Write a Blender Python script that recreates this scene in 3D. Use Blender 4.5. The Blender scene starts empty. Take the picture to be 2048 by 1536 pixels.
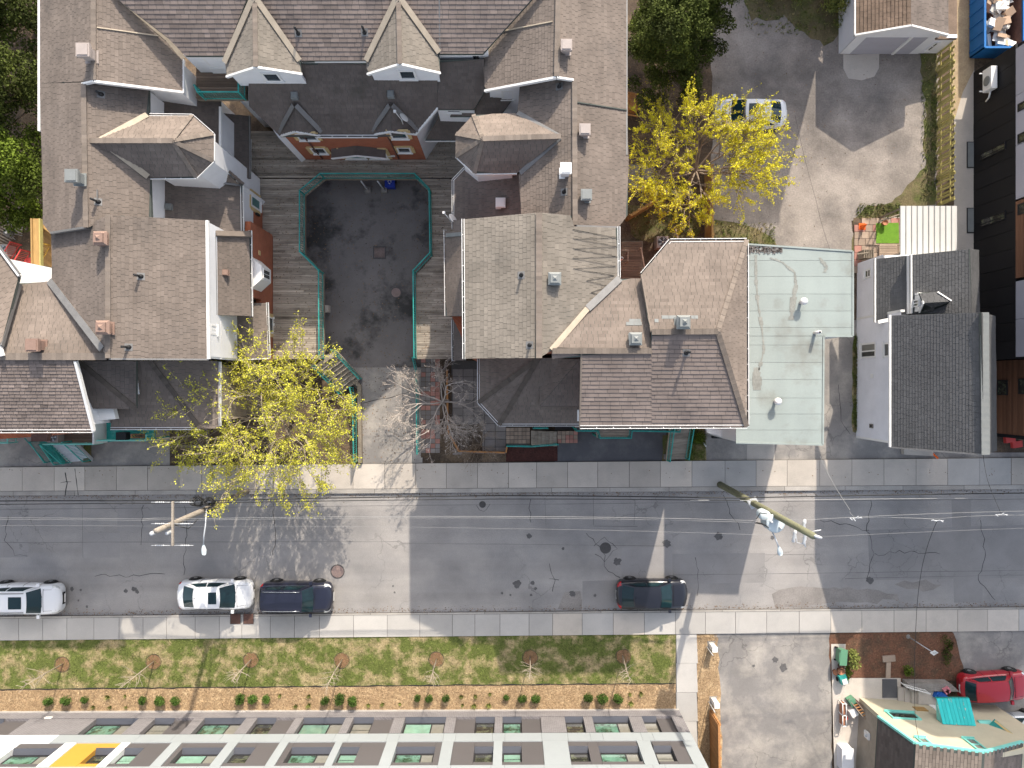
import bpy, math, random
from mathutils import Vector, Matrix
R = random.Random(11)
SC = bpy.context.scene
# ---------------------------------------------------------------- camera, sky, sun, exposure
H, F = 44.0, 1420.0            # height of the camera over the street (m); focal length (px of a 2048 px wide picture)
cam = bpy.data.objects.new('camera', bpy.data.cameras.new('camera'))
SC.collection.objects.link(cam)
cam.location = (0, 0, H)
cam.data.sensor_width = 36
cam.data.lens = 36 * F / 2048
cam.data.clip_end = 500
SC.camera = cam
SUN_EL = math.radians(32.5)
SD = Vector((0.243, 0.970, 0)) * math.cos(SUN_EL) + Vector((0, 0, math.sin(SUN_EL)))   # towards the sun
world = bpy.data.worlds.new('World'); SC.world = world; world.use_nodes = True
nt = world.node_tree
sky = nt.nodes.new('ShaderNodeTexSky'); sky.sky_type = 'NISHITA'; sky.sun_disc = False
sky.sun_elevation = SUN_EL; sky.sun_rotation = math.atan2(SD.x, SD.y)
sky.air_density = 1.0; sky.dust_density = 2.5; sky.ozone_density = 1.0
hs = nt.nodes.new('ShaderNodeHueSaturation'); hs.inputs['Saturation'].default_value = 0.58      # thin high haze: a paler blue
nt.links.new(sky.outputs[0], hs.inputs['Color']); nt.links.new(hs.outputs[0], nt.nodes['Background'].inputs[0])
nt.nodes['Background'].inputs[1].default_value = 0.15
sl = bpy.data.lights.new('sun', 'SUN'); sl.energy = 2.85; sl.angle = math.radians(0.55); sl.color = (1.0, 0.90, 0.76)
so = bpy.data.objects.new('sun', sl); SC.collection.objects.link(so)
so.location = SD * 60
so.rotation_euler = SD.to_track_quat('Z', 'Y').to_euler()
SC.view_settings.view_transform = 'Standard'; SC.view_settings.look = 'None'
SC.view_settings.gamma = 1.0; SC.view_settings.use_curve_mapping = False
SC.view_settings.exposure = 1.12
# ---------------------------------------------------------------- helpers
def P(px, py, z=0.0):
    s = (H - z) / F
    return Vector(((px - 1024) * s, (768 - py) * s, z))
def link(o, parent=None):
    SC.collection.objects.link(o)
    if parent: o.parent = parent
    return o
ORG = {}
def tag(o, label=None, cat=None, group=None, kind=None):
    if label: o['label'] = label
    if cat: o['category'] = cat
    if group: o['group'] = group
    if kind: o['kind'] = kind
    return o
def thing(name, label, cat, loc=(0, 0, 0), group=None):
    o = bpy.data.objects.new(name, None); link(o)
    o.empty_display_size = .3
    o.location = loc; ORG[o.name] = Vector(loc)
    return tag(o, label, cat, group)
def copy_tree(o, parent=None):
    c = o.copy(); SC.collection.objects.link(c); c.parent = parent
    for k in list(o.children): copy_tree(k, c)
    return c
def normal(pts):
    n = Vector((0, 0, 0))
    for i in range(len(pts)):
        a, b = pts[i], pts[(i + 1) % len(pts)]
        n += Vector(((a[1]-b[1])*(a[2]+b[2]), (a[2]-b[2])*(a[0]+b[0]), (a[0]-b[0])*(a[1]+b[1])))
    return n.normalized()
class MB:
    def __init__(s): s.v = []; s.f = []; s.m = []; s.t = []; s.sm = []
    def face(s, pts, m=0, t=1.0, sm=False):
        i = len(s.v); s.v += [tuple(p) for p in pts]
        s.f.append(tuple(range(i, i + len(pts)))); s.m.append(m); s.t.append(t); s.sm.append(sm)
    def idx(s, pts, faces, m=0, t=1.0, sm=False):
        i = len(s.v); s.v += [tuple(p) for p in pts]
        for f in faces:
            s.f.append(tuple(i + k for k in f)); s.m.append(m); s.t.append(t); s.sm.append(sm)
    def obox(s, o, u, v, w, m=0, t=1.0):
        o, u, v, w = Vector(o), Vector(u), Vector(v), Vector(w)
        p = [o, o+u, o+u+v, o+v, o+w, o+u+w, o+u+v+w, o+v+w]
        s.idx(p, [(3,2,1,0),(4,5,6,7),(0,1,5,4),(1,2,6,5),(2,3,7,6),(3,0,4,7)], m, t)
    def box(s, c, d, rz=0.0, m=0, t=1.0):
        x = Vector((math.cos(rz), math.sin(rz), 0)) * d[0]; y = Vector((-math.sin(rz), math.cos(rz), 0)) * d[1]; z = Vector((0, 0, d[2]))
        s.obox(Vector(c) - (x+y+z)/2, x, y, z, m, t)
    def bar(s, a, b, w, h, m=0, t=1.0):
        a, b = Vector(a), Vector(b); d = b - a
        if d.length < 1e-6: return
        r = d.cross(Vector((0, 0, 1)))
        if r.length < 1e-6: r = Vector((1, 0, 0))
        r.normalize(); up = r.cross(d).normalized()
        s.obox(a - r*w/2 - up*h/2, d, r*w, up*h, m, t)
    def prism(s, poly, z0, z1, m=0, t=1.0):
        a = 0
        for i in range(len(poly)):
            p, q = poly[i], poly[(i+1) % len(poly)]; a += p[0]*q[1]-q[0]*p[1]
        if a < 0: poly = list(reversed(poly))
        n = len(poly)
        pts = [(p[0], p[1], z0) for p in poly] + [(p[0], p[1], z1) for p in poly]
        s.idx(pts, [tuple(range(n-1, -1, -1)), tuple(range(n, 2*n))] + [(i, (i+1) % n, n+(i+1) % n, n+i) for i in range(n)], m, t)
    def slab(s, pts, th, m=0, t=1.0):
        pts = [Vector(p) for p in pts]
        if normal(pts).z < 0: pts.reverse()
        n = len(pts); lo = [p - Vector((0, 0, th)) for p in pts]
        s.idx(pts + lo, [tuple(range(n)), tuple(range(2*n-1, n-1, -1))] + [(i, n+i, n+(i+1) % n, (i+1) % n) for i in range(n)], m, t)
    def tube(s, pts, r, n=6, m=0, t=1.0, cap=True):
        pts = [Vector(p) for p in pts]; k = len(pts)
        rs = r if isinstance(r, (list, tuple)) else [r] * k
        V = []; prev = None
        for i, p in enumerate(pts):
            d = (pts[min(i+1, k-1)] - pts[max(i-1, 0)])
            if d.length < 1e-9: d = Vector((0, 0, 1))
            d.normalize()
            a = prev - d * prev.dot(d) if prev is not None else d.cross(Vector((0.31, 0.17, 0.93)))
            if a.length < 1e-4: a = d.cross(Vector((1, 0, 0)))
            a.normalize(); prev = a; b = d.cross(a)
            for j in range(n):
                q = 2 * math.pi * j / n
                V.append(p + (a * math.cos(q) + b * math.sin(q)) * rs[i])
        fs = [(i*n+j, i*n+(j+1) % n, (i+1)*n+(j+1) % n, (i+1)*n+j) for i in range(k-1) for j in range(n)]
        if cap: fs += [tuple(range(n-1, -1, -1)), tuple((k-1)*n + j for j in range(n))]
        s.idx(V, fs, m, t, n >= 6)
    def lathe(s, c, prof, n=14, m=0, t=1.0, axis=(0, 0, 1), sm=True):
        c = Vector(c); ax = Vector(axis).normalized()
        a = ax.cross(Vector((1, 0, 0)) if abs(ax.x) < .9 else Vector((0, 1, 0))).normalized(); b = ax.cross(a)
        V = []
        for (r, h) in prof:
            for j in range(n):
                q = 2*math.pi*j/n; V.append(c + ax*h + (a*math.cos(q) + b*math.sin(q))*r)
        k = len(prof)
        fs = [(i*n+j, i*n+(j+1) % n, (i+1)*n+(j+1) % n, (i+1)*n+j) for i in range(k-1) for j in range(n)]
        fs += [tuple(range(n-1, -1, -1)), tuple((k-1)*n+j for j in range(n))]
        s.idx(V, fs, m, t, sm)
    def grid(s, fn, nu, nv, m=0, t=1.0, sm=True):
        V = [fn(i/nu, j/nv) for i in range(nu+1) for j in range(nv+1)]
        fs = [(i*(nv+1)+j, (i+1)*(nv+1)+j, (i+1)*(nv+1)+j+1, i*(nv+1)+j+1) for i in range(nu) for j in range(nv)]
        s.idx(V, fs, m, t, sm)
    def mesh(s, name, mats, org=Vector((0, 0, 0))):
        me = bpy.data.meshes.new(name)
        me.from_pydata([(x-org[0], y-org[1], z-org[2]) for x, y, z in s.v], [], s.f)
        for m in (mats if isinstance(mats, (list, tuple)) else [mats]): me.materials.append(MAT[m])
        me.polygons.foreach_set('material_index', s.m)
        me.polygons.foreach_set('use_smooth', s.sm)
        a = me.attributes.new('tone', 'FLOAT', 'FACE'); a.data.foreach_set('value', s.t)
        me.update()
        return me
    def build(s, name, mats, parent=None, label=None, cat=None, group=None, kind=None):
        if not s.v: return None
        if parent is not None:
            org = ORG[parent.name]
        else:
            xs = [p[0] for p in s.v]; ys = [p[1] for p in s.v]
            org = Vector(((min(xs)+max(xs))/2, (min(ys)+max(ys))/2, min(p[2] for p in s.v)))
        o = bpy.data.objects.new(name, s.mesh(name, mats, org)); link(o, parent)
        if parent is None: o.location = org
        ORG[o.name] = Vector(org)
        return tag(o, label, cat, group, kind)
# ---------------------------------------------------------------- materials
MAT = {}
def mat(name, col, rough=.85, var=.16, sc=.7, fine=.12, fsc=18., rnd=0., tone=0., col2=None, c2sc=.5, c2lo=.45, c2hi=.6, metal=0., bump=0., spec=.35, coat=0., stretch=None, brick=None, crack=None, streak=None):
    m = bpy.data.materials.new(name); m.use_nodes = True; MAT[name] = m
    t = m.node_tree; N = t.nodes; L = t.links.new; b = N['Principled BSDF']
    b.inputs['Roughness'].default_value = rough; b.inputs['Metallic'].default_value = metal
    b.inputs['Specular IOR Level'].default_value = spec; b.inputs['Coat Weight'].default_value = coat
    geo = N.new('ShaderNodeNewGeometry'); pos = geo.outputs['Position']
    if stretch:
        mp = N.new('ShaderNodeMapping'); mp.inputs['Scale'].default_value = stretch; L(pos, mp.inputs[0]); pos = mp.outputs[0]
    def noise(scale, det=4., r=.6):
        n = N.new('ShaderNodeTexNoise'); n.inputs['Scale'].default_value = scale; n.inputs['Detail'].default_value = det; n.inputs['Roughness'].default_value = r
        L(pos, n.inputs['Vector']); return n.outputs['Fac']
    def math_(op, a, c):
        n = N.new('ShaderNodeMath'); n.operation = op
        for i, x in enumerate((a, c)):
            if isinstance(x, (int, float)): n.inputs[i].default_value = x
            else: L(x, n.inputs[i])
        return n.outputs[0]
    f = None
    def mul(x):
        nonlocal f
        f = x if f is None else math_('MULTIPLY', f, x)
    def ramp(x, lo, hi, a, c):
        n = N.new('ShaderNodeMapRange'); n.inputs[1].default_value = lo; n.inputs[2].default_value = hi; n.inputs[3].default_value = a; n.inputs[4].default_value = c
        L(x, n.inputs[0]); return n.outputs[0]
    if var: mul(ramp(noise(sc, 5), .3, .7, 1-var, 1+var))
    if streak:
        mp2 = N.new('ShaderNodeMapping'); mp2.inputs['Scale'].default_value = streak[0]; L(geo.outputs['Position'], mp2.inputs[0])
        sn = N.new('ShaderNodeTexNoise'); sn.inputs['Scale'].default_value = 1; sn.inputs['Detail'].default_value = 4; L(mp2.outputs[0], sn.inputs['Vector'])
        mul(ramp(sn.outputs['Fac'], .3, .7, 1-streak[1], 1+streak[1]))
    nf = None
    if fine or bump: nf = noise(fsc, 3, .7)
    if fine: mul(ramp(nf, .25, .75, 1-fine, 1+fine))
    if rnd:
        oi = N.new('ShaderNodeObjectInfo'); mul(ramp(oi.outputs['Random'], 0, 1, 1-rnd, 1+rnd))
    if tone:
        at = N.new('ShaderNodeAttribute'); at.attribute_name = 'tone'; mul(at.outputs['Fac'])
    if crack:
        v = N.new('ShaderNodeTexVoronoi'); v.feature = 'DISTANCE_TO_EDGE'; v.inputs['Scale'].default_value = crack[0]
        nn = N.new('ShaderNodeTexNoise'); nn.inputs['Scale'].default_value = crack[0]*3; nn.inputs['Detail'].default_value = 5; L(pos, nn.inputs['Vector'])
        vm = N.new('ShaderNodeVectorMath'); vm.operation = 'MULTIPLY_ADD'; L(nn.outputs['Color'], vm.inputs[0]); vm.inputs[1].default_value = (.5/crack[0],)*3; L(pos, vm.inputs[2])
        L(vm.outputs[0], v.inputs['Vector'])
        line = ramp(v.outputs['Distance'], crack[1], crack[1]*2.2, crack[2], 1.0)
        msk = ramp(noise(.16, 2), .5, .6, 0, 1)           # cracks only here and there
        mul(math_('ADD', math_('MULTIPLY', math_('SUBTRACT', line, 1.0), msk), 1.0))
    src = None
    if brick:
        br = N.new('ShaderNodeTexBrick'); br.inputs['Scale'].default_value = 1
        br.inputs['Brick Width'].default_value = brick[0]; br.inputs['Row Height'].default_value = brick[1]; br.inputs['Mortar Size'].default_value = brick[2]
        br.inputs['Color1'].default_value = (*col, 1); br.inputs['Color2'].default_value = (*[c*.8 for c in col], 1); br.inputs['Mortar'].default_value = (*brick[3], 1)
        sx = N.new('ShaderNodeSeparateXYZ'); L(geo.outputs['Position'], sx.inputs[0])
        cx = N.new('ShaderNodeCombineXYZ'); L(math_('ADD', sx.outputs[0], sx.outputs[1]), cx.inputs[0]); L(sx.outputs[2], cx.inputs[1]); L(cx.outputs[0], br.inputs['Vector'])
        src = br.outputs['Color']
    if col2:
        mx = N.new('ShaderNodeMix'); mx.data_type = 'RGBA'
        L(ramp(noise(c2sc, 6, .65), c2lo, c2hi, 0, 1), mx.inputs[0])
        if src is not None: L(src, mx.inputs[6])
        else: mx.inputs[6].default_value = (*col, 1)
        mx.inputs[7].default_value = (*col2, 1); src = mx.outputs[2]
    if f is None and src is None:
        b.inputs['Base Color'].default_value = (*col, 1)
    else:
        if f is None: L(src, b.inputs['Base Color'])
        else:
            vm = N.new('ShaderNodeVectorMath'); vm.operation = 'SCALE'
            if src is None: vm.inputs[0].default_value = col
            else: L(src, vm.inputs[0])
            L(f, vm.inputs['Scale']); L(vm.outputs[0], b.inputs['Base Color'])
    if bump:
        bp = N.new('ShaderNodeBump'); bp.inputs['Strength'].default_value = bump; bp.inputs['Distance'].default_value = .03
        L(nf, bp.inputs['Height']); L(bp.outputs[0], b.inputs['Normal'])
    return m
# ground
mat('asphalt', (.315, .296, .281), .9, .12, .35, .11, 16, col2=(.245, .235, .23), c2sc=.28, c2lo=.42, c2hi=.66, crack=(.42, .006, .72), bump=.3, streak=((.05, 1.1, 1), .09))
mat('asphalt_patch', (.265, .252, .245), .9, .10, .6, .10, 20, rnd=.12, crack=(.8, .006, .7))
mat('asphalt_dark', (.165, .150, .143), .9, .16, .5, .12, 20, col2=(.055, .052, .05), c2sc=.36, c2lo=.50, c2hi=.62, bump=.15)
mat('asphalt_drive', (.225, .211, .20), .9, .16, .4, .10, 16, col2=(.36, .33, .295), c2sc=.55, c2lo=.45, c2hi=.65, crack=(.5, .007, .7), bump=.15)
mat('asphalt_new', (.10, .10, .108), .9, .12, .5, .10, 22, col2=(.15, .15, .15), c2sc=.5, c2lo=.5, c2hi=.75)
mat('gravel', (.295, .260, .230), .95, .26, .45, .22, 10, col2=(.185, .165, .15), c2sc=.30, c2lo=.42, c2hi=.62, bump=.5)
mat('ring_mulch', (.20, .115, .062), .95, .2, 3, .4, 14, bump=.5)
mat('window_dark', (.028, .027, .028), .5, 0, 1, 0)
mat('damp', (.235, .215, .20), .8, .2, .8, .2, 12)
mat('litter', (.16, .10, .055), .95, .1, 2, 0, tone=1)
mat('tar', (.035, .034, .035), .8, .1, 3, .1, 20)
mat('stain', (.11, .105, .104), .85, .2, 3, .2, 15)
mat('concrete', (.50, .45, .395), .9, .08, .6, .07, 16, rnd=.13, col2=(.43, .39, .345), c2sc=.9, c2lo=.5, c2hi=.75, bump=.1)
mat('concrete_new', (.43, .41, .385), .9, .07, .6, .06, 16, rnd=.10, col2=(.37, .355, .34), c2sc=.7, c2lo=.5, c2hi=.8)
mat('kerb', (.37, .345, .315), .9, .15, 1.0, .12, 16, rnd=.12)
mat('joint', (.10, .095, .09), .95, .1, 2, .1, 10)
mat('lawn', (.105, .125, .03), .95, .2, 1.2, .35, 12, col2=(.34, .27, .15), c2sc=.95, c2lo=.46, c2hi=.62, bump=.5)
mat('blade', (.135, .17, .04), .9, .2, 1.0, 0, tone=1, col2=(.34, .28, .14), c2sc=.95, c2lo=.46, c2hi=.62)
mat('mulch', (.36, .245, .14), .95, .2, 1.5, .4, 12, col2=(.44, .32, .19), c2sc=1.5, bump=.6)
mat('chip', (.40, .275, .155), .95, 0, 1, 0, tone=1)
mat('soil', (.075, .055, .040), .95, .25, .8, .4, 10, col2=(.14, .10, .065), c2sc=.7, bump=.5)
mat('soil_red', (.16, .075, .045), .95, .25, .8, .4, 10, col2=(.10, .062, .04), c2sc=.7, bump=.5)
mat('redmulch', (.060, .022, .018), .95, .2, 2, .4, 12, bump=.5)
mat('sand', (.42, .32, .20), .95, .15, .8, .2, 10, col2=(.30, .22, .14), c2sc=.8)
mat('drygrass', (.14, .115, .06), .95, .25, 1.2, .4, 10, col2=(.09, .10, .03), c2sc=.8, bump=.5)
mat('paver', (.34, .26, .20), .9, .1, 2, .1, 15, rnd=.22)
mat('paver_red', (.40, .20, .16), .9, .1, 2, .1, 15, rnd=.15)
mat('paver_grey', (.23, .205, .19), .9, .1, 2, .12, 15, rnd=.18, tone=1)
mat('turf', (.13, .27, .025), .9, .1, 3, .2, 30, bump=.4)
# buildings
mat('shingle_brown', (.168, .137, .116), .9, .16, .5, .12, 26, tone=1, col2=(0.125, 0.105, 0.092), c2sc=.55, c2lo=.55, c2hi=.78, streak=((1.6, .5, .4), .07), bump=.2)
mat('shingle_tan', (.200, .175, .146), .9, .16, .5, .12, 26, tone=1, col2=(0.155, 0.14, 0.12), c2sc=.55, c2lo=.55, c2hi=.78, streak=((1.6, .5, .4), .07), bump=.2)
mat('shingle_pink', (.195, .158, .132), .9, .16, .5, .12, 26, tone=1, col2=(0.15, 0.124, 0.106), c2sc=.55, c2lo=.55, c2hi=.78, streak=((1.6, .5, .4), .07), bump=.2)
mat('shingle_purple', (.195, .156, .136), .9, .16, .5, .12, 26, tone=1, col2=(0.125, 0.103, 0.095), c2sc=.55, c2lo=.55, c2hi=.78, streak=((1.6, .5, .4), .07), bump=.2)
mat('shingle_dark', (.118, .097, .086), .9, .16, .6, .14, 26, tone=1, col2=(0.062, 0.056, 0.046), c2sc=.55, c2lo=.55, c2hi=.78, streak=((1.6, .5, .4), .07), bump=.2)
mat('shingle_mid', (.155, .128, .112), .9, .16, .6, .14, 26, tone=1, col2=(0.09, 0.078, 0.07), c2sc=.55, c2lo=.55, c2hi=.78, streak=((1.6, .5, .4), .07), bump=.2)
mat('shingle_grey', (.088, .088, .090), .9, .10, .5, .12, 26, tone=1, bump=.2)
mat('shingle_old', (.16, .115, .085), .9, .25, 1.5, .2, 20, tone=1, bump=.3)
mat('underlay', (.07, .08, .072), .95, .1, 1, .1, 10)
mat('cap', (.185, .152, .126), .9, .1, 1.5, .1, 20, tone=1)
mat('flashing', (.21, .205, .20), .6, .12, 2, .08, 20, metal=.4)
mat('flashing_tan', (.40, .335, .255), .7, .12, 2, .08, 20)
mat('white', (.74, .73, .71), .55, .04, 2, .03, 20)
mat('white_siding', (.74, .74, .75), .6, .05, 1.2, .03, 20)
mat('lilac_siding', (.72, .72, .76), .6, .06, 1.0, .04, 15)
mat('brick', (.40, .115, .052), .9, .10, 1.2, .10, 20, brick=(.21, .075, .009, (.27, .15, .11)))
mat('brick_grey', (.175, .162, .170), .9, .08, 1.2, .10, 20, brick=(.22, .075, .010, (.27, .26, .258)))
mat('brick_tan', (.45, .385, .30), .9, .12, 1.2, .12, 20, brick=(.21, .075, .012, (.20, .18, .16)))
mat('trim_yellow', (.56, .42, .21), .8, .08, 2, .06, 20)
mat('glass', (.030, .045, .055), .06, 0, 1, 0, spec=.8)
mat('glass_teal', (.05, .17, .17), .08, .15, 1.5, 0, spec=.8)
mat('glass_green', (.11, .215, .16), .10, .3, 1.8, 0, spec=.8, col2=(.035, .07, .045), c2sc=1.6, c2lo=.47, c2hi=.58)
mat('glass_mint', (.17, .29, .225), .12, .2, 1.8, 0, spec=.8, rnd=.2)
mat('glass_blind', (.20, .195, .17), .25, .1, 3, 0, spec=.6)
mat('glass_dark', (.035, .035, .030), .08, .1, 3, 0, spec=.7, col2=(.10, .11, .07), c2sc=2, c2lo=.5, c2hi=.6)
mat('interior', (.05, .045, .04), .9, .1, 2, 0)
mat('membrane', (.285, .325, .31), .8, .05, .5, .04, 12, rnd=.035, col2=(.205, .208, .185), c2sc=.30, c2lo=.52, c2hi=.70, streak=((.9, .12, 1), .06))
mat('roof_stain', (.245, .25, .228), .85, .2, 1.5, .2, 9)
mat('corrugated', (.50, .49, .465), .45, .05, 1, .04, 15, rnd=.04)
mat('metal', (.45, .47, .49), .45, .1, 2, .06, 20, metal=.6)
mat('galv', (.55, .57, .59), .5, .1, 3, .08, 20, metal=.3)
mat('vent_brown', (.25, .165, .13), .7, .08, 3, .06, 20)
mat('vent_beige', (.36, .31, .285), .7, .08, 3, .06, 20)
mat('vent_grey', (.20, .21, .205), .6, .08, 3, .06, 20)
mat('black', (.02, .02, .021), .6, .1, 2, .1, 15)
mat('rubber', (.018, .018, .018), .85, .1, 3, .1, 20)
mat('teal', (.02, .27, .24), .6, .25, 2, .12, 20, col2=(.10, .33, .30), c2sc=3, c2lo=.5, c2hi=.7)
mat('teal_light', (.20, .56, .49), .6, .08, 1, .06, 15)
mat('teal_board', (.03, .50, .49), .7, .10, 1.5, .05, 15, rnd=.08, col2=(.55, .50, .38), c2sc=3.2, c2lo=.60, c2hi=.66, stretch=(1.5, .5, .5))
mat('deck', (.345, .295, .24), .9, .14, .8, .25, 5, rnd=.16, tone=1, col2=(.17, .145, .115), c2sc=1.1, c2lo=.50, c2hi=.72, stretch=(.35, 2.2, 1))
mat('deck_brown', (.16, .115, .085), .9, .14, .8, .2, 5, rnd=.15, tone=1, stretch=(.35, 2.2, 1))
mat('new_wood', (.38, .235, .09), .8, .12, .8, .15, 6, rnd=.12, tone=1, stretch=(2, .4, 1))
mat('fence_wood', (.42, .36, .13), .85, .10, 1, .15, 8, rnd=.15)
mat('cedar', (.42, .20, .075), .8, .12, 1, .15, 8, rnd=.12)
mat('old_wood', (.21, .175, .135), .9, .15, 1, .2, 8, rnd=.15)
mat('wood_siding', (.17, .080, .045), .7, .15, .6, .2, 4, rnd=.22, stretch=(1, .3, 4))
mat('panel_dark', (.098, .090, .091), .6, .03, .8, .02, 10, rnd=.03)
mat('panel_grey', (.30, .325, .335), .55, .03, .8, .02, 10, rnd=.03)
mat('panel_white', (.68, .685, .68), .55, .02, .8, .02, 10)
mat('panel_yellow', (.52, .27, .045), .55, .03, .8, .02, 10)
mat('panel_black', (.008, .0075, .009), .7, .06, 1, .05, 10, rnd=.2)
mat('panel_lilac', (.40, .39, .43), .55, .04, 1, .02, 10, rnd=.04)
mat('stucco', (.50, .45, .335), .9, .06, 1.5, .06, 20)
mat('stone', (.24, .22, .20), .9, .2, 1.5, .25, 8, rnd=.12, bump=.4)
# vehicles, street things
def paint(name, col, rough=.3, metal=0., coat=.55): mat(name, col, rough, 0, 1, 0, metal=metal, coat=coat, spec=.5)
paint('car_white', (.72, .73, .75)); paint('car_navy', (.012, .014, .030)); paint('car_black', (.010, .011, .018)); paint('car_red', (.36, .010, .022)); paint('car_silver', (.45, .48, .52), metal=.3)
mat('car_glass', (.010, .028, .034), .05, 0, 1, 0, spec=.45)
mat('car_trim', (.014, .014, .015), .6, 0, 1, 0)
mat('rim', (.48, .49, .50), .3, 0, 1, 0, metal=.8)
mat('lamp_clear', (.55, .56, .56), .15, 0, 1, 0, spec=.8, coat=.8)
mat('lamp_red', (.40, .015, .02), .2, 0, 1, 0, coat=.8)
mat('lamp_amber', (.55, .17, .03), .2, 0, 1, 0, coat=.8)
mat('chrome', (.6, .61, .62), .2, 0, 1, 0, metal=.9)
mat('pole_wood', (.29, .25, .205), .9, .15, .8, .3, 6, stretch=(3, 3, .4))
mat('pole_green', (.185, .185, .115), .9, .15, .8, .25, 6, stretch=(3, 3, .4))
mat('insulator', (.52, .53, .54), .4, 0, 1, 0)
mat('transformer', (.50, .56, .58), .5, .04, 2, .03, 12)
mat('cable_black', (.02, .02, .02), .7, 0, 1, 0)
mat('cable_bright', (.27, .27, .265), .5, 0, 1, 0, metal=.2)
mat('iron_red', (.27, .20, .18), .8, .15, 4, .2, 25)
mat('iron_dark', (.085, .08, .078), .8, .15, 4, .2, 25)
mat('rust', (.115, .060, .048), .85, .2, 2, .2, 15)
mat('blue_skip', (.010, .13, .38), .6, .1, 1, .08, 10)
mat('blue_bin', (.012, .035, .30), .5, .05, 2, .05, 15)
mat('green_bin', (.11, .26, .16), .5, .05, 2, .05, 15)
mat('card', (.47, .33, .23), .9, .08, 2, .06, 15, tone=1)
mat('card_white', (.74, .72, .68), .85, .05, 2, .04, 15, tone=1)
mat('terracotta', (.36, .16, .09), .85, .1, 3, .1, 20)
mat('orange', (.75, .13, .02), .7, .06, 3, .05, 15)
mat('red_paint', (.50, .055, .05), .6, .08, 2, .06, 15)
mat('yellow_paint', (.60, .36, .06), .7, .08, 2, .06, 15)
mat('blue_tarp', (.015, .10, .38), .6, .1, 3, .1, 15)
mat('pink', (.62, .22, .26), .8, .1, 3, .1, 15)
# plants
mat('bark', (.26, .20, .15), .95, .2, 2, .3, 12)
mat('bark_pale', (.36, .30, .23), .95, .15, 2, .2, 12)
mat('bark_grey', (.41, .36, .32), .95, .15, 2, .2, 12)
mat('leaf_yellow', (.50, .48, .055), .8, .18, .8, 0, tone=1, spec=.2)
mat('leaf_gold', (.62, .56, .03), .8, .18, .8, 0, tone=1, spec=.2)
mat('leaf_green', (.055, .070, .011), .8, .25, .6, 0, tone=1, spec=.2)
mat('leaf_lush', (.085, .12, .012), .8, .3, .5, 0, tone=1, spec=.2)
mat('leaf_box', (.065, .115, .020), .8, .2, 2, 0, tone=1, rnd=.28, spec=.2)
mat('leaf_tuft', (.18, .20, .05), .8, .2, 2, 0, tone=1, rnd=.3, spec=.2)
mat('bud', (.42, .36, .31), .9, .1, 2, 0, tone=1)
# ---------------------------------------------------------------- the setting: ground, road, pavements
def sheet(name, pts, z, m, kind='structure', parent=None, jag=0.0):
    q = []
    for i in range(len(pts)):
        a, b = P(*pts[i]), P(*pts[(i+1) % len(pts)])
        n = max(1, int((b-a).length / .5)) if jag else 1
        for k in range(n):
            p = a.lerp(b, k/n)
            if jag: p = p + Vector((R.uniform(-jag, jag), R.uniform(-jag, jag), 0))
            q.append(Vector((p.x, p.y, z)))
    mb = MB()
    if normal(q).z < 0: q.reverse()
    mb.face(q)
    return mb.build(name, m, parent, kind=kind)
def disc(name, px, py, rpx, z, m, jag=.1, n=18, kind='structure'):
    return sheet(name, [(px+rpx*(1+R.uniform(-jag, jag))*math.cos(2*math.pi*i/n), py+rpx*(1+R.uniform(-jag, jag))*math.sin(2*math.pi*i/n)) for i in range(n)], z, m, kind)
g = MB(); g.face([(-150, -150, -.03), (150, -150, -.03), (150, 150, -.03), (-150, 150, -.03)]); g.build('ground', 'soil', kind='structure')
def ny(x): return 934 - .0093*x       # far edge of the northern pavement
def nk(x): return 991 - .0063*x       # its kerb
def sk(x): return 1232 - .0093*x      # kerb of the southern pavement
def sl_(x): return 1280 - .0093*x
sheet('road', [(-900, nk(-900)), (2900, nk(2900)), (2900, sk(2900)), (-900, sk(-900))], 0.0, 'asphalt')
# patches, seams, cracks and stains of the road
for pts in ([(-40, 1016), (57, 1014), (57, 1114), (-40, 1116)], [(1243, 1095), (1345, 1094), (1343, 1160), (1243, 1162)],
            [(1165, 1162), (1238, 1160), (1238, 1219), (1165, 1220)], [(1345, 1108), (1530, 1106), (1528, 1165), (1345, 1168)],
            [(1735, 1060), (2048, 1050), (2048, 1155), (1740, 1160)], [(165, 1066), (240, 1066), (240, 1115), (165, 1115)], [(1903, 1000), (1942, 1000), (1942, 1140), (1965, 1140), (1965, 1205), (1908, 1205)], [(235, 1010), (470, 1008), (470, 1060), (235, 1062)]):
    zpt = .0035 if 'zpt' not in globals() else zpt+.0003
    sheet('road_patch', pts, zpt, 'asphalt_patch')
def crack(name, px, w=.03, jag=3.0, m='tar', z=.008, step=9):
    mb = MB()
    pts = []
    for i in range(len(px)-1):
        a, b = px[i], px[i+1]; n = max(1, int(math.hypot(b[0]-a[0], b[1]-a[1])/step))
        for k in range(n): pts.append((a[0]+(b[0]-a[0])*k/n+R.uniform(-jag, jag), a[1]+(b[1]-a[1])*k/n+R.uniform(-jag, jag)))
    pts.append(px[-1])
    q = [P(x, y, 0) for x, y in pts]
    L_, R_ = [], []
    for i, p in enumerate(q):
        d = (q[min(i+1, len(q)-1)]-q[max(i-1, 0)]).normalized(); nn = Vector((-d.y, d.x, 0)) * w*.5*R.uniform(.4, 1.3)
        L_.append(p+nn+Vector((0, 0, z))); R_.append(p-nn+Vector((0, 0, z)))
    for i in range(len(q)-1): mb.face([L_[i], R_[i], R_[i+1], L_[i+1]])
    return mb.build(name, m, kind='structure')
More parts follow.
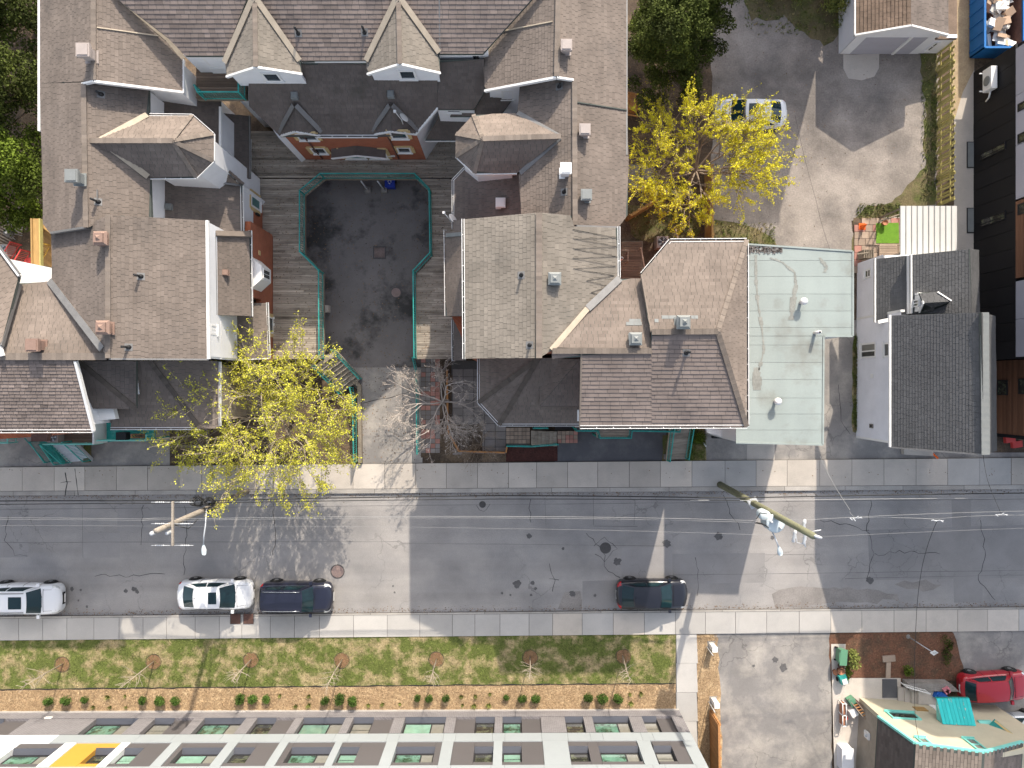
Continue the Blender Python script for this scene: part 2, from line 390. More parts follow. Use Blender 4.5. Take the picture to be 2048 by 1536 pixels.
for c in ([(1742, 1000), (1735, 1060), (1748, 1110), (1733, 1158)], [(1748, 1110), (1800, 1103), (1880, 1108)], [(1735, 1062), (1690, 1048), (1640, 1040)],
          [(1393, 1112), (1398, 1160), (1394, 1192)], [(1448, 990), (1462, 1030), (1480, 1060)], [(1170, 1065), (1190, 1085), (1210, 1110), (1208, 1135), (1240, 1155)],
          [(1100, 1130), (1108, 1160), (1105, 1183)], [(1096, 1158), (1118, 1160)], [(1186, 1090), (1210, 1076), (1233, 1095), (1212, 1122), (1190, 1108)],
          [(545, 1005), (552, 1060), (546, 1110)], [(370, 1010), (372, 1080), (368, 1150)], [(285, 1010), (282, 1090)], [(190, 1150), (260, 1152), (330, 1148)],
          [(15, 1030), (10, 1080), (30, 1110), (55, 1112)], [(1960, 1040), (1972, 1110), (1955, 1160), (1990, 1200)], [(1060, 1000), (1062, 1045)], [(950, 1010), (965, 1026), (980, 1008)]):
    crack('road_crack', c, .032)
for c in ([(-50, 1085), (800, 1083)], [(800, 1086), (1345, 1092)], [(1345, 1150), (2100, 1140)], [(0, 1019), (900, 1010), (1500, 1004), (2048, 998)], [(165, 1010), (166, 1115)],
          [(1090, 995), (1092, 1052)], [(1187, 995), (1187, 1050)], [(1187, 1052), (1275, 1053)], [(1530, 1110), (1640, 1108)], [(1690, 1157), (2048, 1150)], [(1270, 1000), (1268, 1050)]):
    crack('road_seam', c, .02, .4, 'stain', .006, 40)
for x, y, r in ((1034, 1168, 8), (1065, 1166, 4), (1071, 1177, 3), (1145, 1187, 6), (1234, 1123, 8), (1333, 1087, 8), (1437, 1073, 8), (1740, 1160, 7), (1062, 1190, 2.5), (1190, 1191, 3),
                (144, 1178, 4), (268, 1178, 5), (274, 1183, 4), (252, 1182, 4), (162, 1180, 2.5), (157, 1201, 2), (174, 1213, 2.5), (786, 1172, 2), (789, 1185, 2), (1126, 1097, 3), (1058, 1072, 5), (1021, 1190, 2), (1004, 1186, 2.5), (1545, 1075, 4)):
    disc('oil_stain', x, y, r, .010, 'stain', .3)
for pts in ([(1540, 1190), (1600, 1172), (1700, 1178), (1790, 1184), (1800, 1200), (1700, 1206), (1640, 1212), (1545, 1212)], [(1790, 1165), (1850, 1160), (1880, 1172), (1830, 1182)], [(1130, 1185), (1160, 1178), (1163, 1218), (1120, 1218)]):
    sheet('damp_patch', pts, .0065, 'damp', jag=.16)
# pavements: every slab is a piece of its own over a dark bed
def pavement(name, ye, yk, xs, z, m, odd=None):
    b = MB(); b.prism([P(-900, ye(-900)), P(2900, ye(2900)), P(2900, yk(2900)), P(-900, yk(-900))], -.02, z-.025); o = b.build(name, 'joint', kind='structure')
    for i in range(len(xs)-1):
        x0, x1 = xs[i]+.42, xs[i+1]-.42
        if R.random() < .0: continue
        q = [(x0, ye(x0)+.5), (x1, ye(x1)+.5), (x1, yk(x1)-.5), (x0, yk(x0)-.5)]
        mb = MB(); dz = R.uniform(-.006, .006)
        mb.prism([P(*p) for p in q], z-.06, z+dz)
        mb.build('paving_slab', odd[i] if odd and i in odd else m, o)
    return o
xs = [-78, -15, 47, 111, 172, 235, 297, 360, 405, 455, 518, 548, 581, 644, 707, 770, 832, 893, 955, 1017, 1073, 1135, 1195, 1258, 1320, 1383, 1449, 1511, 1573, 1638, 1702, 1766, 1830, 1893, 1957, 2020, 2084]
pavement('north_pavement', ny, lambda x: nk(x)-9, xs, .12, 'concrete', {25: 'concrete_new', 26: 'concrete_new', 33: 'concrete_new', 34: 'concrete_new'})
xs = [-80, -20, 40, 88, 136, 190, 240, 288, 335, 392, 440, 485, 542, 590, 640, 708, 775, 840, 905, 950, 1000, 1058, 1105, 1164, 1226, 1288, 1350, 1410, 1470, 1532, 1597, 1660, 1722, 1786, 1850, 1913, 1973, 2035, 2100]
pavement('south_pavement', lambda x: sk(x)+4, sl_, xs, .12, 'concrete_new', {i: 'concrete' for i in (22, 24, 31, 32, 33, 34, 35, 36)})
def kerb(name, f0, f1, z):
    k = MB(); k.prism([P(-900, f0(-900)), P(2900, f0(2900)), P(2900, f1(2900)), P(-900, f1(-900))], -.02, z-.02); o = k.build(name, 'joint', kind='structure')
    x = -200
    while x < 2200:
        w = 118 + R.uniform(-6, 6); mb = MB()
        mb.prism([P(x+.4, f0(x)+.3), P(x+w-.4, f0(x+w)+.3), P(x+w-.4, f1(x+w)-.3), P(x+.4, f1(x)-.3)], z-.05, z+R.uniform(-.004, .004)); mb.build('kerb_stone', 'kerb', o); x += w
kerb('north_kerb', lambda x: nk(x)-9, nk, .125)
kerb('south_kerb', sk, lambda x: sk(x)+4, .13)
for q in ([(893, 930), (1020, 936), (1270, 984), (1893, 979)],): pass
crack('pavement_crack', [(133, 945), (137, 965), (133, 990)], .06, 1, 'tar', .128); crack('pavement_crack', [(123, 964), (145, 963)], .03, 1, 'tar', .128)
crack('pavement_crack', [(152, 937), (159, 990)], .04, .5, 'tar', .128)
# drives, courts and yards north of the street
sheet('forecourt', [(-300, 860), (350, 855), (350, 931), (-300, 937)], .010, 'asphalt_drive')
sheet('drive', [(640, 700), (845, 700), (845, 926), (640, 928)], .012, 'asphalt_drive')
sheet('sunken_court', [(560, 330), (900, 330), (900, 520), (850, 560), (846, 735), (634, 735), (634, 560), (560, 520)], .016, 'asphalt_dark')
sheet('forecourt', [(1110, 840), (1332, 840), (1332, 923), (1110, 924)], .012, 'asphalt_new')
sheet('forecourt', [(1410, 855), (1500, 870), (1500, 922), (1410, 923)], .012, 'asphalt_drive')
sheet('apron', [(1494, 882), (1549, 882), (1549, 921), (1494, 922)], .014, 'concrete')
sheet('side_drive', [(1549, 640), (1720, 640), (1716, 870), (1800, 878), (1900, 905), (2100, 905), (2100, 915), (1549, 921)], .010, 'asphalt_drive')
sheet('grass_patch', [(1375, 856), (1412, 856), (1412, 922), (1372, 922)], .02, 'lawn', jag=.06)
sheet('gravel_lot', [(1424, -120), (1880, -120), (1872, 410), (1800, 420), (1706, 440), (1712, 520), (1480, 520), (1424, 480)], .008, 'gravel', jag=.12)
sheet('concrete_apron', [(1687, 108), (1757, 108), (1757, 135), (1748, 152), (1722, 162), (1697, 156), (1686, 138)], .014, 'concrete', jag=.05)
sheet('weedy_verge', [(1424, 440), (1490, 452), (1545, 470), (1560, 500), (1424, 500)], .012, 'drygrass', jag=.15)
sheet('weedy_verge', [(1835, 90), (1876, 90), (1872, 412), (1800, 416), (1780, 412), (1850, 330), (1850, 230)], .012, 'drygrass', jag=.15)
sheet('weedy_verge', [(1706, 440), (1735, 412), (1800, 405), (1800, 436), (1730, 440), (1712, 520), (1704, 520)], .0135, 'drygrass', jag=.1)
sheet('weedy_verge', [(1480, -60), (1680, -60), (1676, 60), (1650, 95), (1570, 35), (1500, 40)], .012, 'drygrass', jag=.2)
sheet('back_yard', [(1235, -80), (1424, -80), (1424, 520), (1235, 560)], .006, 'soil')  # brown earth, its dark tone also painting in the shade of the tree canopy
sheet('yard_grass', [(1262, 410), (1405, 415), (1405, 470), (1300, 480), (1255, 470)], .010, 'drygrass', jag=.2)
sheet('west_yard', [(-300, -200), (180, -200), (180, 520), (-300, 560)], .006, 'soil')
sheet('side_path', [(1908, 110), (1948, 110), (1956, 720), (1908, 520)], .012, 'concrete')
sheet('sandy_strip', [(1903, -60), (1945, -60), (1948, 140), (1918, 200), (1914, 230), (1903, 250)], .016, 'sand', jag=.08)
sheet('grass_strip', [(1706, 680), (1716, 660), (1716, 865), (1704, 862)], .014, 'lawn', jag=.06)
# south of the street
sheet('lawn', [(-300, sl_(-300)), (1351, sl_(1351)), (1351, 1366), (-300, 1380)], .06, 'lawn')
sheet('mulch_bed', [(-300, 1380), (1351, 1366), (1351, 1417), (-300, 1426)], .045, 'mulch')
crack('lawn_edging', [(-60, 1379), (700, 1371), (1351, 1366)], .07, .8, 'black', .075, 14)
mb = MB(); mb.prism([P(-300, 1422.5), P(1357, 1416.5), P(1357, 1421), P(-300, 1427)], 0, .16); mb.build('foundation_kerb', 'kerb', kind='structure')
o = MB(); o.prism([P(1351, 1266), P(1393, 1266), P(1396, 1560), P(1351, 1560)], -.02, .055); o = o.build('entrance_path', 'joint', kind='structure')
y = 1268
while y < 1560:
    mb = MB(); mb.prism([P(1352, y), P(1392.5, y), P(1395, y+57.4), P(1353, y+57.4)], .03, .08); mb.build('paving_slab', 'concrete_new', o); y += 58
sheet('mulch_strip', [(1393, 1267), (1424, 1267), (1436, 1300), (1440, 1390), (1446, 1560), (1396, 1560)], .03, 'mulch', jag=.08)
sheet('drive', [(1418, 1267), (1661, 1264), (1664, 1560), (1440, 1560), (1436, 1330), (1428, 1290)], .022, 'asphalt_drive', jag=.04)
sheet('side_patio', [(1661, 1287), (1690, 1287), (1690, 1355), (1800, 1355), (1800, 1400), (1745, 1400), (1745, 1560), (1668, 1560)], .08, 'concrete')
sheet('planting_bed', [(1659, 1262), (1908, 1262), (1925, 1330), (1930, 1360), (1660, 1360)], .03, 'soil_red', jag=.08)
sheet('drive', [(1905, 1262), (2300, 1258), (2300, 1560), (1920, 1560), (1925, 1335), (1912, 1300)], .02, 'asphalt_drive', jag=.05)
crack('drive_crack', [(1436, 1350), (1480, 1345), (1530, 1352), (1550, 1335), (1660, 1335)], .03); crack('drive_crack', [(1595, 1470), (1612, 1500), (1618, 1560)], .05)
crack('drive_crack', [(726, 806), (770, 797), (832, 782)], .035, 1.2, 'tar', .02)
crack('drive_crack', [(1678, 770), (1682, 840), (1700, 868)], .03, 2, 'tar', .02)
for x, y, r, z in ((1550, 1319, 6, .03), (1507, 1331, 2.5, .03), (1567, 1335, 8, .03)): disc('oil_stain', x, y, r, z, 'stain', .3)
# iron covers
def cover(px, py, r, z, label, m, n=20):
    c = P(px, py, z); t = MB(); t.lathe(c, [(r*1.16, -.02), (r*1.16, .006), (r*1.02, .006), (r*1.0, -.004)], n, sm=False)
    root = thing('manhole_cover', label, 'manhole cover', c)
    t.build('rim', 'iron_dark', root)
    d = MB(); d.lathe(c, [(r*.99, -.02), (r*.99, .008)], n, sm=False)
    for i in range(-4, 5):
        w = math.sqrt(max(0, 1-(i/4.6)**2))*r*.9
        d.box(c+Vector((0, i*r/4.7, .012)), (2*w, r*.07, .008)); d.box(c+Vector((i*r/4.7, 0, .010)), (r*.07, 2*w, .008))
    d.build('lid', m, root)
cover(675, 1143, .38, .012, 'reddish round manhole cover in the road beside the dark SUV', 'iron_red')
cover(1211, 1096, .30, .012, 'worn round manhole cover amid cracked asphalt in mid road', 'iron_dark')
cover(792, 585, .29, .026, 'round manhole cover on the sunken court asphalt', 'iron_red')
cover(965, 1009, .18, .012, 'small round valve cover near the northern kerb', 'iron_dark')
def grate():
    c = P(759, 505, .024); root = thing('drain_grate', 'square slotted drain grate in the sunken court', 'drain', c)
    f = MB(); s = .36
    for a in (-1, 1): f.box(c+Vector((a*s, 0, .012)), (.07, 2*s+.07, .03)); f.box(c+Vector((0, a*s, .012)), (2*s-.07, .07, .03))
    f.build('frame', 'iron_dark', root)
    b = MB()
    for i in range(-4, 5):
        b.box(c+Vector((i*.072, 0, .012)), (.03, 2*s-.08, .02))
        if abs(i) < 4: b.box(c+Vector((0, i*.072, .010)), (2*s-.08, .022, .018))
    b.build('bars', 'iron_red', root, kind='stuff')
    v = MB(); v.box(c+Vector((0, 0, -.002)), (2*s-.08, 2*s-.08, .004)); v.build('pit', 'black', root)
grate()
for x, lab in ((471, 'rusty square utility cover in the pavement, nearer the white sedan'), (497, 'rusty square utility cover in the pavement, nearer the dark SUV')):
    c = P(x, 1237.5, .13); r = thing('utility_cover', lab, 'utility cover', c, 'rusty covers in the southern pavement')
    q = MB(); q.box(c+Vector((0, 0, .006)), (.66, .66, .012)); q.build('frame', 'iron_dark', r)
    q = MB(); q.box(c+Vector((0, 0, .014)), (.60, .60, .012))
    for i in range(-3, 4): q.box(c+Vector((0, i*.08, .022)), (.5, .02, .006))
    q.build('plate', 'rust', r)
# ---------------------------------------------------------------- roof and wall helpers
def ray_plane(px, py, pl):
    p0, n = pl; d = Vector(((px-1024)/F, (768-py)/F, -1.0)); c = Vector((0, 0, H))
    return c + d * ((p0-c).dot(n) / d.dot(n))
def plane3(spec):
    q = [P(*s) for s in spec if len(s) == 3][:3]
    n = (q[1]-q[0]).cross(q[2]-q[0]).normalized()
    return (q[0], n if n.z > 0 else -n)
def interval(poly, d):
    h = []
    for i in range(len(poly)):
        (h0, d0), (h1, d1) = poly[i], poly[(i+1) % len(poly)]
        if (d0-d) * (d1-d) < 0: h.append(h0 + (h1-h0)*(d-d0)/(d1-d0))
        elif abs(d0-d) < 1e-7: h.append(h0)
    return (min(h), max(h)) if len(h) > 1 else None
class Bld:
    def __init__(s, name, label, cat, base, group=None):
        s.root = thing(name, label, cat, base, group); s.sh = {}; s.cap = MB(); s.fl = {}; s.gut = MB()
    def slope(s, spec, m, ex=.165, tw=.29, th=.18, thick=.026, sd=.05, pl=None, name='roof_slope', flow=None):
        pl = pl or plane3(spec)
        q = [ray_plane(a[0], a[1], pl) for a in spec]
        mb = MB(); mb.slab(q, th); mb.build(name, 'underlay', s.root)
        n = pl[1]; g = Vector((0, 0, -1)) + n * n.z
        if flow is not None: g = Vector(flow) - n * n.dot(Vector(flow))
        g.normalize(); h = n.cross(g); o = q[0]
        poly = [((p-o).dot(h), (p-o).dot(g)) for p in q]
        d = min(p[1] for p in poly); dm = max(p[1] for p in poly); k = 0
        out = s.sh.setdefault(m, MB())
        W = lambda hh, dd, nn: o + h*hh + g*dd + n*nn
        while d < dm - .02:
            e = min(d+ex, dm)
            a = interval(poly, d+1e-4) or interval(poly, d+.03); b = interval(poly, e-1e-4) or interval(poly, e-.03)
            if a and b:
                lo, hi = min(a[0], b[0]), max(a[1], b[1])
                x = lo - R.uniform(0, tw); rt = R.gauss(1, .025)
                while x < hi:
                    w = tw * R.choice((.8, 1, 1, 1.2)); x0, x1 = x+.007, x+w-.007
                    cl = lambda v, I: min(max(v, I[0]), I[1])
                    A0, A1, B0, B1 = cl(x0, a), cl(x1, a), cl(x0, b), cl(x1, b)
                    if (A1-A0) + (B1-B0) > .03:
                        t = max(.6, min(1.4, R.gauss(rt, sd)))
                        z1 = thick*R.uniform(.85, 1.2)
                        v = [W(A0, d, .005), W(A1, d, .005), W(B1, e+.004, z1), W(B0, e+.004, z1), W(B1, e+.004, 0), W(B0, e+.004, 0)]
                        out.idx(v, [(0, 3, 2, 1), (3, 5, 4, 2)], 0, t)
                    x += w
            d = e; k += 1
        return pl
    def ridge(s, a, b, w=.24, step=.17, tone=1.0):
        a, b = Vector(a), Vector(b); n = max(1, int((b-a).length/step)); d = (b-a)/n
        up = Vector((0, 0, .05))
        for i in range(n): s.cap.bar(a+d*i+up+Vector((0, 0, .012*(i % 2))), a+d*(i+1.04)+up, w, .03, 0, tone*R.gauss(1, .08))
    def line(s, a, b, w, h, m, name='flashing', dz=.04):
        mb = MB(); mb.bar(Vector(a)+Vector((0, 0, dz)), Vector(b)+Vector((0, 0, dz)), w, h); mb.build(name, m, s.root)
    def gutter(s, pts, w=.13):
        pts = [Vector(p) for p in pts]
        for i in range(len(pts)-1):
            s.gut = MB(); a, b = pts[i], pts[i+1]; d = (b-a).normalized(); r = Vector((d.y, -d.x, 0))
            s.gut.bar(a+r*(w/2-.0), b+r*(w/2), .028, .12, 0); s.gut.bar(a-r*(w/2), b-r*(w/2), .028, .12, 0)
            s.gut.bar(a-Vector((0, 0, .05)), b-Vector((0, 0, .05)), w-.03, .02, 1)
            n = int((b-a).length/.72)
            for k in range(1, n): p = a.lerp(b, k/n); s.gut.bar(p-r*w*.5, p+r*w*.5, .035, .03, 0)
            s.gut.build('gutter', ['white', 'black'], s.root)
    def walls(s, pts, z1, z0, m, inset=.35, name='wall'):
        c = sum((Vector((p[0], p[1], 0)) for p in pts), Vector()) / len(pts); q = []
        for p in pts:
            v = Vector((p[0], p[1], 0))-c; q.append(c + v*max(0, 1-inset/max(v.length, .01)))
        mb = MB(); mb.prism(q, z0, z1); return mb.build(name, m, s.root)
    def finish(s, capm='cap'):
        for m, mb in s.sh.items(): mb.build('shingle_courses', m, s.root, kind='stuff')
        s.cap.build('ridge_caps', capm, s.root, kind='stuff')
    def on(s, pl, px, py, hgt):
        z = 8.0
        for _ in range(12):
            p = P(px, py, z); z = pl[0].z - ((p.x-pl[0].x)*pl[1].x + (p.y-pl[0].y)*pl[1].y)/pl[1].z + hgt
        p = P(px, py, z); p.z = z - hgt; return p
    def vent(s, pl, px, py, m, w=.5, hgt=.55, style='pyramid', label=None):
        c = s.on(pl, px, py, hgt); mb = MB()
        mb.box(c+Vector((0, 0, hgt*.38)), (w*.72, w*.72, hgt*1.0))
        z0 = hgt*.62; a = w/2
        if style == 'pyramid':
            B = [c+Vector((x*a*1.08, y*a*1.08, z0)) for x, y in ((-1, -1), (1, -1), (1, 1), (-1, 1))]; T = c+Vector((0, 0, hgt+.02))
            mb.idx(B+[T], [(0, 1, 4), (1, 2, 4), (2, 3, 4), (3, 0, 4), (3, 2, 1, 0)])
            for i in range(2): mb.box(c+Vector((0, 0, z0-.07-.09*i)), (w*.98, w*.98, .03))
        else:
            mb.box(c+Vector((0, 0, hgt-.06)), (w, w, .14)); mb.box(c+Vector((0, 0, hgt+.02)), (w*.78, w*.78, .05)); mb.box(c+Vector((0, 0, hgt-.22)), (w*.9, w*.9, .05))
        mb.box(c+Vector((0, 0, .02)), (w*1.0, w*1.0, .03))
        o = mb.build('roof_vent', m, s.root)
        if label: o['label'] = label
    def pipe(s, pl, px, py, hgt=.55, r=.055, m='black', flash='flashing'):
        c = s.on(pl, px, py, hgt); mb = MB()
        mb.tube([c-Vector((0, 0, .1)), c+Vector((0, 0, hgt))], r, 10)
        mb.lathe(c, [(r*2.4, -.05), (r*1.8, .06), (r*1.1, .14)], 10)
        mb.build('vent_pipe', m, s.root)
        q = MB(); n = pl[1]; a = Vector((1, 0, 0)); a = (a-n*n.dot(a)).normalized(); b = n.cross(a)
        q.obox(c-a*.17-b*.17+n*.02, a*.34, b*.34, n*.012); q.build('pipe_flashing', flash, s.root)
class Wall:
    """a vertical wall from A to B (points on the ground plan); n points at the street side that the photograph sees"""
    def __init__(s, bld, A, B, face=None):
        s.b = bld; s.A = Vector((A[0], A[1], 0)); s.B = Vector((B[0], B[1], 0)); s.u = (s.B-s.A).normalized(); s.L = (s.B-s.A).length
        n = Vector((s.u.y, -s.u.x, 0))
        if n.dot(-s.A) < 0: n = -n
        s.n = n
    def pt(s, a, z, d=0.0): return s.A + s.u*a + s.n*d + Vector((0, 0, z))
    def pix(s, px, py, d=0.0):
        dr = Vector(((px-1024)/F, (768-py)/F, -1.0)); c = Vector((0, 0, H)); t = (s.A+s.n*d-c).dot(s.n)/dr.dot(s.n); p = c+dr*t
        return ((p-s.A).dot(s.u), p.z)
    def box(s, mb, a0, a1, z0, z1, d0, d1, m=0, t=1.0):
        mb.obox(s.pt(a0, z0, d0), s.u*(a1-a0), Vector((0, 0, z1-z0)), s.n*(d1-d0), m, t)
    def panel(s, name, m, a0, a1, z0, z1, d0=-.2, d1=0.0, parent=None):
        mb = MB(); s.box(mb, a0, a1, z0, z1, d0, d1); return mb.build(name, m, parent or s.b.root)
    def window(s, a0, a1, z0, z1, fm='white', gm='glass', fr=.07, mull=(), trans=(), d=.06, name='window', sill=True, trim=None, panes=None):
        if a0 > a1: a0, a1 = a1, a0
        if z0 > z1: z0, z1 = z1, z0
        f = MB()
        s.box(f, a0, a0+fr, z0, z1, -.02, d); s.box(f, a1-fr, a1, z0, z1, -.02, d); s.box(f, a0+fr, a1-fr, z0, z0+fr, -.02, d); s.box(f, a0+fr, a1-fr, z1-fr, z1, -.02, d)
        for k in mull: x = a0+(a1-a0)*k; s.box(f, x-fr*.4, x+fr*.4, z0+fr, z1-fr, -.02, d-.012)
        for k in trans: z = z0+(z1-z0)*k; s.box(f, a0+fr, a1-fr, z-fr*.4, z+fr*.4, -.02, d-.016)
        if sill: s.box(f, a0-.05, a1+.05, z0-.06, z0-.002, -.02, d+.06)
        o = f.build(name, fm, s.b.root)
        xs = [0]+sorted(mull)+[1]
        for i in range(len(xs)-1):
            g = MB(); s.box(g, a0+(a1-a0)*xs[i]+fr*.3, a0+(a1-a0)*xs[i+1]-fr*.3, z0+fr*.5, z1-fr*.5, -.03, .034)
            g.build('pane', panes[i] if panes else gm, o)
        if trim:
            t = MB(); w = .2
            s.box(t, a0-w, a0-.004, z0-.05, z1+.05, -.02, .05); s.box(t, a1+.004, a1+w, z0-.05, z1+.05, -.02, .05)
            s.box(t, a0-w*.6, a1+w*.6, z1+.052, z1+.2, -.02, .06)
            t.build('window_trim', trim, s.b.root)
        return o
    def winpx(s, x0, y0, x1, y1, **k):
        a0, z0 = s.pix(x0, y0); a1, z1 = s.pix(x1, y1); return s.window(a0, a1, z0, z1, **k)
    def clap(s, mb, a0, a1, z0, z1, pitch=.13, d=.03, t=1.0, m=0):
        z = z0
        while z < z1-.01:
            e = min(z+pitch, z1)
            mb.idx([s.pt(a0, z, d), s.pt(a1, z, d), s.pt(a1, e, .004), s.pt(a0, e, .004), s.pt(a0, z, 0), s.pt(a1, z, 0)], [(0, 1, 2, 3), (4, 5, 1, 0)], m, t*R.gauss(1, .02)); z = e
# ================================================================ the shingled terrace round the court
V3 = lambda x, y, z: Vector((x, y, z))
# ---- west wing
W = Bld('terrace_house', 'long west wing of the shingled terrace with octagonal turret roof and white gable walls', 'house', P(330, 360, 0))
plW = plane3([(80, 0, 9.0), (80, 260, 9.0), (188, 100, 11.0)])
W.slope([(80, -40), (80, 167), (188, 162), (188, -40)], 'shingle_brown', pl=plW)
W.slope([(80, 167), (84, 300), (86, 447), (100, 466), (173, 455), (168, 165)], 'shingle_brown', pl=plW)
plA = plane3([(188, 0, 11.0), (188, 150, 11.0), (366, 150, 9.0)])
W.slope([(188, -40), (188, 162), (366, 184), (366, 118), (335, 78), (205, -40)], 'shingle_brown', pl=plA)
rB0 = ray_plane(168, 168, plW); rB1 = ray_plane(173, 455, plW)
plB = (rB0, (rB1-rB0).cross(P(297, 300, 9.25)-rB0).normalized()); plB = plB if plB[1].z > 0 else (plB[0], -plB[1])
W.slope([(168, 166), (297, 176), (297, 231), (205, 281), (169, 284)], 'shingle_brown', pl=plB)
W.slope([(169, 281), (205, 283), (300, 357), (303, 436), (225, 432), (173, 457)], 'shingle_brown', pl=plB)
plC = plane3([(217, 430, 11.1), (217, 715, 11.1), (415, 580, 9.0)])
W.slope([(217, 430), (414, 441), (417, 718), (217, 719)], 'shingle_brown', pl=plC)
plCw = plane3([(217, 430, 11.1), (217, 715, 11.1), (103, 520, 9.0)])
W.slope([(217, 430), (217, 714), (205, 700), (104, 562), (103, 467), (175, 450)], 'shingle_mid' if 0 else 'shingle_brown', pl=plCw)
# turret roof
T0, T1 = (163, 282, 10.55), (345, 282, 10.55)
tc = [(300, 230, 9.2), (385, 231, 9.2), (427, 268, 9.2), (427, 322, 9.2), (393, 355, 9.2), (300, 356, 9.2)]
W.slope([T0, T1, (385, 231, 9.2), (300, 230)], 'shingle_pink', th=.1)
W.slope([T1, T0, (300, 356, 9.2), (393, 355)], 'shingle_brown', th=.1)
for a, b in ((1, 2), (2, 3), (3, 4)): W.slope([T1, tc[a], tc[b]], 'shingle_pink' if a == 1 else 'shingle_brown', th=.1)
for a in (1, 2, 3, 4): W.ridge(P(*T1), P(*tc[a]), .2)
W.ridge(P(*T0), P(*T1), .24)
W.walls([P(*c) for c in tc], 9.05, 2.0, 'white_siding', .3, 'turret_wall')
W.gutter([P(*c) for c in (tc[0], tc[1], tc[2])], .1); W.gutter([P(*c) for c in (tc[2], tc[3], tc[4], tc[5])], .12)
# ridges, rakes, valleys
W.ridge(P(188, -40, 11.0), P(188, 160, 11.0)); W.ridge(rB0, rB1); W.ridge(P(217, 430, 11.1), P(217, 716, 11.1))
W.line(ray_plane(165, 168, plW), ray_plane(188, 163, plW), .09, .16, 'white', 'rake_board', -.02)
W.line(ray_plane(188, 163, plA), ray_plane(366, 185, plA), .10, .18, 'white', 'rake_board', -.03)
W.line(ray_plane(366, 118, plA), ray_plane(366, 184, plA), .10, .16, 'white', 'fascia', -.05)
W.line(ray_plane(79, -40, plW), ray_plane(79, 262, plW), .12, .16, 'white', 'fascia', -.03)
for a, b in (((205, 281), (297, 231)), ((205, 283), (299, 355))): W.line(ray_plane(*a, plB), ray_plane(*b, plB), .28, .03, 'flashing_tan', 'valley_flashing', .13)
W.line(ray_plane(232, -10, plA), ray_plane(335, 78, plA), .24, .05, 'flashing_tan', 'valley_flashing', .06)
W.line(ray_plane(335, 78, plA), ray_plane(368, 118, plA), .22, .05, 'flashing_tan', 'valley_flashing', .05)
W.line(ray_plane(195, 56, plA), ray_plane(318, 73, plA), .05, .05, 'flashing_tan', 'step_flashing', .05)
W.line(ray_plane(103, 466, plW), ray_plane(173, 455, plW), .10, .2, 'flashing', 'rake_board', -.04)
W.line(ray_plane(173, 455, plCw), ray_plane(174, 432, plCw), .06, .05, 'flashing_tan', 'step_flashing', .06)
W.line(ray_plane(101, 562, plCw), ray_plane(206, 698, plCw), .32, .05, 'flashing', 'valley_flashing', .10)
W.line(P(414.5, 441, 9.0), P(417.5, 718, 9.0), .13, .16, 'white', 'fascia', -.02)
W.line(ray_plane(217, 718, plC), ray_plane(417, 719, plC), .08, .16, 'flashing', 'rake_board', -.06)
# lower roofs on the court side
pL1 = plane3([(300, 360, 7.6), (300, 440, 7.6), (485, 420, 5.7)])
W.slope([(306, 357), (470, 357), (484, 372), (485, 466), (430, 463), (308, 434)], 'shingle_mid', pl=pL1)
W.gutter([ray_plane(484, 372, pL1), ray_plane(485.5, 466, pL1)], .12)
gA, gB, gC = ray_plane(428, 370, pL1), ray_plane(481, 373, pL1), P(452, 343, 6.75)
W.slope([(428, 362, 6.35), (452, 344, 6.8), (483, 372, 5.8)], 'shingle_brown', th=.08); W.line(P(441, 366, 6.3), P(483, 371, 5.85), .10, .05, 'flashing', 'valley_flashing', .03)
W.slope([(452, 341, 6.8), (447, 330, 6.8), (488, 366, 5.85), (484, 371)], 'white_siding' if 0 else 'shingle_mid', th=.08)
pL0 = plane3([(312, 200, 7.5), (312, 230, 7.5), (437, 230, 6.6)])
W.slope([(312, 198), (390, 205), (440, 216), (440, 302), (427, 264), (385, 228), (312, 228)], 'shingle_dark', pl=pL0) if 0 else None
W.slope([(312, 198), (440, 198), (440, 232), (312, 232)], 'shingle_dark', pl=pL0); W.slope([(380, 231), (440, 231), (440, 302), (425, 302)], 'shingle_dark', pl=pL0)
W.line(ray_plane(441, 214, pL0), ray_plane(441, 300, pL0), .12, .14, 'white', 'fascia', .0)
pL9 = plane3([(448, 230, 4.7), (448, 320, 4.7), (499, 280, 4.0)])
W.slope([(440, 226), (499, 232), (500, 356), (486, 356), (440, 300)], 'shingle_dark', pl=pL9)
W.line(ray_plane(499.5, 232, pL9), ray_plane(500.5, 356, pL9), .05, .12, 'flashing', 'fascia', 0)
pL2 = plane3([(430, 470, 7.7), (430, 630, 7.7), (502, 550, 5.6)])
W.slope([(427, 464), (500, 461), (502, 632), (432, 630)], 'shingle_brown', pl=pL2)
W.gutter([ray_plane(501, 461, pL2), ray_plane(503, 633, pL2)], .13)
W.line(ray_plane(430, 468, pL2), ray_plane(500, 470, pL2), .28, .22, 'cap', 'parapet', .05)
W.line(ray_plane(429, 466, pL2), ray_plane(432, 630, pL2), .16, .06, 'flashing', 'step_flashing', .05)
pL3 = plane3([(475, 640, 5.0), (475, 715, 5.0), (535, 680, 4.1)])
W.slope([(473, 632), (502, 632), (502, 606), (534, 606), (538, 716), (475, 720)], 'shingle_brown', pl=pL3) if 0 else None
W.slope([(473, 630), (536, 630), (538, 716), (475, 720)], 'shingle_brown', pl=pL3); W.slope([(500, 606), (535, 606), (536, 631), (500, 631)], 'shingle_brown', pl=pL3)
W.gutter([ray_plane(535, 605, pL3), ray_plane(539, 717, pL3)], .10)
W.line(ray_plane(475, 720, pL3), ray_plane(538, 717, pL3), .06, .10, 'white', 'rake_board', -.02)
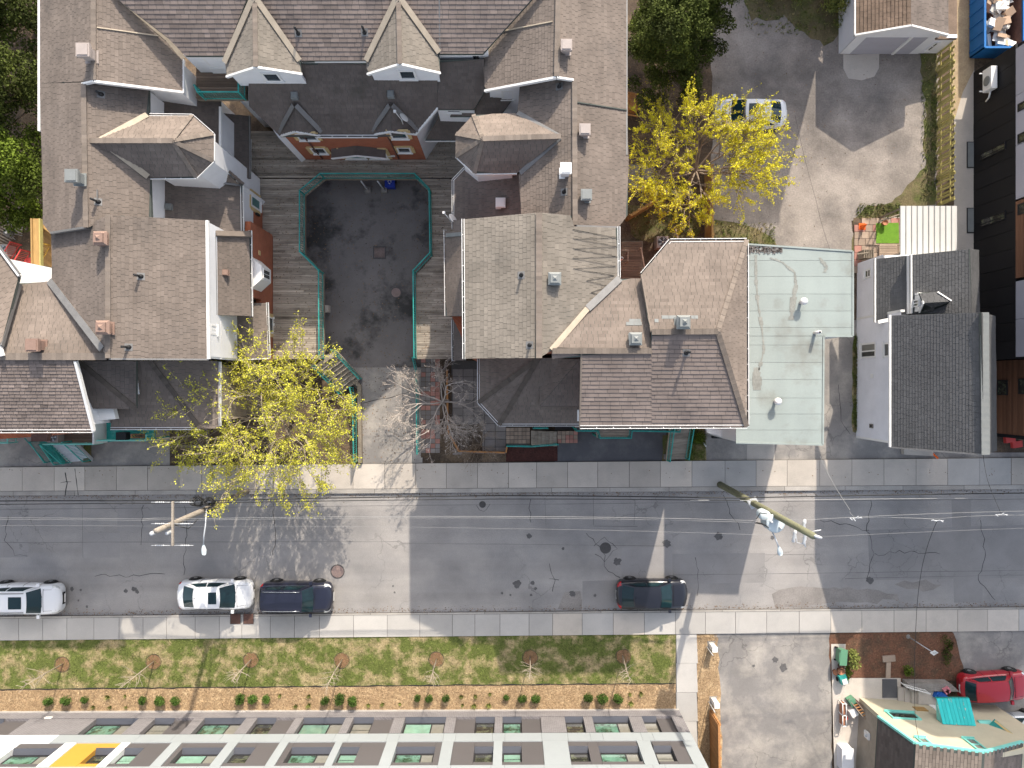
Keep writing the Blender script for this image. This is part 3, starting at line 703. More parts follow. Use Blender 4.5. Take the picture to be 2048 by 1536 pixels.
# walls of the west wing
W.walls([P(86, 20, 9), P(188, 20, 10), P(366, 118, 9), P(366, 184, 9), P(190, 166, 10), P(86, 160, 9)], 8.8, 0, 'white_siding', .25)
W.walls([P(90, 160, 9), P(297, 170, 9.2), P(297, 440, 9.2), P(110, 455, 9)], 8.75, 0, 'white_siding', .2)
W.walls([P(107, 470, 9), P(414, 444, 9), P(416, 715, 9), P(107, 715, 9)], 8.8, 0, 'white_siding', .12)
for pts in ([(rB0+V3(.2, -.1, 0)), P(297, 178, 9.2)],): pass
mb = MB(); a, b, c = P(366, 182, 8.9)+V3(-.25, .25, 0), P(188, 161, 10.9)+V3(0, .25, 0), P(168, 165, 10.5)+V3(0, .25, 0)
mb.obox(a+V3(0, 0, -4), V3(0, .1, 0), V3(0, 0, 4), b-a); mb.build('gable_wall', 'white_siding', W.root)
wg = Wall(W, P(297, 180, 9)*1.0, P(366, 185, 9.0)+V3(-.25, .12, 0))
wg.A = Vector((a.x-3.2, a.y+.02, 0)); wg.B = Vector((a.x, a.y+.02, 0)); wg.u = V3(1, 0, 0); wg.L = 3.2; wg.n = V3(0, -1, 0)
wg.winpx(328, 196, 354, 184, fr=.09, trim=None)
# court facade, facing east
Xf = P(545, 600, 1.8).x; Xu = P(525, 400, 1.8).x
wE = Wall(W, (Xf, P(0, 470, 1.8).y), (Xf, P(0, 722, 1.8).y))
_s = wE.pix(545, 607)[0]
wE.panel('brick_wall', 'brick', 0, _s, 0, 5.35, -.3, 0); wE.panel('brick_wall', 'brick', _s+.002, wE.L, 0, 3.7, -.3, 0)
cA = P(484, 366, 5.75)+V3(-.12, 0, 0); cB = P(444, 331, 5.75)+V3(-.12, 0, 0); 
wU = Wall(W, (Xu, cA.y), (Xu, P(0, 470, 1.8).y))
_q = lambda y: wU.pix(524, y)[0]
wU.panel('brick_wall', 'brick', 0, wU.L, 0, 3.35, -.3, 0); wU.panel('upper_wall', 'white_siding', 0, wU.L, 3.36, 5.6, -.3, .02)
wU.winpx(501, 385, 519, 424, fr=.10, gm='glass_teal', trim='trim_yellow')
wU.panel('wall_lantern', 'black', _q(438), _q(434), 2.5, 3.0, .0, .12)
wE.winpx(517, 533, 529, 555, fr=.09, trim='trim_yellow')
wE.winpx(502, 448, 509, 474, fr=.09, trim='trim_yellow') if 0 else None
wU.winpx(503, 452, 509, 468, fr=.08, trim='trim_yellow')
wE.panel('vent_plate', 'trim_yellow', 1.35, 1.6, 3.9, 4.15, .0, .04)
# white bay window under the gutter
mb = MB(); s0, z0 = wE.pix(512, 536); s1, _ = wE.pix(512, 562)
mb.prism([wE.pt(s0-.5, 0), wE.pt(s0, 0, .55), wE.pt(s1, 0, .55), wE.pt(s1+.5, 0)], 3.7, 5.2); mb.build('bay_window', 'white', W.root)
wb = Wall(W, wE.pt(s0, 0, .55), wE.pt(s1, 0, .55)); wb.window(.1, wb.L-.1, 3.95, 5.0, fr=.05, mull=(.5,), trans=(.35, .7), d=.04, sill=False)
wE.winpx(533, 632, 545, 668, fr=.08, gm='glass', trim='trim_yellow')
wE.panel('lintel_band', 'trim_yellow', wE.pix(545, 622)[0], wE.L, 3.2, 3.5, -.02, .05)
# white upper wall facing the court above the porch roof, with its windows
Xc = P(415, 650, 9.0).x - .12
wC = Wall(W, (Xc, P(0, 441, 9).y), (Xc, P(0, 716, 9).y)); mb = MB(); wC.clap(mb, 0, wC.L, 4.0, 8.8, .16, .02); mb.build('clapboards', 'white_siding', W.root, kind='stuff')
wC.panel('trim_board', 'white', wC.pix(440, 636)[0], wC.L, 7.05, 7.2, -.02, .05)
wC.winpx(420, 648, 432, 671, fr=.09, gm='glass', mull=(.5,)); wC.winpx(454, 655, 468, 677, fr=.09, gm='glass')
# turret upper windows and white court wall
tw = Wall(W, P(427, 322, 9.2)+V3(-.2, 0, 0), P(427, 268, 9.2)+V3(-.2, 0, 0))
wV2 = Wall(W, cA, cB)
if wV2.n.x < 0: wV2.n = -wV2.n
wV2.panel('upper_wall', 'white_siding', 0, wV2.L, 0, 5.85, -.3, 0); wV2.winpx(470, 352, 457, 333, fr=.08)
W.walls([P(440, 215, 6.5), P(440, 300, 6.5), P(400, 300, 6.5), P(330, 215, 7)], 6.3, 0, 'white_siding', .1)
# roof fittings
W.vent(plW, 165, 99, 'vent_beige', .62, .75, 'box', 'pinkish white square roof vent'); W.vent(plB, 142, 351, 'vent_grey', .60, .7, 'box', 'charcoal square roof vent')
W.vent(plCw, 193, 474, 'vent_brown', .60, .75, 'pyramid'); W.vent(plCw, 198, 654, 'vent_brown', .60, .75, 'pyramid'); W.vent(pL2, 450, 545, 'vent_brown', .30, .22, 'box'); W.vent(pL1, 336, 413, 'vent_grey', .32, .18, 'box')
W.pipe(plB, 181, 397, .6); W.pipe(plC, 268, 549, .6); W.pipe(plC, 243, 693, .6); W.pipe(plB, 192, 182, .4)
W.line(ray_plane(197, 391, plB)+V3(0, .25, 0), ray_plane(197, 391, plB)-V3(0, .25, 0), .05, .05, 'flashing', 'pipe_strap', .1)
W.finish()
# balcony in the north-west corner
def railing(parent, pts, hgt, m='teal', pitch=.13, r=.028, br=.011, name='railing', posts=True, mids=()):
    """pts: floor points (world). top rail + bottom rail + balusters + posts"""
    mb = MB(); pts = [Vector(p) for p in pts]; up = V3(0, 0, hgt)
    for i in range(len(pts)-1):
        a, b = pts[i], pts[i+1]; n = max(1, int((b-a).length/pitch))
        mb.bar(a+up, b+up, r*2.2, r*1.6); mb.bar(a+V3(0, 0, .1), b+V3(0, 0, .1), r*1.4, r*1.4)
        for k in mids: mb.bar(a+up*k, b+up*k, r, r)
        for k in range(1, n): p = a.lerp(b, k/n); mb.bar(p+V3(0, 0, .1), p+up, br*2, br*2)
    o1 = mb.build('rail_and_balusters', m, parent)
    for p in pts if posts else ():
        q = MB(); q.bar(p-V3(0, 0, .05), p+up+V3(0, 0, .04), r*2.4, r*2.4); q.build('post', m, parent)
bal = thing('balcony', 'small plank balcony with teal railing in the corner beside the peaked dormer', 'balcony', P(440, 165, 7.6))
zb = 7.6
for i in range(11):
    y = 137 + i*5.6; mb = MB(); a, b = P(392, y, zb), P(492, y, zb); mb.box((a+b)/2-V3(0, 0, .03), ((b-a).length, .125, .05), 0, 0, R.gauss(1, .1)); mb.build('plank', 'deck_brown', bal)
mb = MB(); mb.prism([P(392, 139, zb), P(492, 139, zb), P(492, 197, zb), P(392, 197, zb)], zb-.35, zb-.07); mb.build('joist_frame', 'old_wood', bal)
railing(bal, [P(405, 186, zb), P(411, 199, zb), P(491, 199, zb), P(491, 150, zb)], .95)
# ---- north block
N_ = Bld('terrace_house', 'brick court front of the terrace under a dark mansard with two peaked dormers', 'house', P(690, 200, 0))
plM = plane3([(560, 271, 6.1), (832, 269, 6.1), (690, 124, 9.45)])
N_.slope([(497, 124), (498, 212), (560, 272), (636, 272), (636, 124)], 'shingle_dark', pl=plM)
N_.slope([(636, 124), (636, 273), (755, 273), (755, 124)], 'shingle_dark', pl=plM); N_.slope([(755, 124), (755, 272), (832, 268), (876, 215), (874, 124)], 'shingle_dark', pl=plM)
plU = plane3([(600, 121, 9.8), (740, 121, 9.8), (660, 0, 10.75)])
for q in ([(215, -40), (237, 0), (335, 75), (370, 111), (450, 111), (508, -40)], [(508, -40), (512, 0), (603, 122), (734, 121), (797, 0), (800, -40)], [(800, -40), (803, 0), (880, 107), (966, 107), (1062, 0), (1100, -40)]):
    N_.slope(q, 'shingle_purple', pl=plU, ex=.20, tw=.36, sd=.10)
def dormer(b, apex0, apex1, lf, lb, rf, rb, m, base_y, win, zb):
    # two little slopes, the gable wall under them and its window
    b.slope([apex0, apex1, lf, lb][:3]+[lb[:2]], m, th=.08); b.slope([apex0, apex1, rf][:3]+[rb[:2]], m, th=.08)
    b.ridge(P(*apex0), P(*apex1), .22)
    A, B_, C_ = P(*lf), P(*rf), P(*apex1)
    wl = Wall(b, (A.x+.12, A.y+.18), (B_.x-.12, A.y+.18)); wl.n = V3(0, -1, 0)
    mb = MB(); z0, z1, zt = zb-.6, lf[2]-.1, apex1[2]-.12; mid = wl.L*((C_.x-A.x)/(B_.x-A.x))
    for d0, d1 in ((-.15, 0),):
        f = [wl.pt(0, z0, d1), wl.pt(wl.L, z0, d1), wl.pt(wl.L, z1, d1), wl.pt(mid, zt, d1), wl.pt(0, z1, d1)]
        k = [p-wl.n*.15 for p in f]
        mb.idx(f+k, [(0, 1, 2, 3, 4), (9, 8, 7, 6, 5)]+[(i, 5+i, 5+(i+1) % 5, (i+1) % 5) for i in range(5)])
    mb.build('gable_wall', 'white_siding', b.root)
    w = wl.pix(*win); wl.window(w[0]-.42, w[0]+.42, zb+.0, zb+.95, fr=.10)
    for e in (lf, rf): b.line(P(*e), P(*apex1), .10, .14, 'white', 'rake_board', -.05)
    b.line(P(*apex0), P(*lb), .26, .04, 'flashing_tan', 'valley_flashing', .16); b.line(P(*apex0), P(*rb), .26, .04, 'flashing_tan', 'valley_flashing', .16)
dormer(N_, (510, -6, 11.0), (512, 134, 11.0), (453, 153, 9.8), (451, 128, 9.8), (603, 148, 9.8), (601, 124, 9.8), 'shingle_tan', 165, (540, 148), 8.9)
dormer(N_, (797, -6, 11.0), (800, 128, 11.0), (735, 148, 9.8), (733, 124, 9.8), (880, 146, 9.8), (879, 108, 9.8), 'shingle_tan', 163, (814, 146), 8.9)
for x0, x1, y0, m in ((603, 734, 121.5, 0), (880, 968, 107.5, 1), (372, 450, 111.5, 2)):
    A, B_ = P(x0, y0, 9.7), P(x1, y0, 9.7); wl = Wall(N_, (A.x, A.y+.12), (B_.x, B_.y+.12)); wl.n = V3(0, -1, 0)
    wl.panel('upper_wall', 'white_siding', -.2, wl.L+.2, 6.8 if m else 8.8, 9.55, -.15, 0)
    N_.line(A, B_, .10, .14, 'white', 'fascia', -.05)
    if m == 1: wl.window(1.1, 1.95, 8.75, 9.45, fr=.08)
    if m == 2: wl.window(.6, 1.75, 8.3, 9.35, fr=.10, gm='glass_teal')
plR = plane3([(875, 124, 9.2), (965, 124, 9.2), (920, 220, 7.4)])
N_.slope([(875, 120), (968, 118), (968, 185), (948, 218), (876, 218)], 'shingle_dark', pl=plR)
A, B_ = P(874, 218, 7.4), P(948, 219, 7.4); wl = Wall(N_, (A.x, A.y+.05), (B_.x, B_.y+.05)); wl.n = V3(0, -1, 0); wl.panel('upper_wall', 'white_siding', 0, wl.L, 4, 7.3, -.15, 0); wl.window(.5, 1.2, 6.95, 7.22, fr=.05)
N_.slope([(880, 228, 5.9), (950, 226, 5.9), (912, 281, 4.6), (850, 281)], 'shingle_dark')
N_.gutter([P(850, 281, 4.6), P(912, 281, 4.6)], .10)
N_.slope([(945, 176, 8.0), (1040, 176, 8.0), (1000, 232, 6.6), (900, 232)], 'shingle_dark')
# brick court facade
yF = P(0, 319, 1.8).y
wF = Wall(N_, (P(612, 319, 1.8).x, yF), (P(852, 319, 1.8).x, yF))
wF.panel('brick_wall', 'brick', 0, wF.L, 0, 5.95, -.3, 0)
B0_, B1_ = wF.pt(wF.L, 0), P(885, 281, 1.8)
wS = Wall(N_, B0_, (B0_.x+1.55, B0_.y+2.3)); wS.panel('side_wall', 'white_siding', 0.02, wS.L, 0, 5.9, -.3, 0)
N_.line(P(832, 269, 6.1), P(877, 215, 7.4), .10, .16, 'white', 'rake_board', -.02)
wW = Wall(N_, wF.pt(0, 0), wF.pt(0, 0)+V3(-1.4, 2.0, 0)); wW.panel('side_wall', 'white_siding', 0.02, wW.L, 0, 5.9, -.3, 0)
N_.gutter([P(634, 273, 6.1), P(755, 273, 6.1)], .12)
for sx, ex, ap in ((562, 640, 590), (748, 834, 782)):
    y0 = 271 if sx < 600 else 268.5
    wl = None; zg = 7.75
    N_.slope([(ap, 208, 7.75), (ap, 263, 6.85), (sx, y0, 6.1)], 'shingle_dark', th=.06); N_.slope([(ap, 208, 7.75), (ap, 263, 6.85), (ex, y0, 6.1)], 'shingle_dark', th=.06)
    N_.line(P(ap-3, 212, 7.72), P(sx-4, y0-6, 6.22), .24, .03, 'flashing', 'valley_flashing', .09); N_.line(P(ap+3, 212, 7.72), P(ex+4, y0-6, 6.22), .24, .03, 'flashing', 'valley_flashing', .09)
    N_.line(P(sx, y0, 6.1), P(ap, 263, 6.85), .09, .12, 'white', 'rake_board', -.03); N_.line(P(ex, y0, 6.1), P(ap, 263, 6.85), .09, .12, 'white', 'rake_board', -.03)
    a0 = wF.pix(sx+5, y0+4)[0]; a1 = wF.pix(ex-4, y0+4)[0]; mid = wF.pix(ap, 268)[0]
    mb = MB(); f = [wF.pt(a0, 5.9, .02), wF.pt(a1, 5.9, .02), wF.pt(mid, 6.6, .02)]; mb.idx(f+[p-wF.n*.2 for p in f], [(0, 1, 2), (5, 4, 3), (0, 3, 4, 1), (1, 4, 5, 2), (2, 5, 3, 0)]); mb.build('gable_wall', 'brick', N_.root)
for x0, y0, x1, y1 in ((600, 279, 628, 266), (784, 276, 812, 262), (628, 306, 648, 295), (797, 304, 820, 294)):
    wF.winpx(x0, y0, x1, y1, fr=.09, trim='trim_yellow')
wF.winpx(692, 316, 722, 298, fr=.10, gm='glass_teal', trim='trim_yellow'); wF.winpx(740, 316, 768, 298, fr=.10, gm='glass', trim='trim_yellow')
wF.panel('name_plate', 'card_white', wF.pix(775, 309)[0], wF.pix(789, 309)[0], 2.45, 2.6, 0, .06)
mb = MB(); a0, a1 = wF.pix(664, 300)[0], wF.pix(772, 300)[0]; mid = (a0+a1)/2
for s0, s1, e0, e1 in ((a0, mid, 3.75, 4.25), (mid, a1, 4.25, 3.75)):
    mb.slab([wF.pt(s0, e0, 0), wF.pt(s1, e1, 0), wF.pt(s1, e1-.1, .5), wF.pt(s0, e0-.1, .5)], .12)
mb.build('door_canopy', 'shingle_dark', N_.root); mb = MB()
mb.bar(wF.pt(a0, 3.6, .53), wF.pt(mid, 4.1, .53), .06, .14); mb.bar(wF.pt(mid, 4.1, .53), wF.pt(a1, 3.6, .53), .06, .14); mb.build('canopy_fascia', 'white', N_.root)
for x in (632, 790): a = wF.pix(x, 300)[0]; mb = MB(); mb.tube([wF.pt(a, .3+1.8, .07), wF.pt(a, 5.8, .07)], .045, 6); mb.build('downpipe', 'rust', N_.root)
N_.pipe(plU, 589, 54, .6); N_.pipe(plU, 724, 52, .6); N_.vent(plM, 588, 190, 'vent_grey', .34, .26, 'box'); N_.vent(plM, 781, 187, 'vent_grey', .34, .26, 'box')
N_.line(P(879, 0, 10.7), P(880, 107, 9.85), .07, .06, 'flashing', 'step_flashing', .06)
N_.walls([P(500, 130, 9), P(874, 126, 9), P(874, 215, 7), P(832, 262, 6.1), P(560, 265, 6.1), P(500, 205, 7)], 5.8, 0, 'white_siding', .5)
N_.walls([P(300, -30, 9.8), P(1050, -30, 9.8), P(960, 107, 9.8), P(372, 111, 9.8)], 9.4, 0, 'white_siding', .4)
N_.finish()
# ---- east wing
E = Bld('terrace_house', 'long east wing of the terrace with an octagonal bay roof and many square vents', 'house', P(1090, 360, 0))
plE = plane3([(1253, 0, 9.2), (1253, 300, 9.2), (1115, 100, 11.0)])
E.slope([(1117, -40), (1253, -40), (1253, 165), (1113, 157)], 'shingle_brown', pl=plE)
E.slope([(1148, 157), (1253, 164), (1253, 310), (1257, 312), (1255, 430), (1237, 454), (1150, 451)], 'shingle_brown', pl=plE)
plEw = plane3([(1116, 0, 11.0), (1114, 150, 11.0), (966, 150, 9.0)])
E.slope([(1117, -40), (1113, 154), (970, 182), (966, 115), (1000, 66), (1090, -40)], 'shingle_brown', pl=plEw)
r0, r1 = ray_plane(1149, 158, plE), ray_plane(1150, 450, plE)
plF = (r0, (r1-r0).cross(P(1040, 300, 9.3)-r0).normalized()); plF = plF if plF[1].z > 0 else (plF[0], -plF[1])
E.slope([(1149, 157), (1040, 166), (1035, 226), (1122, 274), (1149, 274)], 'shingle_brown', pl=plF)
E.slope([(1149, 272), (1122, 274), (1038, 348), (1043, 434), (1150, 434)], 'shingle_brown', pl=plF)
A0, A1 = (1122, 273, 10.55), (966, 278, 10.55)
oc = [(1030, 227, 9.2), (947, 230, 9.2), (912, 268, 9.2), (912, 313, 9.2), (949, 347, 9.2), (1034, 346, 9.2)]
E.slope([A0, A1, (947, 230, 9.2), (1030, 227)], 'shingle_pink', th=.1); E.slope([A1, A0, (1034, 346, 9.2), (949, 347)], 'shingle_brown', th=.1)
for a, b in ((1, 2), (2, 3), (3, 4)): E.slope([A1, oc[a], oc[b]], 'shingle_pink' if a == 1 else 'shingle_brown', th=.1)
for a in (1, 2, 3, 4): E.ridge(P(*A1), P(*oc[a]), .2)
E.ridge(P(*A0), P(*A1), .24)
E.walls([P(*c) for c in oc], 9.05, 0, 'white_siding', .3, 'turret_wall'); E.line(P(949, 347.5, 9.2), P(1034, 346.5, 9.2), .1, .16, 'white', 'fascia', -.06); E.line(P(912, 313, 9.2), P(949, 347.5, 9.2), .1, .16, 'white', 'fascia', -.06)
E.ridge(P(1117, -40, 11), P(1113, 153, 11)); E.ridge(r0, r1)
E.line(ray_plane(970, 182, plEw), ray_plane(1113, 155, plEw), .10, .18, 'white', 'rake_board', -.03); E.line(ray_plane(1113, 155, plE), ray_plane(1146, 160, plE), .09, .16, 'white', 'rake_board', -.03)
E.line(ray_plane(1062, -10, plEw), ray_plane(1000, 66, plEw), .24, .05, 'flashing_tan', 'valley_flashing', .06); E.line(ray_plane(1000, 66, plEw), ray_plane(966, 114, plEw), .22, .05, 'flashing_tan', 'valley_flashing', .05)
E.line(ray_plane(1002, 64, plEw), ray_plane(1105, 44, plEw), .05, .05, 'flashing_tan', 'step_flashing', .05)
for a, b in (((1120, 274), (1035, 226)), ((1120, 276), (1040, 347))): E.line(ray_plane(*a, plF), ray_plane(*b, plF), .22, .03, 'flashing', 'valley_flashing', .06)
E.line(ray_plane(1152, 205, plE), ray_plane(1253, 221, plE), .05, .05, 'underlay', 'step_flashing', .045); E.line(ray_plane(1150, 452, plE), ray_plane(1238, 455, plE), .09, .18, 'flashing', 'rake_board', -.05)
E.line(P(1253.5, -40, 9.2), P(1253.5, 310, 9.2), .07, .14, 'flashing', 'fascia', -.04)
pM1 = plane3([(1043, 350, 7.9), (1043, 430, 7.9), (907, 400, 6.1)])
E.slope([(1043, 350), (1043, 434), (924, 441), (907, 440), (907, 360), (930, 336)], 'shingle_mid', pl=pM1)
E.gutter([ray_plane(930, 335, pM1), ray_plane(906, 360, pM1), ray_plane(906, 458, pM1)], .10)
plG = plane3([(1078, 430, 11.5), (1078, 710, 11.5), (926, 600, 10.4)])
E.slope([(1078, 425), (926, 439), (928, 717), (1076, 716)], 'shingle_tan', pl=plG, ex=.19)
plH = plane3([(1078, 430, 11.5), (1078, 710, 11.5), (1237, 500, 10.4)])
E.slope([(1078, 425), (1142, 431), (1148, 453), (1237, 456), (1238, 557), (1103, 701), (1078, 716)], 'shingle_tan', pl=plH, ex=.19)
E.ridge(P(1078, 426, 11.5), P(1078, 716, 11.5), .28)
E.gutter([P(926, 438, 10.4), P(928, 718, 10.4)], .11); E.gutter([P(1237.5, 453, 10.4), P(1238, 556, 10.4)], .10)
E.line(P(1239, 557, 10.42), P(1175, 617, 10.9), .34, .05, 'flashing', 'valley_flashing', .09); E.line(P(1175, 617, 10.9), P(1103, 700, 11.4), .26, .05, 'flashing_tan', 'valley_flashing', .07)
pN2 = plane3([(930, 470, 7.9), (930, 630, 7.9), (890, 550, 6.4)])
E.slope([(890, 461), (892, 632), (930, 632), (930, 440), (905, 440), (905, 461)], 'shingle_brown', pl=pN2) if 0 else None
E.slope([(890, 461), (892, 632), (930, 632), (930, 461)], 'shingle_brown', pl=pN2); E.slope([(907, 440), (907, 461), (930, 461), (930, 440)], 'shingle_mid', pl=pN2)
E.gutter([ray_plane(890, 460, pN2), ray_plane(892, 632, pN2)], .11); E.line(ray_plane(892, 471, pN2), ray_plane(930, 468, pN2), .2, .05, 'vent_grey', 'step_flashing', .05)
pN3 = plane3([(930, 640, 5.6), (930, 720, 5.6), (905, 680, 4.9)])
E.slope([(905, 632), (906, 721), (932, 721), (932, 632)], 'shingle_dark', pl=pN3); E.gutter([ray_plane(905, 640, pN3), ray_plane(906, 722, pN3)], .10)
# south porch roof
ap = (1078, 716, 7.7)
E.slope([(957, 718, 5.6), (957, 805, 5.6), ap], 'shingle_brown'); E.slope([(957, 805, 5.6), (998, 850, 5.6), ap], 'shingle_brown'); E.slope([(998, 850, 5.6), (1162, 850, 5.6), (1162, 716), ap], 'shingle_brown')
E.slope([(1080, 812, 6.7), (1160, 812, 6.7), (1160, 718, 8.2)], 'shingle_mid'); E.slope([(1080, 812, 6.7), (1160, 718, 8.2), (1080, 718, 7.0)], 'shingle_brown'); E.line(P(1078, 813, 6.55), P(1130, 813, 6.55), .1, .08, 'cap', 'step_flashing', .02)
E.gutter([P(957, 718, 5.6), P(957, 805, 5.6), P(998, 850, 5.6), P(1160, 850, 5.6)], .11); E.ridge(P(957, 805, 5.6), P(*ap), .24, tone=.55); E.ridge(P(998, 850, 5.6), P(*ap), .24, tone=.5)
# walls
E.walls([P(1020, -30, 9), P(1250, -30, 9.2), P(1250, 160, 9.2), P(972, 176, 9), P(968, 120, 9)], 8.8, 0, 'white_siding', .2)
E.walls([P(1040, 165, 9.2), P(1250, 165, 9.2), P(1252, 430, 9.2), P(1045, 432, 9.2)], 8.8, 0, 'white_siding', .15)
E.walls([P(930, 442, 10.4), P(1235, 458, 10.4), P(1235, 556, 10.4), P(1235, 700, 10.4), P(930, 714, 10.4)], 10.2, 0, 'brick', .12)
E.walls([P(909, 362, 6.1), P(930, 338, 6.1), P(1043, 350, 7), P(1043, 440, 7), P(909, 450, 6.1)], 5.9, 0, 'brick', .25); E.walls([P(893, 463, 6.4), P(940, 463, 7), P(940, 716, 7), P(893, 628, 6.4)], 6.1, 0, 'brick', .25)
E.walls([P(962, 720, 5.6), P(1160, 720, 5.6), P(1160, 845, 5.6), P(1000, 845, 5.6), P(962, 803, 5.6)], 5.4, 0, 'brick_tan', .5)
a = P(970, 181, 8.9)+V3(.25, .22, 0); b_ = P(1113, 155, 10.9)+V3(0, .22, 0); mb = MB(); mb.obox(a+V3(0, 0, -4), V3(0, .1, 0), V3(0, 0, 4), b_-a); mb.build('gable_wall', 'white_siding', E.root)
wg2 = Wall(E, (a.x, a.y), (a.x+3.5, a.y)); wg2.n = V3(0, -1, 0); wg2.panel('gable_wall', 'white_siding', .1, 1.75, 5.5, 8.85, -.1, .02); wg2.window(.55, 1.2, 7.45, 8.5, fr=.10, d=.08)
# fittings
for x, y, m in ((1133, 89, 'vent_beige'), (1170, 258, 'vent_beige'), (1173, 389, 'vent_grey')): E.vent(plE, x, y, m, .52, .55, 'box')
E.vent(plF, 1132, 336, 'white', .52, .85, 'box', 'white square roof vent taller than the others'); E.vent(pM1, 1001, 405, 'white', .50, .4, 'box'); E.vent(plH, 1110, 556, 'vent_grey', .55, .5, 'pyramid')
E.pipe(plF, 1130, 379, .45); E.pipe(plG, 1043, 547, .5); E.pipe(plG, 1060, 689, .45); E.pipe(plF, 1120, 167, .35)
cb = MB(); zz = [(1145, 459), (1234, 476), (1146, 477), (1234, 493), (1146, 497), (1234, 513), (1145, 516), (1232, 532), (1146, 537), (1228, 551), (1172, 561), (1216, 573), (1182, 585), (1198, 590)]
q = [ray_plane(x, y, plH)+plH[1]*.045 for x, y in zz]; cb.tube(q, .012, 5); cb.build('heating_cable', 'cable_black', E.root)
E.finish()
# ---- corner house on the street
K = Bld('corner_house', 'hipped brown corner house on the street with white gutters and teal balcony below', 'house', P(1300, 680, 0))
plS = plane3([(1160, 853, 10.4), (1493, 853, 10.4), (1435, 663, 11.75)])
K.slope([(1160, 853), (1303, 853), (1303, 702), (1163, 704)], 'shingle_purple', pl=plS, ex=.20, tw=.52, thick=.032); K.slope([(1104, 702), (1163, 703), (1162, 714), (1104, 717)], 'shingle_purple', pl=plS, ex=.20, tw=.52); K.slope([(1303, 853), (1493, 853), (1435, 663), (1303, 665)], 'shingle_purple', pl=plS, ex=.20, tw=.52, thick=.032)
plT = (ray_plane(1163, 703, plS), None); z1 = plT[0].z
plT = plane3([(1110, 702, z1), (1303, 702, z1), (1260, 557, 10.4)])
K.slope([(1104, 701), (1303, 702), (1297, 640), (1284, 557), (1239, 558)], 'shingle_pink', pl=plT)
plX = plane3([(1310, 664, 11.75), (1435, 663, 11.75), (1420, 481, 10.4)])
K.slope([(1303, 665), (1435, 663), (1493, 480), (1340, 481), (1283, 548), (1296, 640)], 'shingle_pink', pl=plX)
K.slope([(1493, 480, 10.4), (1435, 663, 11.75), (1493, 853, 10.4)], 'shingle_pink')
K.ridge(P(1303, 664, 11.75), P(1435, 663, 11.75), .26, tone=.8); K.ridge(P(1435, 663, 11.75), P(1493, 853, 10.4), .24, tone=.85); K.ridge(P(1435, 663, 11.75), P(1493, 480, 10.4), .22)
K.ridge(ray_plane(1105, 702, plT), ray_plane(1303, 702, plT), .26, tone=.8)
K.gutter([P(1283, 548, 10.4), P(1340, 481, 10.4), P(1493, 480, 10.4), P(1494, 853, 10.4), P(1160, 854, 10.4)], .14)
K.line(ray_plane(1283, 550, plX), ray_plane(1303, 664, plX), .07, .2, 'cap', 'rake_board', -.07)
K.walls([P(1284, 552, 10.4), P(1341, 485, 10.4), P(1489, 484, 10.4), P(1489, 848, 10.4), P(1306, 848, 10.4), P(1306, 700, 10.4)], 10.2, 0, 'brick', .45)
K.walls([P(1180, 565, 10.4), P(1306, 565, 10.4), P(1306, 846, 10.4), P(1180, 846, 10.4)], 10.0, 0, 'brick', .3)
mb = MB(); mb.obox(ray_plane(1290, 590, plX)+V3(.12, 0, -1.6), V3(.08, 0, 0), V3(0, 0, 1.5), ray_plane(1303, 664, plX)-ray_plane(1290, 590, plX)); mb.build('cheek_wall', 'underlay', K.root)
Yk = P(0, 846, 10.4).y
wK = Wall(K, (P(1186, 846, 10.4).x, Yk), (P(1484, 846, 10.4).x, Yk)); wK.n = V3(0, -1, 0); wK.panel('front_wall', 'brick', 0, wK.L, 0, 9.9, -.5, 0)
for zz_ in (3.3, 6.2):
    for a_ in (.5, 2.4, 4.3, 5.8): wK.window(a_, a_+.95, zz_+.6, zz_+2.2, fr=.08, trans=(.5,), trim='trim_yellow')
K.vent(plX, 1371, 643, 'vent_grey', .58, .95, 'pyramid'); K.vent(plT, 1273, 677, 'vent_grey', .55, .6, 'pyramid'); K.pipe(plS, 1380, 704, .7, .06)
K.line(P(1163, 704, z1), P(1160, 852, 10.4), .08, .16, 'cap', 'rake_board', -.05); K.line(P(1158, 820, 10.4), P(1158, 843, 10.4), .1, .1, 'white', 'downpipe_elbow', -.3)
K.finish()
# patches of greyer new shingles
# ---- house at the far west
O = Bld('terrace_house', 'purple-brown shingled street house at the west end with two square vents', 'house', P(60, 760, 0))
plO = plane3([(0, 862, 9.2), (187, 862, 9.2), (100, 713, 10.3)])
O.slope([(-520, 862), (187, 862), (151, 722), (150, 713), (-520, 713)], 'shingle_purple', pl=plO, ex=.17, tw=.30, sd=.12, thick=.034)
plQ = plane3([(0, 713, 10.3), (200, 713, 10.3), (70, 566, 9.0)])
O.slope([(-200, 713), (216, 713), (205, 700), (104, 563), (40, 568), (3, 690), (-200, 690)][:6]+[(-8, 713)], 'shingle_brown', pl=plQ) if 0 else None
O.slope([(3, 713), (216, 713), (204, 699), (104, 563), (40, 567)], 'shingle_pink', pl=plQ, tw=.28)
O.slope([(-60, 420, 9.6), (38, 550, 9.6), (2, 690, 10.6), (-520, 690), (-520, 420)], 'shingle_pink')
O.line(P(38, 569, 9.3), P(2, 692, 10.4), .34, .2, 'flashing', 'parapet', .12); O.line(P(2, 692, 10.4), P(8, 712, 10.4), .18, .14, 'white', 'parapet', .1)
O.line(P(-40, 445, 9.7), P(39, 552, 9.7), .09, .16, 'white', 'rake_board', 0); O.line(P(-40, 439, 9.7), P(41, 548, 9.7), .05, .1, 'flashing', 'rake_board', .05)
O.ridge(P(-60, 713, 10.3), P(214, 713, 10.3), .34)
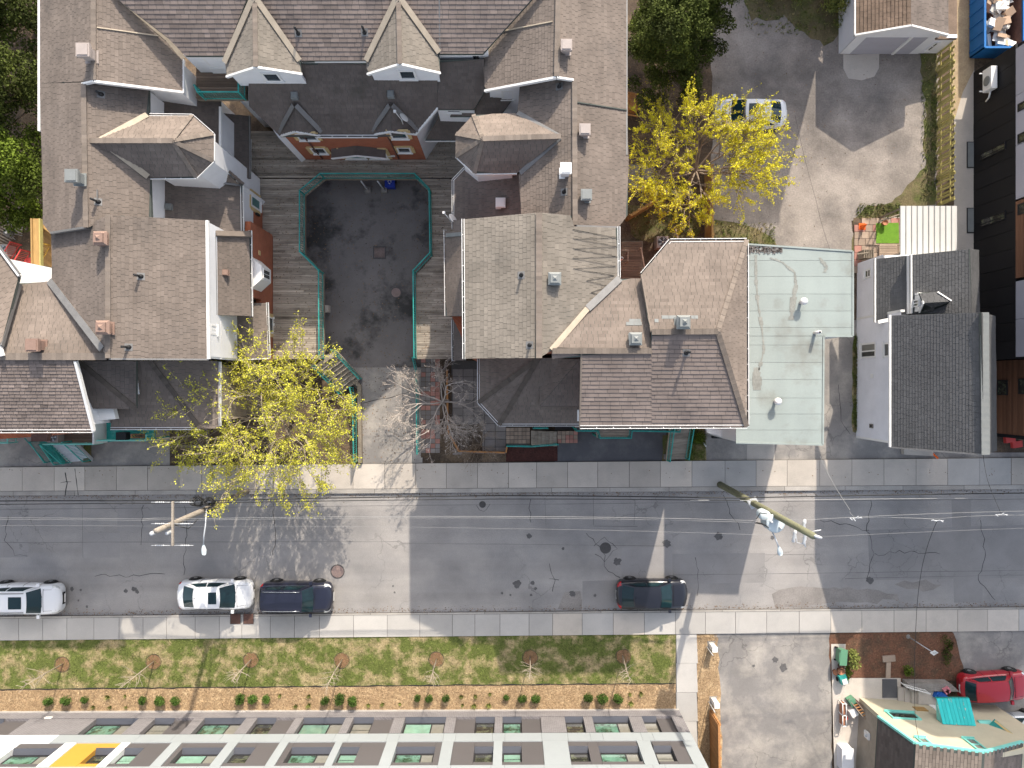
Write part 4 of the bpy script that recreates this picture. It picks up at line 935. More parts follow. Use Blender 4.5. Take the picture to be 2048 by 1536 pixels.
O.gutter([P(-120, 863, 9.2), P(187, 862, 9.2)], .14); O.line(P(187, 862, 9.2), P(151, 722, 10.25), .12, .2, 'white', 'rake_board', -.03)
mb = MB(); mb.slab([P(18, 518, 8.6), P(104, 536, 8.6), P(104, 556, 8.6), P(94, 567, 8.6), P(36, 566, 8.6), P(38, 552, 8.6)], .5); mb.build('flat_canopy', 'white', O.root)
O.vent(plQ, 63, 690, 'vent_brown', .6, .7, 'box')
O.walls([P(-510, 575, 9), P(100, 575, 9), P(150, 720, 9.2), P(183, 856, 9.2), P(-510, 856, 9.2)], 8.9, 0, 'white_siding', .35)
p1 = (158, 722, 9.0)
O.slope([p1, (272, 722, 8.2), (272, 817, 8.2)], 'shingle_mid', ex=.2); O.slope([p1, (272, 817, 8.2), (178, 817, 8.2)], 'shingle_mid', ex=.2)
O.ridge(P(*p1), P(272, 817, 8.2), .24, tone=.5); O.line(P(272.5, 722, 7.2), P(272.5, 817, 7.2), .06, .14, 'white', 'fascia', -.04)
O.walls([P(150, 735, 8.2), P(268, 735, 8.2), P(268, 790, 8.2), P(180, 812, 8.2)], 8.0, 0, 'white_siding', .1)
mb = MB(); mb.slab([P(180, 818, 7.9), P(226, 817, 7.9), P(231, 838, 7.9), P(184, 842, 7.9)], .35); mb.build('porch_hood', 'white', O.root)
O.slope([(300, 722, 7.9), (402, 857, 7.0), (222, 857, 7.0), (222, 722)][:3]+[(222, 722)], 'shingle_brown'); O.slope([(300, 722, 7.9), (402, 857, 7.0), (440, 857), (440, 722, 6.7)], 'shingle_brown')
O.ridge(P(300, 722, 7.9), P(402, 857, 7.0), .24, tone=.5); O.gutter([P(222, 857, 7.0), P(402, 857, 7.0)], .11); O.gutter([P(440.5, 724, 6.72), P(440.5, 852, 6.7)], .08)
O.walls([P(226, 724, 7), P(436, 724, 7), P(436, 845, 7), P(226, 845, 7)], 6.35, 0, 'brick_tan', .25)
mb = MB(); mb.prism([P(-60, 850, 4.5), P(132, 850, 4.5), P(95, 872, 4.5), P(-60, 882, 4.5)], 0, 4.4); mb.build('brick_bay', 'brick', O.root); mb = MB(); mb.prism([P(67, 868, 4.5), P(102, 868, 4.5), P(98, 882, 4.5), P(67, 883, 4.5)], 4.41, 4.7); mb.build('bay_cap', 'rust', O.root)
O.finish()
# ================================================================ other buildings
# ---- flat grey roof
Fl = Bld('flat_roofed_building', 'low building with a pale grey-green flat sheet roof beside the corner house', 'building', P(1560, 720, 0))
zf = 6.4
def roofstrip(x0, x1, y0, y1, xr=None):
    mb = MB(); mb.slab([P(x0+.0, y0+.25, zf), P(x1, y0+.25, zf), P(x1, y1-.25, zf), P(x0, y1-.25, zf)], .05); mb.build('roof_sheet', 'membrane', Fl.root)
ys = [489, 521, 553, 588, 622, 655, 690, 725, 759, 796, 828, 860, 889]
for i in range(len(ys)-1):
    y0, y1 = ys[i], ys[i+1]
    if y0 < 640:
        t = 14*((1705-1493)/212) if i == 0 else 0
        if i == 0:
            mb = MB(); mb.slab([P(1473, 488, zf), P(1705, 503, zf), P(1705, y1-.3, zf), P(1473, y1-.3, zf)], .05); mb.build('roof_sheet', 'membrane', Fl.root)
        else: roofstrip(1473, 1705, y0, y1)
    elif y0 < 670: roofstrip(1473, 1705, y0, 672); roofstrip(1473, 1647.5, 672.2, y1)
    else: roofstrip(1472, 1646.5, y0, y1)
mb = MB(); mb.prism([P(1474, 492, zf), P(1704, 504, zf), P(1704, 671, zf), P(1646, 671, zf), P(1645, 888, zf), P(1474, 884, zf)], 0, zf-.055); mb.build('wall', 'panel_white', Fl.root)
for a, b in (((1494, 488.5), (1705, 502.5)), ((1705.5, 503), (1705.5, 672)), ((1648, 672.5), (1705, 672.5)), ((1647, 673), (1645.5, 889.5)), ((1471.5, 885), (1645.5, 889.5))):
    Fl.line(P(*a, zf), P(*b, zf), .09, .09, 'membrane', 'roof_edge', .0)
mb = MB(); 
for _ in range(300): x, y = 1495+R.random()*70, 489+R.random()*12+.066*70*R.random(); c = P(x, y+2, zf+.02); mb.box(c, (.05, .05, .03), R.random()*3, 0, R.uniform(.6, 1.2))
mb.build('roof_gravel', 'paver_grey', Fl.root, kind='stuff')
plF_ = (P(1560, 700, zf), V3(0, 0, 1))
def mushroom(px, py, h=.55):
    c = Fl.on(plF_, px, py, h); mb = MB(); mb.lathe(c, [(.085, 0), (.085, h*.7)], 12); mb.lathe(c, [(.17, h*.62), (.19, h*.7), (.19, h*.86), (.10, h)], 14); mb.build('roof_vent', 'white', Fl.root)
mushroom(1610, 602, .6); mushroom(1558, 803, .6)
c = Fl.on(plF_, 1640, 664, .65); mb = MB(); mb.tube([c, c+V3(0, 0, .65)], .09, 12); mb.build('vent_pipe', 'white', Fl.root); mb = MB(); mb.tube([c+V3(0, 0, .652), c+V3(0, 0, .655)], .06, 10); mb.build('pipe_mouth', 'black', Fl.root)
mb = MB(); mb.slab([P(1412, 856, 3.6), P(1472, 862, 3.6), P(1472, 882, 3.6), P(1416, 866, 3.6)], .25); mb.build('door_hood', 'white', Fl.root)
def rstain(px, w):
    q = [P(x+R.uniform(-2, 2), y, zf+.012) for x, y in px]; mb = MB()
    for i in range(len(q)-1):
        for k in range(5):
            a, b = q[i].lerp(q[i+1], k/5), q[i].lerp(q[i+1], (k+1)/5); w0 = w*R.uniform(.3, 1.2); mb.face([a-V3(w0, 0, 0), a+V3(w0, 0, 0), b+V3(w0*R.uniform(.7, 1.2), 0, 0), b-V3(w0, 0, 0)])
    mb.build('water_stain', 'roof_stain', Fl.root)
rstain([(1512, 510), (1514, 560), (1517, 610), (1524, 650), (1528, 700), (1518, 740)], .10); rstain([(1540, 515), (1565, 525), (1590, 545), (1594, 570), (1586, 600), (1584, 640)], .16); rstain([(1515, 735), (1513, 780)], .25); rstain([(1640, 515), (1655, 535), (1650, 545)], .14)
Fl.finish()
# ---- grey shingled house
Gh = Bld('grey_house', 'grey shingled gable house with lilac clapboard side and a small white dormer', 'house', P(1860, 720, 0))
plG1 = plane3([(1780, 640, 5.0), (1780, 890, 5.0), (1966, 760, 8.5)])
Gh.slope([(1780, 631), (1963, 625), (1966, 909), (1780, 894)], 'shingle_grey', pl=plG1, ex=.15, tw=.30)
plG2 = plane3([(1966, 640, 8.5), (1966, 890, 8.5), (1993, 760, 7.0)])
Gh.slope([(1963, 625), (1991, 632), (1993, 902), (1966, 909)], 'shingle_grey', pl=plG2, ex=.15, tw=.30)
Gh.ridge(P(1968, 625, 8.5), P(1970, 909, 8.5), .42, tone=1.9)
Gh.line(P(1779.5, 630, 5.0), P(1779.5, 894, 5.0), .10, .14, 'white', 'fascia', .0)
Gh.line(P(1780, 894.5, 5), P(1966, 909.5, 8.5), .08, .14, 'flashing', 'rake_board', -.05)
wl = Wall(Gh, P(1713, 872, 0), P(1714, 640, 0)); mb = MB(); wl.clap(mb, 0, wl.L, 0, 5.0, .155, .028); mb.build('clapboards', 'lilac_siding', Gh.root, kind='stuff')
wl.panel('corner_board', 'white', -.12, 0, 0, 5.0, -.2, .03); wl.panel('corner_board', 'white', wl.L, wl.L+.12, 0, 5.0, -.2, .03)
wl.winpx(1723, 717, 1753, 684, fr=.10, mull=(.46,), gm='glass_dark', panes=['glass_dark', 'glass_blind']); wl.winpx(1769, 715, 1792, 683, fr=.10, gm='glass')
a, z = wl.pix(1744, 852); wl.panel('dryer_vent', 'stone', a-.12, a+.12, z-.2, z+.2, 0, .07); wl.panel('vent_flap', 'black', a-.06, a+.06, z-.1, z+.1, .0701, .09)
a, z = wl.pix(1745, 752); wl.panel('vent_plate', 'white', a-.12, a+.12, z-.14, z+.14, 0, .05)
Gh.walls([P(1716, 642, 0), P(1860, 642, 0), P(1860, 874, 0), P(1716, 872, 0)], 4.9, 0, 'white_siding', .12)
mb = MB(); A_, B_, C_ = P(1716, 874, 0), P(1950, 884, 0), None
mb.idx([V3(A_.x, A_.y, 4.8), V3(A_.x+4.3, A_.y, 5.0), V3(A_.x+2.1, A_.y, 8.0)], [(0, 1, 2)]); mb.build('gable_wall', 'white_siding', Gh.root)
# rear part
plG3 = plane3([(1750, 520, 3.1), (1750, 640, 3.1), (1815, 580, 4.4)])
Gh.slope([(1750, 518), (1815, 511), (1817, 627), (1790, 630), (1780, 645), (1750, 645)], 'shingle_grey', pl=plG3, ex=.15, tw=.30) if 0 else None
Gh.slope([(1750, 518), (1815, 511), (1817, 630), (1750, 644)], 'shingle_grey', pl=plG3, ex=.15, tw=.30)
plG4 = plane3([(1822, 520, 4.9), (1822, 640, 4.9), (1940, 580, 6.3)])
Gh.slope([(1822, 510), (1940, 498), (1944, 626), (1823, 627)], 'shingle_grey', pl=plG4, ex=.15, tw=.30)
plG5 = plane3([(1940, 498, 6.3), (1944, 626, 6.3), (1958, 560, 5.6)])
Gh.slope([(1940, 498), (1957, 500), (1959, 626), (1944, 626)], 'shingle_grey', pl=plG5, ex=.15, tw=.30)
Xs = P(1816, 560, 4.4).x; wl3 = Wall(Gh, (Xs, P(0, 512, 4.4).y), (Xs, P(0, 628, 4.4).y)); wl3.panel('upper_wall', 'white_siding', 0, wl3.L, 3.5, 4.86, -.15, .06)
Gh.line(P(1822, 509, 4.92), P(1822.5, 627, 4.92), .07, .12, 'white', 'fascia', 0); Gh.line(P(1750, 517, 3.1), P(1750, 645, 3.1), .09, .12, 'white', 'fascia', 0)
wl2 = Wall(Gh, P(1714, 641, 0), P(1715, 527, 0)); mb = MB(); wl2.clap(mb, 0.01, wl2.L, 0, 3.05, .155, .024); mb.build('clapboards', 'lilac_siding', Gh.root, kind='stuff')
wl2.winpx(1731, 558, 1743, 536, fr=.10, gm='glass_dark', trans=(.5,))
Gh.walls([P(1717, 527, 0), P(1850, 524, 0), P(1850, 650, 0), P(1717, 650, 0)], 3.0, 0, 'white_siding', .05); Gh.walls([P(1823, 514, 4.9), P(1953, 502, 4.9), P(1955, 626, 4.9), P(1823, 626, 4.9)], 4.8, 0, 'white_siding', .15)
Gh.line(P(1756, 644, 4.2), P(1780, 639, 4.2), .2, .06, 'white', 'step_flashing', 0)
# dormer
d0, d1 = (1846, 606, 6.05), (1902, 603, 6.05)
Gh.slope([d0, d1, (1872, 584, 5.7), (1838, 586)], 'shingle_grey', ex=.15, tw=.30, th=.07); Gh.slope([d0, d1, (1838, 625, 5.35), (1880, 624)], 'shingle_grey', ex=.15, tw=.30, th=.07)
Xd = P(1842, 606, 5.6).x; wd = Wall(Gh, (Xd, P(0, 590, 5.4).y), (Xd, P(0, 621, 5.4).y)); wd.panel('dormer_wall', 'white', 0, wd.L, 4.8, 5.5, -.5, 0); wd.window(.22, wd.L-.22, 4.95, 5.45, fr=.06, mull=(.5,), gm='glass_dark')
Gh.line(P(*d0), P(1838, 586, 5.35), .07, .08, 'white', 'rake_board', .03); Gh.line(P(*d0), P(1838, 625, 5.35), .07, .08, 'white', 'rake_board', .03); Gh.line(P(1874, 584, 5.75), P(1902, 602, 6.05), .07, .05, 'white', 'valley_flashing', .05)
for x, y in ((1837, 588), (1837, 621)): mb = MB(); mb.box(P(x, y, 5.2), (.25, .12, .3)); mb.build('eave_return', 'white', Gh.root)
Gh.finish('vent_grey')
# ---- white corrugated shed roof and patio behind it
sh = thing('corrugated_canopy', 'white corrugated metal canopy roof over the patio behind the grey house', 'canopy', P(1858, 462, 0))
for i in range(10):
    x0, x1 = 1800+i*11.4, 1800+(i+1)*11.4; mb = MB(); za, zb_ = 2.55, 2.8
    a, b, c, d = P(x0, 412, za), P(x1, 412, za), P(x1, 514, zb_), P(x0, 514, zb_)
    n = 4
    for k in range(n):
        u0, u1 = k/n, (k+1)/n; dz = lambda u: V3(0, 0, .035*math.sin(math.pi*u))
        mb.face([a.lerp(b, u0)+dz(u0), d.lerp(c, u0)+dz(u0), d.lerp(c, u1)+dz(u1), a.lerp(b, u1)+dz(u1)])
    mb.bar(a+V3(0, 0, .02), d+V3(0, 0, .02), .035, .05, 1); mb.build('roof_panel', ['corrugated', 'vent_grey'], sh)
for x, y in ((1804, 416), (1910, 416), (1804, 506), (1910, 506)): mb = MB(); c = P(x, y, 2.5); mb.box((c.x, c.y, 1.24), (.1, .1, 2.48)); mb.build('post', 'old_wood', sh)
mb = MB(); mb.prism([P(1803, 414, 2.5), P(1912, 414, 2.5), P(1912, 510, 2.5), P(1803, 510, 2.5)], .0, .02); mb.build('floor', 'concrete', sh)
pv = MB(); pv.prism([P(1707, 436), P(1800, 436), P(1800, 540), P(1707, 540)], -.02, .02); pv = pv.build('patio', 'soil', kind='structure')
y = 436.0; k = 0
while y < 538:
    x = 1708.0 - (7 if k % 2 else 0)
    while x < 1800:
        w = 14.6; red = (x < 1722 and R.random() < .55) or (y < 450 and R.random() < .5); mb = MB(); x0, x1 = max(x, 1707.5), min(x+w, 1800)
        if x1-x0 > 3 and not (x1 < 1735 and y < 436+ (1735-x1)*.6):
            mb.prism([P(x0+.4, y+.4), P(x1-.4, y+.4), P(x1-.4, y+13.4), P(x0+.4, y+13.4)], .01, .055+R.uniform(-.006, .006)); mb.build('paver', 'paver_red' if red else 'paver', pv)
        x += w
    y += 13.8; k += 1
sheet('turf_mat', [(1751, 447), (1796, 446), (1797, 487), (1751, 487)], .075, 'turf', 'thing'); bpy.data.objects['turf_mat']['label'] = 'bright green artificial turf mat on the patio'; bpy.data.objects['turf_mat']['category'] = 'mat'
# ---- black apartment house on the east side
Bk = Bld('modern_building', 'tall modern building with black, white and wood panel cladding by the slatted fence', 'building', P(2050, 430, 0))
wk = Wall(Bk, P(1947, 722, 0), P(1947, 145, 0))
for i in range(17):
    s0 = i*wk.L/17; wk.panel('cladding_panel', 'panel_black', s0+.01, s0+wk.L/17-.01, 0, 3.55, -.1, R.uniform(0, .012))
mb = MB(); mb.prism([P(1952, 720), P(2200, 720), P(2200, 145), P(1952, 145)], 0, 18.5); mb.build('core', 'panel_black', Bk.root)
def upx(y): return wk.pix(2036, y)[0]
for y0, y1, m in ((95, 190, 'panel_lilac'), (190, 290, 'panel_lilac'), (290, 398, 'panel_lilac')):
    wk.panel('cladding_panel', m, upx(y1)+.012, upx(y0)-.012, 3.72, 18.4, -.1, .02)
for i in range(14):
    z = 3.72+i*.2; wk.panel('siding_board', 'wood_siding', upx(556), upx(402), z, z+.19, -.1, .03)
for y0, y1 in ((562, 638), (638, 714)): wk.panel('cladding_panel', 'panel_lilac', upx(y1)+.01, upx(y0)-.01, 3.72, 18.4, -.1, .02)
wk.panel('cladding_panel', 'panel_black', 0, wk.L, 3.555, 3.715, -.1, .03)
for y0, y1, x0, x1 in ((283, 322, 1962, 2012), (421, 455, 1962, 2012)):
    s0, z0 = wk.pix(x0, y1); s1, z1 = wk.pix(x1, y0); wk.window(s0, s1, z0, z1, fm='panel_black', gm='glass_dark', fr=.06, mull=(.35,), sill=False)
for y0, y1 in ((258, 290), (196, 226), (401, 432)): s0, z0 = wk.pix(2034, y1); s1, z1 = wk.pix(2060, y0); wk.window(s0, s1, max(z0, 3.9), 5.4, fm='black', gm='glass_dark', fr=.07, sill=False)
for y0, y1 in ((284, 336), (416, 466)):
    mb = MB(); mb.prism([P(1933, y0), P(1947, y0), P(1947, y1), P(1933, y1)], -.02, .06); o = mb.build('window_well', 'black', Bk.root)
    mb = MB(); mb.prism([P(1934.5, y0+1.5), P(1946, y0+1.5), P(1946, y1-1.5), P(1934.5, y1-1.5)], .061, .075); mb.build('grille', 'vent_grey', Bk.root)
ww = Wall(Bk, P(1990, 866, 0), P(1990, 722, 0))
for i in range(22): z = i*.16; ww.panel('siding_board', 'wood_siding', 0, ww.L, z+.004, z+.155, -.1, R.uniform(0, .01))
ww.panel('cladding_panel', 'panel_black', -.15, ww.L, 3.53, 3.75, -.1, .02); ww.panel('cladding_panel', 'panel_black', -.2, 0, 0, 3.5, -.1, .03)
for i in range(16): z = 3.76+i*.16; ww.panel('siding_board', 'wood_siding', 0, ww.L, z+.004, z+.155, -.1, R.uniform(0, .01))
for y0, y1, x0, x1 in ((760, 790, 1996, 2016), (757, 788, 2038, 2060)): s0, z0 = ww.pix(x0, y1); s1, z1 = ww.pix(x1, y0); ww.window(s0, s1, z0, z1, fm='black', gm='glass_dark', sill=False)
mb = MB(); mb.prism([P(1996, 865), P(2200, 865), P(2200, 722), P(1996, 722)], 0, 18.5); mb.build('core', 'panel_black', Bk.root)
Bk.finish()
ac = thing('air_conditioner', 'white air conditioner hung on the black building wall', 'air conditioner', wk.pt(wk.pix(1972, 175)[0], 2.0, .3))
s0, zc = wk.pix(1966, 195); s1 = wk.pix(1966, 152)[0]; zc = 1.55
mb = MB(); wk.box(mb, s0, s1, zc, zc+.75, .10, .46); mb.build('casing', 'white', ac)
mb = MB(); c = wk.pt((s0+s1)/2-.1, zc+.38, .47); mb.lathe(c, [(.29, 0), (.29, .015), (.24, .02)], 18, axis=wk.n); mb.build('fan_guard', 'vent_grey', ac)
for s_ in (s0+.12, s1-.12): mb = MB(); wk.box(mb, s_-.03, s_+.03, zc-.08, zc-.03, 0, .62); mb.build('bracket', 'white', ac)
mb = MB(); mb.tube([wk.pt(s0+.05, zc+.3, .2), wk.pt(s0-.15, zc+.25, .2), wk.pt(s0-.3, zc+.1, .15), wk.pt(s0-.38, zc-.3, .06)], .05, 8); mb.build('hose', 'white', ac)
# ---- garage
Ga = Bld('garage', 'white garage with brown and grey worn shingles at the end of the gravel lot', 'garage', P(1780, 40, 0))
Ga.slope([(1710, -60, 2.75), (1710, 70, 2.75), (1822, 51, 3.8), (1822, -60)], 'shingle_old', ex=.2, tw=.3, thick=.04); Ga.slope([(1822, -60, 3.8), (1822, 51, 3.8), (1896, 70, 2.75), (1896, -60)], 'shingle_mid', ex=.2, tw=.35)
wa = Wall(Ga, P(1678, 108, 0), P(1678, -60, 0)); mb = MB(); wa.clap(mb, 0, wa.L, 0, 2.65, .15, .025); mb.build('clapboards', 'lilac_siding', Ga.root, kind='stuff')
wf = Wall(Ga, P(1678.3, 108, 0), P(1836, 108, 0)); wf.panel('front_wall', 'white_siding', 0.03, wf.L, 0, 2.6, -.2, 0)
mb = MB(); f = [wf.pt(0, 2.6), wf.pt(wf.L, 2.6), wf.pt(wf.L/2-.05, 3.62)]; mb.idx(f+[p-wf.n*.2 for p in f], [(0, 1, 2), (5, 4, 3), (0, 3, 4, 1), (1, 4, 5, 2), (2, 5, 3, 0)]); mb.build('gable_wall', 'white_siding', Ga.root)
for xa, xb in ((1699, 1781), (1788, 1817)):
    s0 = wf.pix(xa, 108)[0]; s1 = wf.pix(xb, 108)[0]
    for k in range(4): wf.panel('door_panel', 'panel_lilac', s0, s1, .04+k*.52, .04+(k+1)*.52-.02, -.05, .012)
wf.panel('frame_post', 'white', wf.pix(1782, 108)[0], wf.pix(1787, 108)[0], 0, 2.2, -.05, .06)
wq = Wall(Ga, P(1837, 107, 0), P(1874, 107, 0)); wq.panel('lean_to_wall', 'lilac_siding', 0, wq.L, 0, 2.0, -.2, 0); wq.winpx(1851, 100, 1880, 84, fr=.08, gm='glass_dark', trans=(.5,))
mb = MB(); mb.slab([P(1872, 78, 2.1), P(1914, 78, 1.9), P(1914, -60, 1.9), P(1872, -60, 2.1)], .12); mb.build('lean_to_roof', 'shingle_old', Ga.root)
Ga.line(P(1710, 70.5, 2.75), P(1822, 51.5, 3.8), .10, .18, 'white', 'rake_board', -.02); Ga.line(P(1896, 70.5, 2.75), P(1822, 51.5, 3.8), .10, .18, 'white', 'rake_board', -.02); Ga.line(P(1709.5, -60, 2.75), P(1709.5, 70, 2.75), .08, .14, 'white', 'fascia', -.02)
Ga.walls([P(1680, -60), P(1836, -60), P(1836, 106), P(1680, 106)], 2.6, 0, 'white_siding', .05)
Ga.finish()
# a house north of the lot, beyond the picture, that shades it
Ho = Bld('neighbour_house', 'brick house north of the gravel lot, out of view', 'house', P(1580, -260, 0))
Ho.walls([P(1465, -400, 0), P(1690, -400, 0), P(1690, -95, 0), P(1465, -95, 0)], 11.0, 0, 'brick', .0)
mb = MB(); a, b, c, d = [P(x, y, 0) for x, y in ((1460, -90), (1695, -90), (1695, -405), (1460, -405))]
mb.idx([V3(a.x, a.y, 11), V3(b.x, b.y, 11), V3(c.x, c.y, 11), V3(d.x, d.y, 11), V3((a.x+b.x)/2, a.y+3, 12.4), V3((a.x+b.x)/2, d.y-3, 12.4)], [(0, 1, 4), (1, 2, 5, 4), (2, 3, 5), (3, 0, 4, 5), (3, 2, 1, 0)]); mb.build('roof', 'shingle_mid', Ho.root)
# ---- apartment block along the south edge
Ap = Bld('apartment_block', 'modern apartment block clad in grey brick with white, grey and yellow panels', 'apartment block', P(640, 1600, 0))
wm = Wall(Ap, P(-330, 1425.5, 0), P(1357, 1418.5, 0))
def sx(x, y): return wm.pix(x, y)[0]
row1 = [(-40, 63, 'wp'), (195, 279, 'big'), (312, 390, 'wp'), (411, 493, 'big'), (516, 592, 'wp'), (608, 692, 'big'), (708, 789, 'wp'), (811, 893, 'big'), (913, 990, 'pw'), (1005, 1081, 'wp'), (1129, 1166, 'w'), (1184, 1257, 'big'), (1283, 1342, 'wp')]
wi = Wall(Ap, wm.pt(0, 0, -.32), wm.pt(wm.L, 0, -.32)); wi.n = wm.n
def opening(a0, a1, z0, z1, kind):
    sl0 = MB(); sl0.idx([wm.pt(a0, z0, .02), wm.pt(a1, z0, .02), wm.pt(a1, z0+.10, -.31), wm.pt(a0, z0+.10, -.31), wm.pt(a0, z0-.05, .02), wm.pt(a1, z0-.05, .02)], [(0, 1, 2, 3), (4, 5, 1, 0)]); sl0.build('window_sill', 'galv' if 0 else 'panel_sill', Ap.root)
    zz = z0+.22
    if kind == 'big': wi.window(a0, a1, zz, z1, fm='window_dark', gm='glass_green', fr=.10, mull=(.66,), d=.05, sill=False, panes=[R.choice(['glass_green', 'glass_green', 'glass_mint']), 'glass_blind'])
    else: wi.window(a0, a1, zz, z1, fm='window_dark', gm='glass_dark', fr=.09, trans=(.45,), d=.05, sill=False, panes=[R.choice(['glass_green', 'glass_mint', 'glass_blind', 'glass_dark', 'glass_dark'])])
mat('panel_sill', (.10, .105, .125), .35, .04, 1, .02, 10, metal=.3)
prev = 0.0
Z0, Z1 = .95, 2.86
segs = []
for x0, x1, k in row1:
    a0, a1 = sx(x0, 1436.5-.004*x0/1.4), sx(x1, 1436.5-.004*x1/1.4)
    segs.append((prev, a0)); prev = a1
    if k == 'wp': m = a0+(a1-a0)*.50; opening(a0, m, Z0, Z1, 'w'); wm.panel('cladding_panel', 'panel_dark', m+.01, a1, Z0-.02, Z1, -.3, -.14)
    elif k == 'pw': m = a0+(a1-a0)*.50; opening(m, a1, Z0, Z1, 'w'); wm.panel('cladding_panel', 'panel_dark', a0, m-.01, Z0-.02, Z1, -.3, -.14)
    else: opening(a0, a1, Z0, Z1, k)
segs.append((prev, wm.L))
for a0, a1 in segs:
    wm.panel('brick_pier', 'brick_grey', a0, a1, Z0, Z1, -.33, 0)
    wm.panel('pier_cap', 'panel_black', a0+.002, a1-.002, Z1+.002, Z1+.10, -.33, -.01)
wm.panel('brick_base', 'brick_grey', 0, wm.L, 0, Z0-.06, -.33, 0)
mb = MB(); mb.prism([wm.pt(0, 0, -.42), wm.pt(wm.L, 0, -.42), wm.pt(wm.L, 0, -14), wm.pt(0, 0, -14)], 0, 12.6); mb.build('core', 'interior', Ap.root)
we = Wall(Ap, wm.pt(wm.L, 0, -.34), wm.pt(wm.L, 0, -14)); we.n = wm.u.copy(); we.panel('end_wall', 'panel_grey', 0, we.L, 0, 12.6, -.3, 0)
sw = sx(283, 1467)
zA, zB, zC = 2.97, 3.87, 6.40
cuts = [sx(x, 1470) for x in (-250, -60, 120, 283, 352, 448, 490, 570, 600, 672, 700, 776, 800, 888, 912, 985, 1010, 1083, 1135, 1180, 1205, 1282, 1305, 1362)]
cuts = [0]+[c for c in cuts if 0 < c < wm.L]+[wm.L]
for i in range(len(cuts)-1):
    wm.panel('cladding_panel', 'panel_white' if cuts[i+1] <= sw+.05 else 'panel_grey', cuts[i]+.006, cuts[i+1]-.006, zA, zB, -.33, .03)
row2 = [(-300, -60, 'W'), (-60, 0, 'big'), (0, 34, 'W'), (34, 123, 'big'), (123, 146, 'W'), (146, 197, 'Y'), (197, 236, 'w'), (236, 254, 'W'), (254, 291, 'w'), (291, 337, 'D'), (337, 358, 'G'), (358, 368, 'D'), (368, 449, 'big'), (450, 471, 'G'), (471, 512, 'w'), (512, 555, 'D'), (555, 573, 'G'), (573, 585, 'D'), (585, 666, 'big'), (667, 682, 'G'), (682, 720, 'w'), (720, 770, 'D'), (770, 793, 'G'), (793, 871, 'big'), (871, 883, 'D'), (883, 906, 'G'), (906, 949, 'D'), (949, 987, 'w'), (987, 1005, 'G'), (1005, 1043, 'w'), (1043, 1086, 'D'), (1086, 1137, 'G'), (1137, 1176, 'w'), (1176, 1197, 'D'), (1197, 1276, 'big'), (1277, 1304, 'G'), (1307, 1343, 'w'), (1343, 1370, 'D'), (1370, 1410, 'G')]
for x0, x1, k in row2:
    a0, a1 = max(0, sx(x0, 1493)), min(wm.L, sx(x1, 1493))
    if a1 <= a0: continue
    if k in 'WYDG': wm.panel('cladding_panel', {'W': 'panel_white', 'Y': 'panel_yellow', 'D': 'panel_dark', 'G': 'panel_grey'}[k], a0+.006, a1-.006, zB+.008, zC, -.33, .03 if k in 'WG' else -.02)
    else:
        y_ = 'panel_yellow' if x0 == 197 else ('panel_white' if x0 < 0 else 'panel_dark')
        wm.panel('cladding_panel', y_, a0+.006, a1-.006, zB+.008, 4.42, -.33, -.02); wm.panel('cladding_panel', y_, a0+.006, a1-.006, 6.02, zC, -.33, -.02)
        opening(a0, a1, 4.48, 6.01, k)
for i in range(len(cuts)-1): wm.panel('cladding_panel', 'panel_white' if cuts[i+1] <= sw+.05 else 'panel_grey', cuts[i]+.006, cuts[i+1]-.006, zC+.01, 9.6, -.33, .03)
for i in range(len(cuts)-1): wm.panel('cladding_panel', 'panel_dark', cuts[i]+.006, cuts[i+1]-.006, 9.62, 12.6, -.33, .03)
wm.panel('wall_plaque', 'card_white', sx(93, 1434), sx(107, 1434), .72, .92, .002, .04)
Ap.finish()
# ---- cream house in the south-east
Ye = Bld('cream_house', 'cream stucco house with teal trim, tan shingle roof and teal plank awning', 'house', P(1860, 1480, 0))
wy = Wall(Ye, P(1710, 1394, 0), P(1990, 1410, 0))
def yp(x, y): return wy.pix(x, y)
T = [yp(1757, 1443), yp(1831, 1497), yp(1969, 1515), yp(2046, 1494)]
mb = MB(); f = [wy.pt(0.25, 0), wy.pt(wy.L, 0), wy.pt(wy.L, T[3][1]-.6)]+[wy.pt(s_, z_-.12) for s_, z_ in reversed(T[:3])]+[wy.pt(.25, T[0][1]-.12)]
bk = [p-wy.n*.25 for p in f]; n = len(f); mb.idx(f+bk, [tuple(range(n)), tuple(range(2*n-1, n-1, -1))]+[(i, n+i, n+(i+1) % n, (i+1) % n) for i in range(n)]); mb.build('front_wall', 'stucco', Ye.root)
wz = Wall(Ye, wy.pt(0.25, 0), wy.pt(.25, 0)-wy.n*9); wz.n = -wy.u; wz.panel('side_wall', 'brick_tan', .27, 9, 0, 2.95, -.2, 0)
back = -wy.n*8
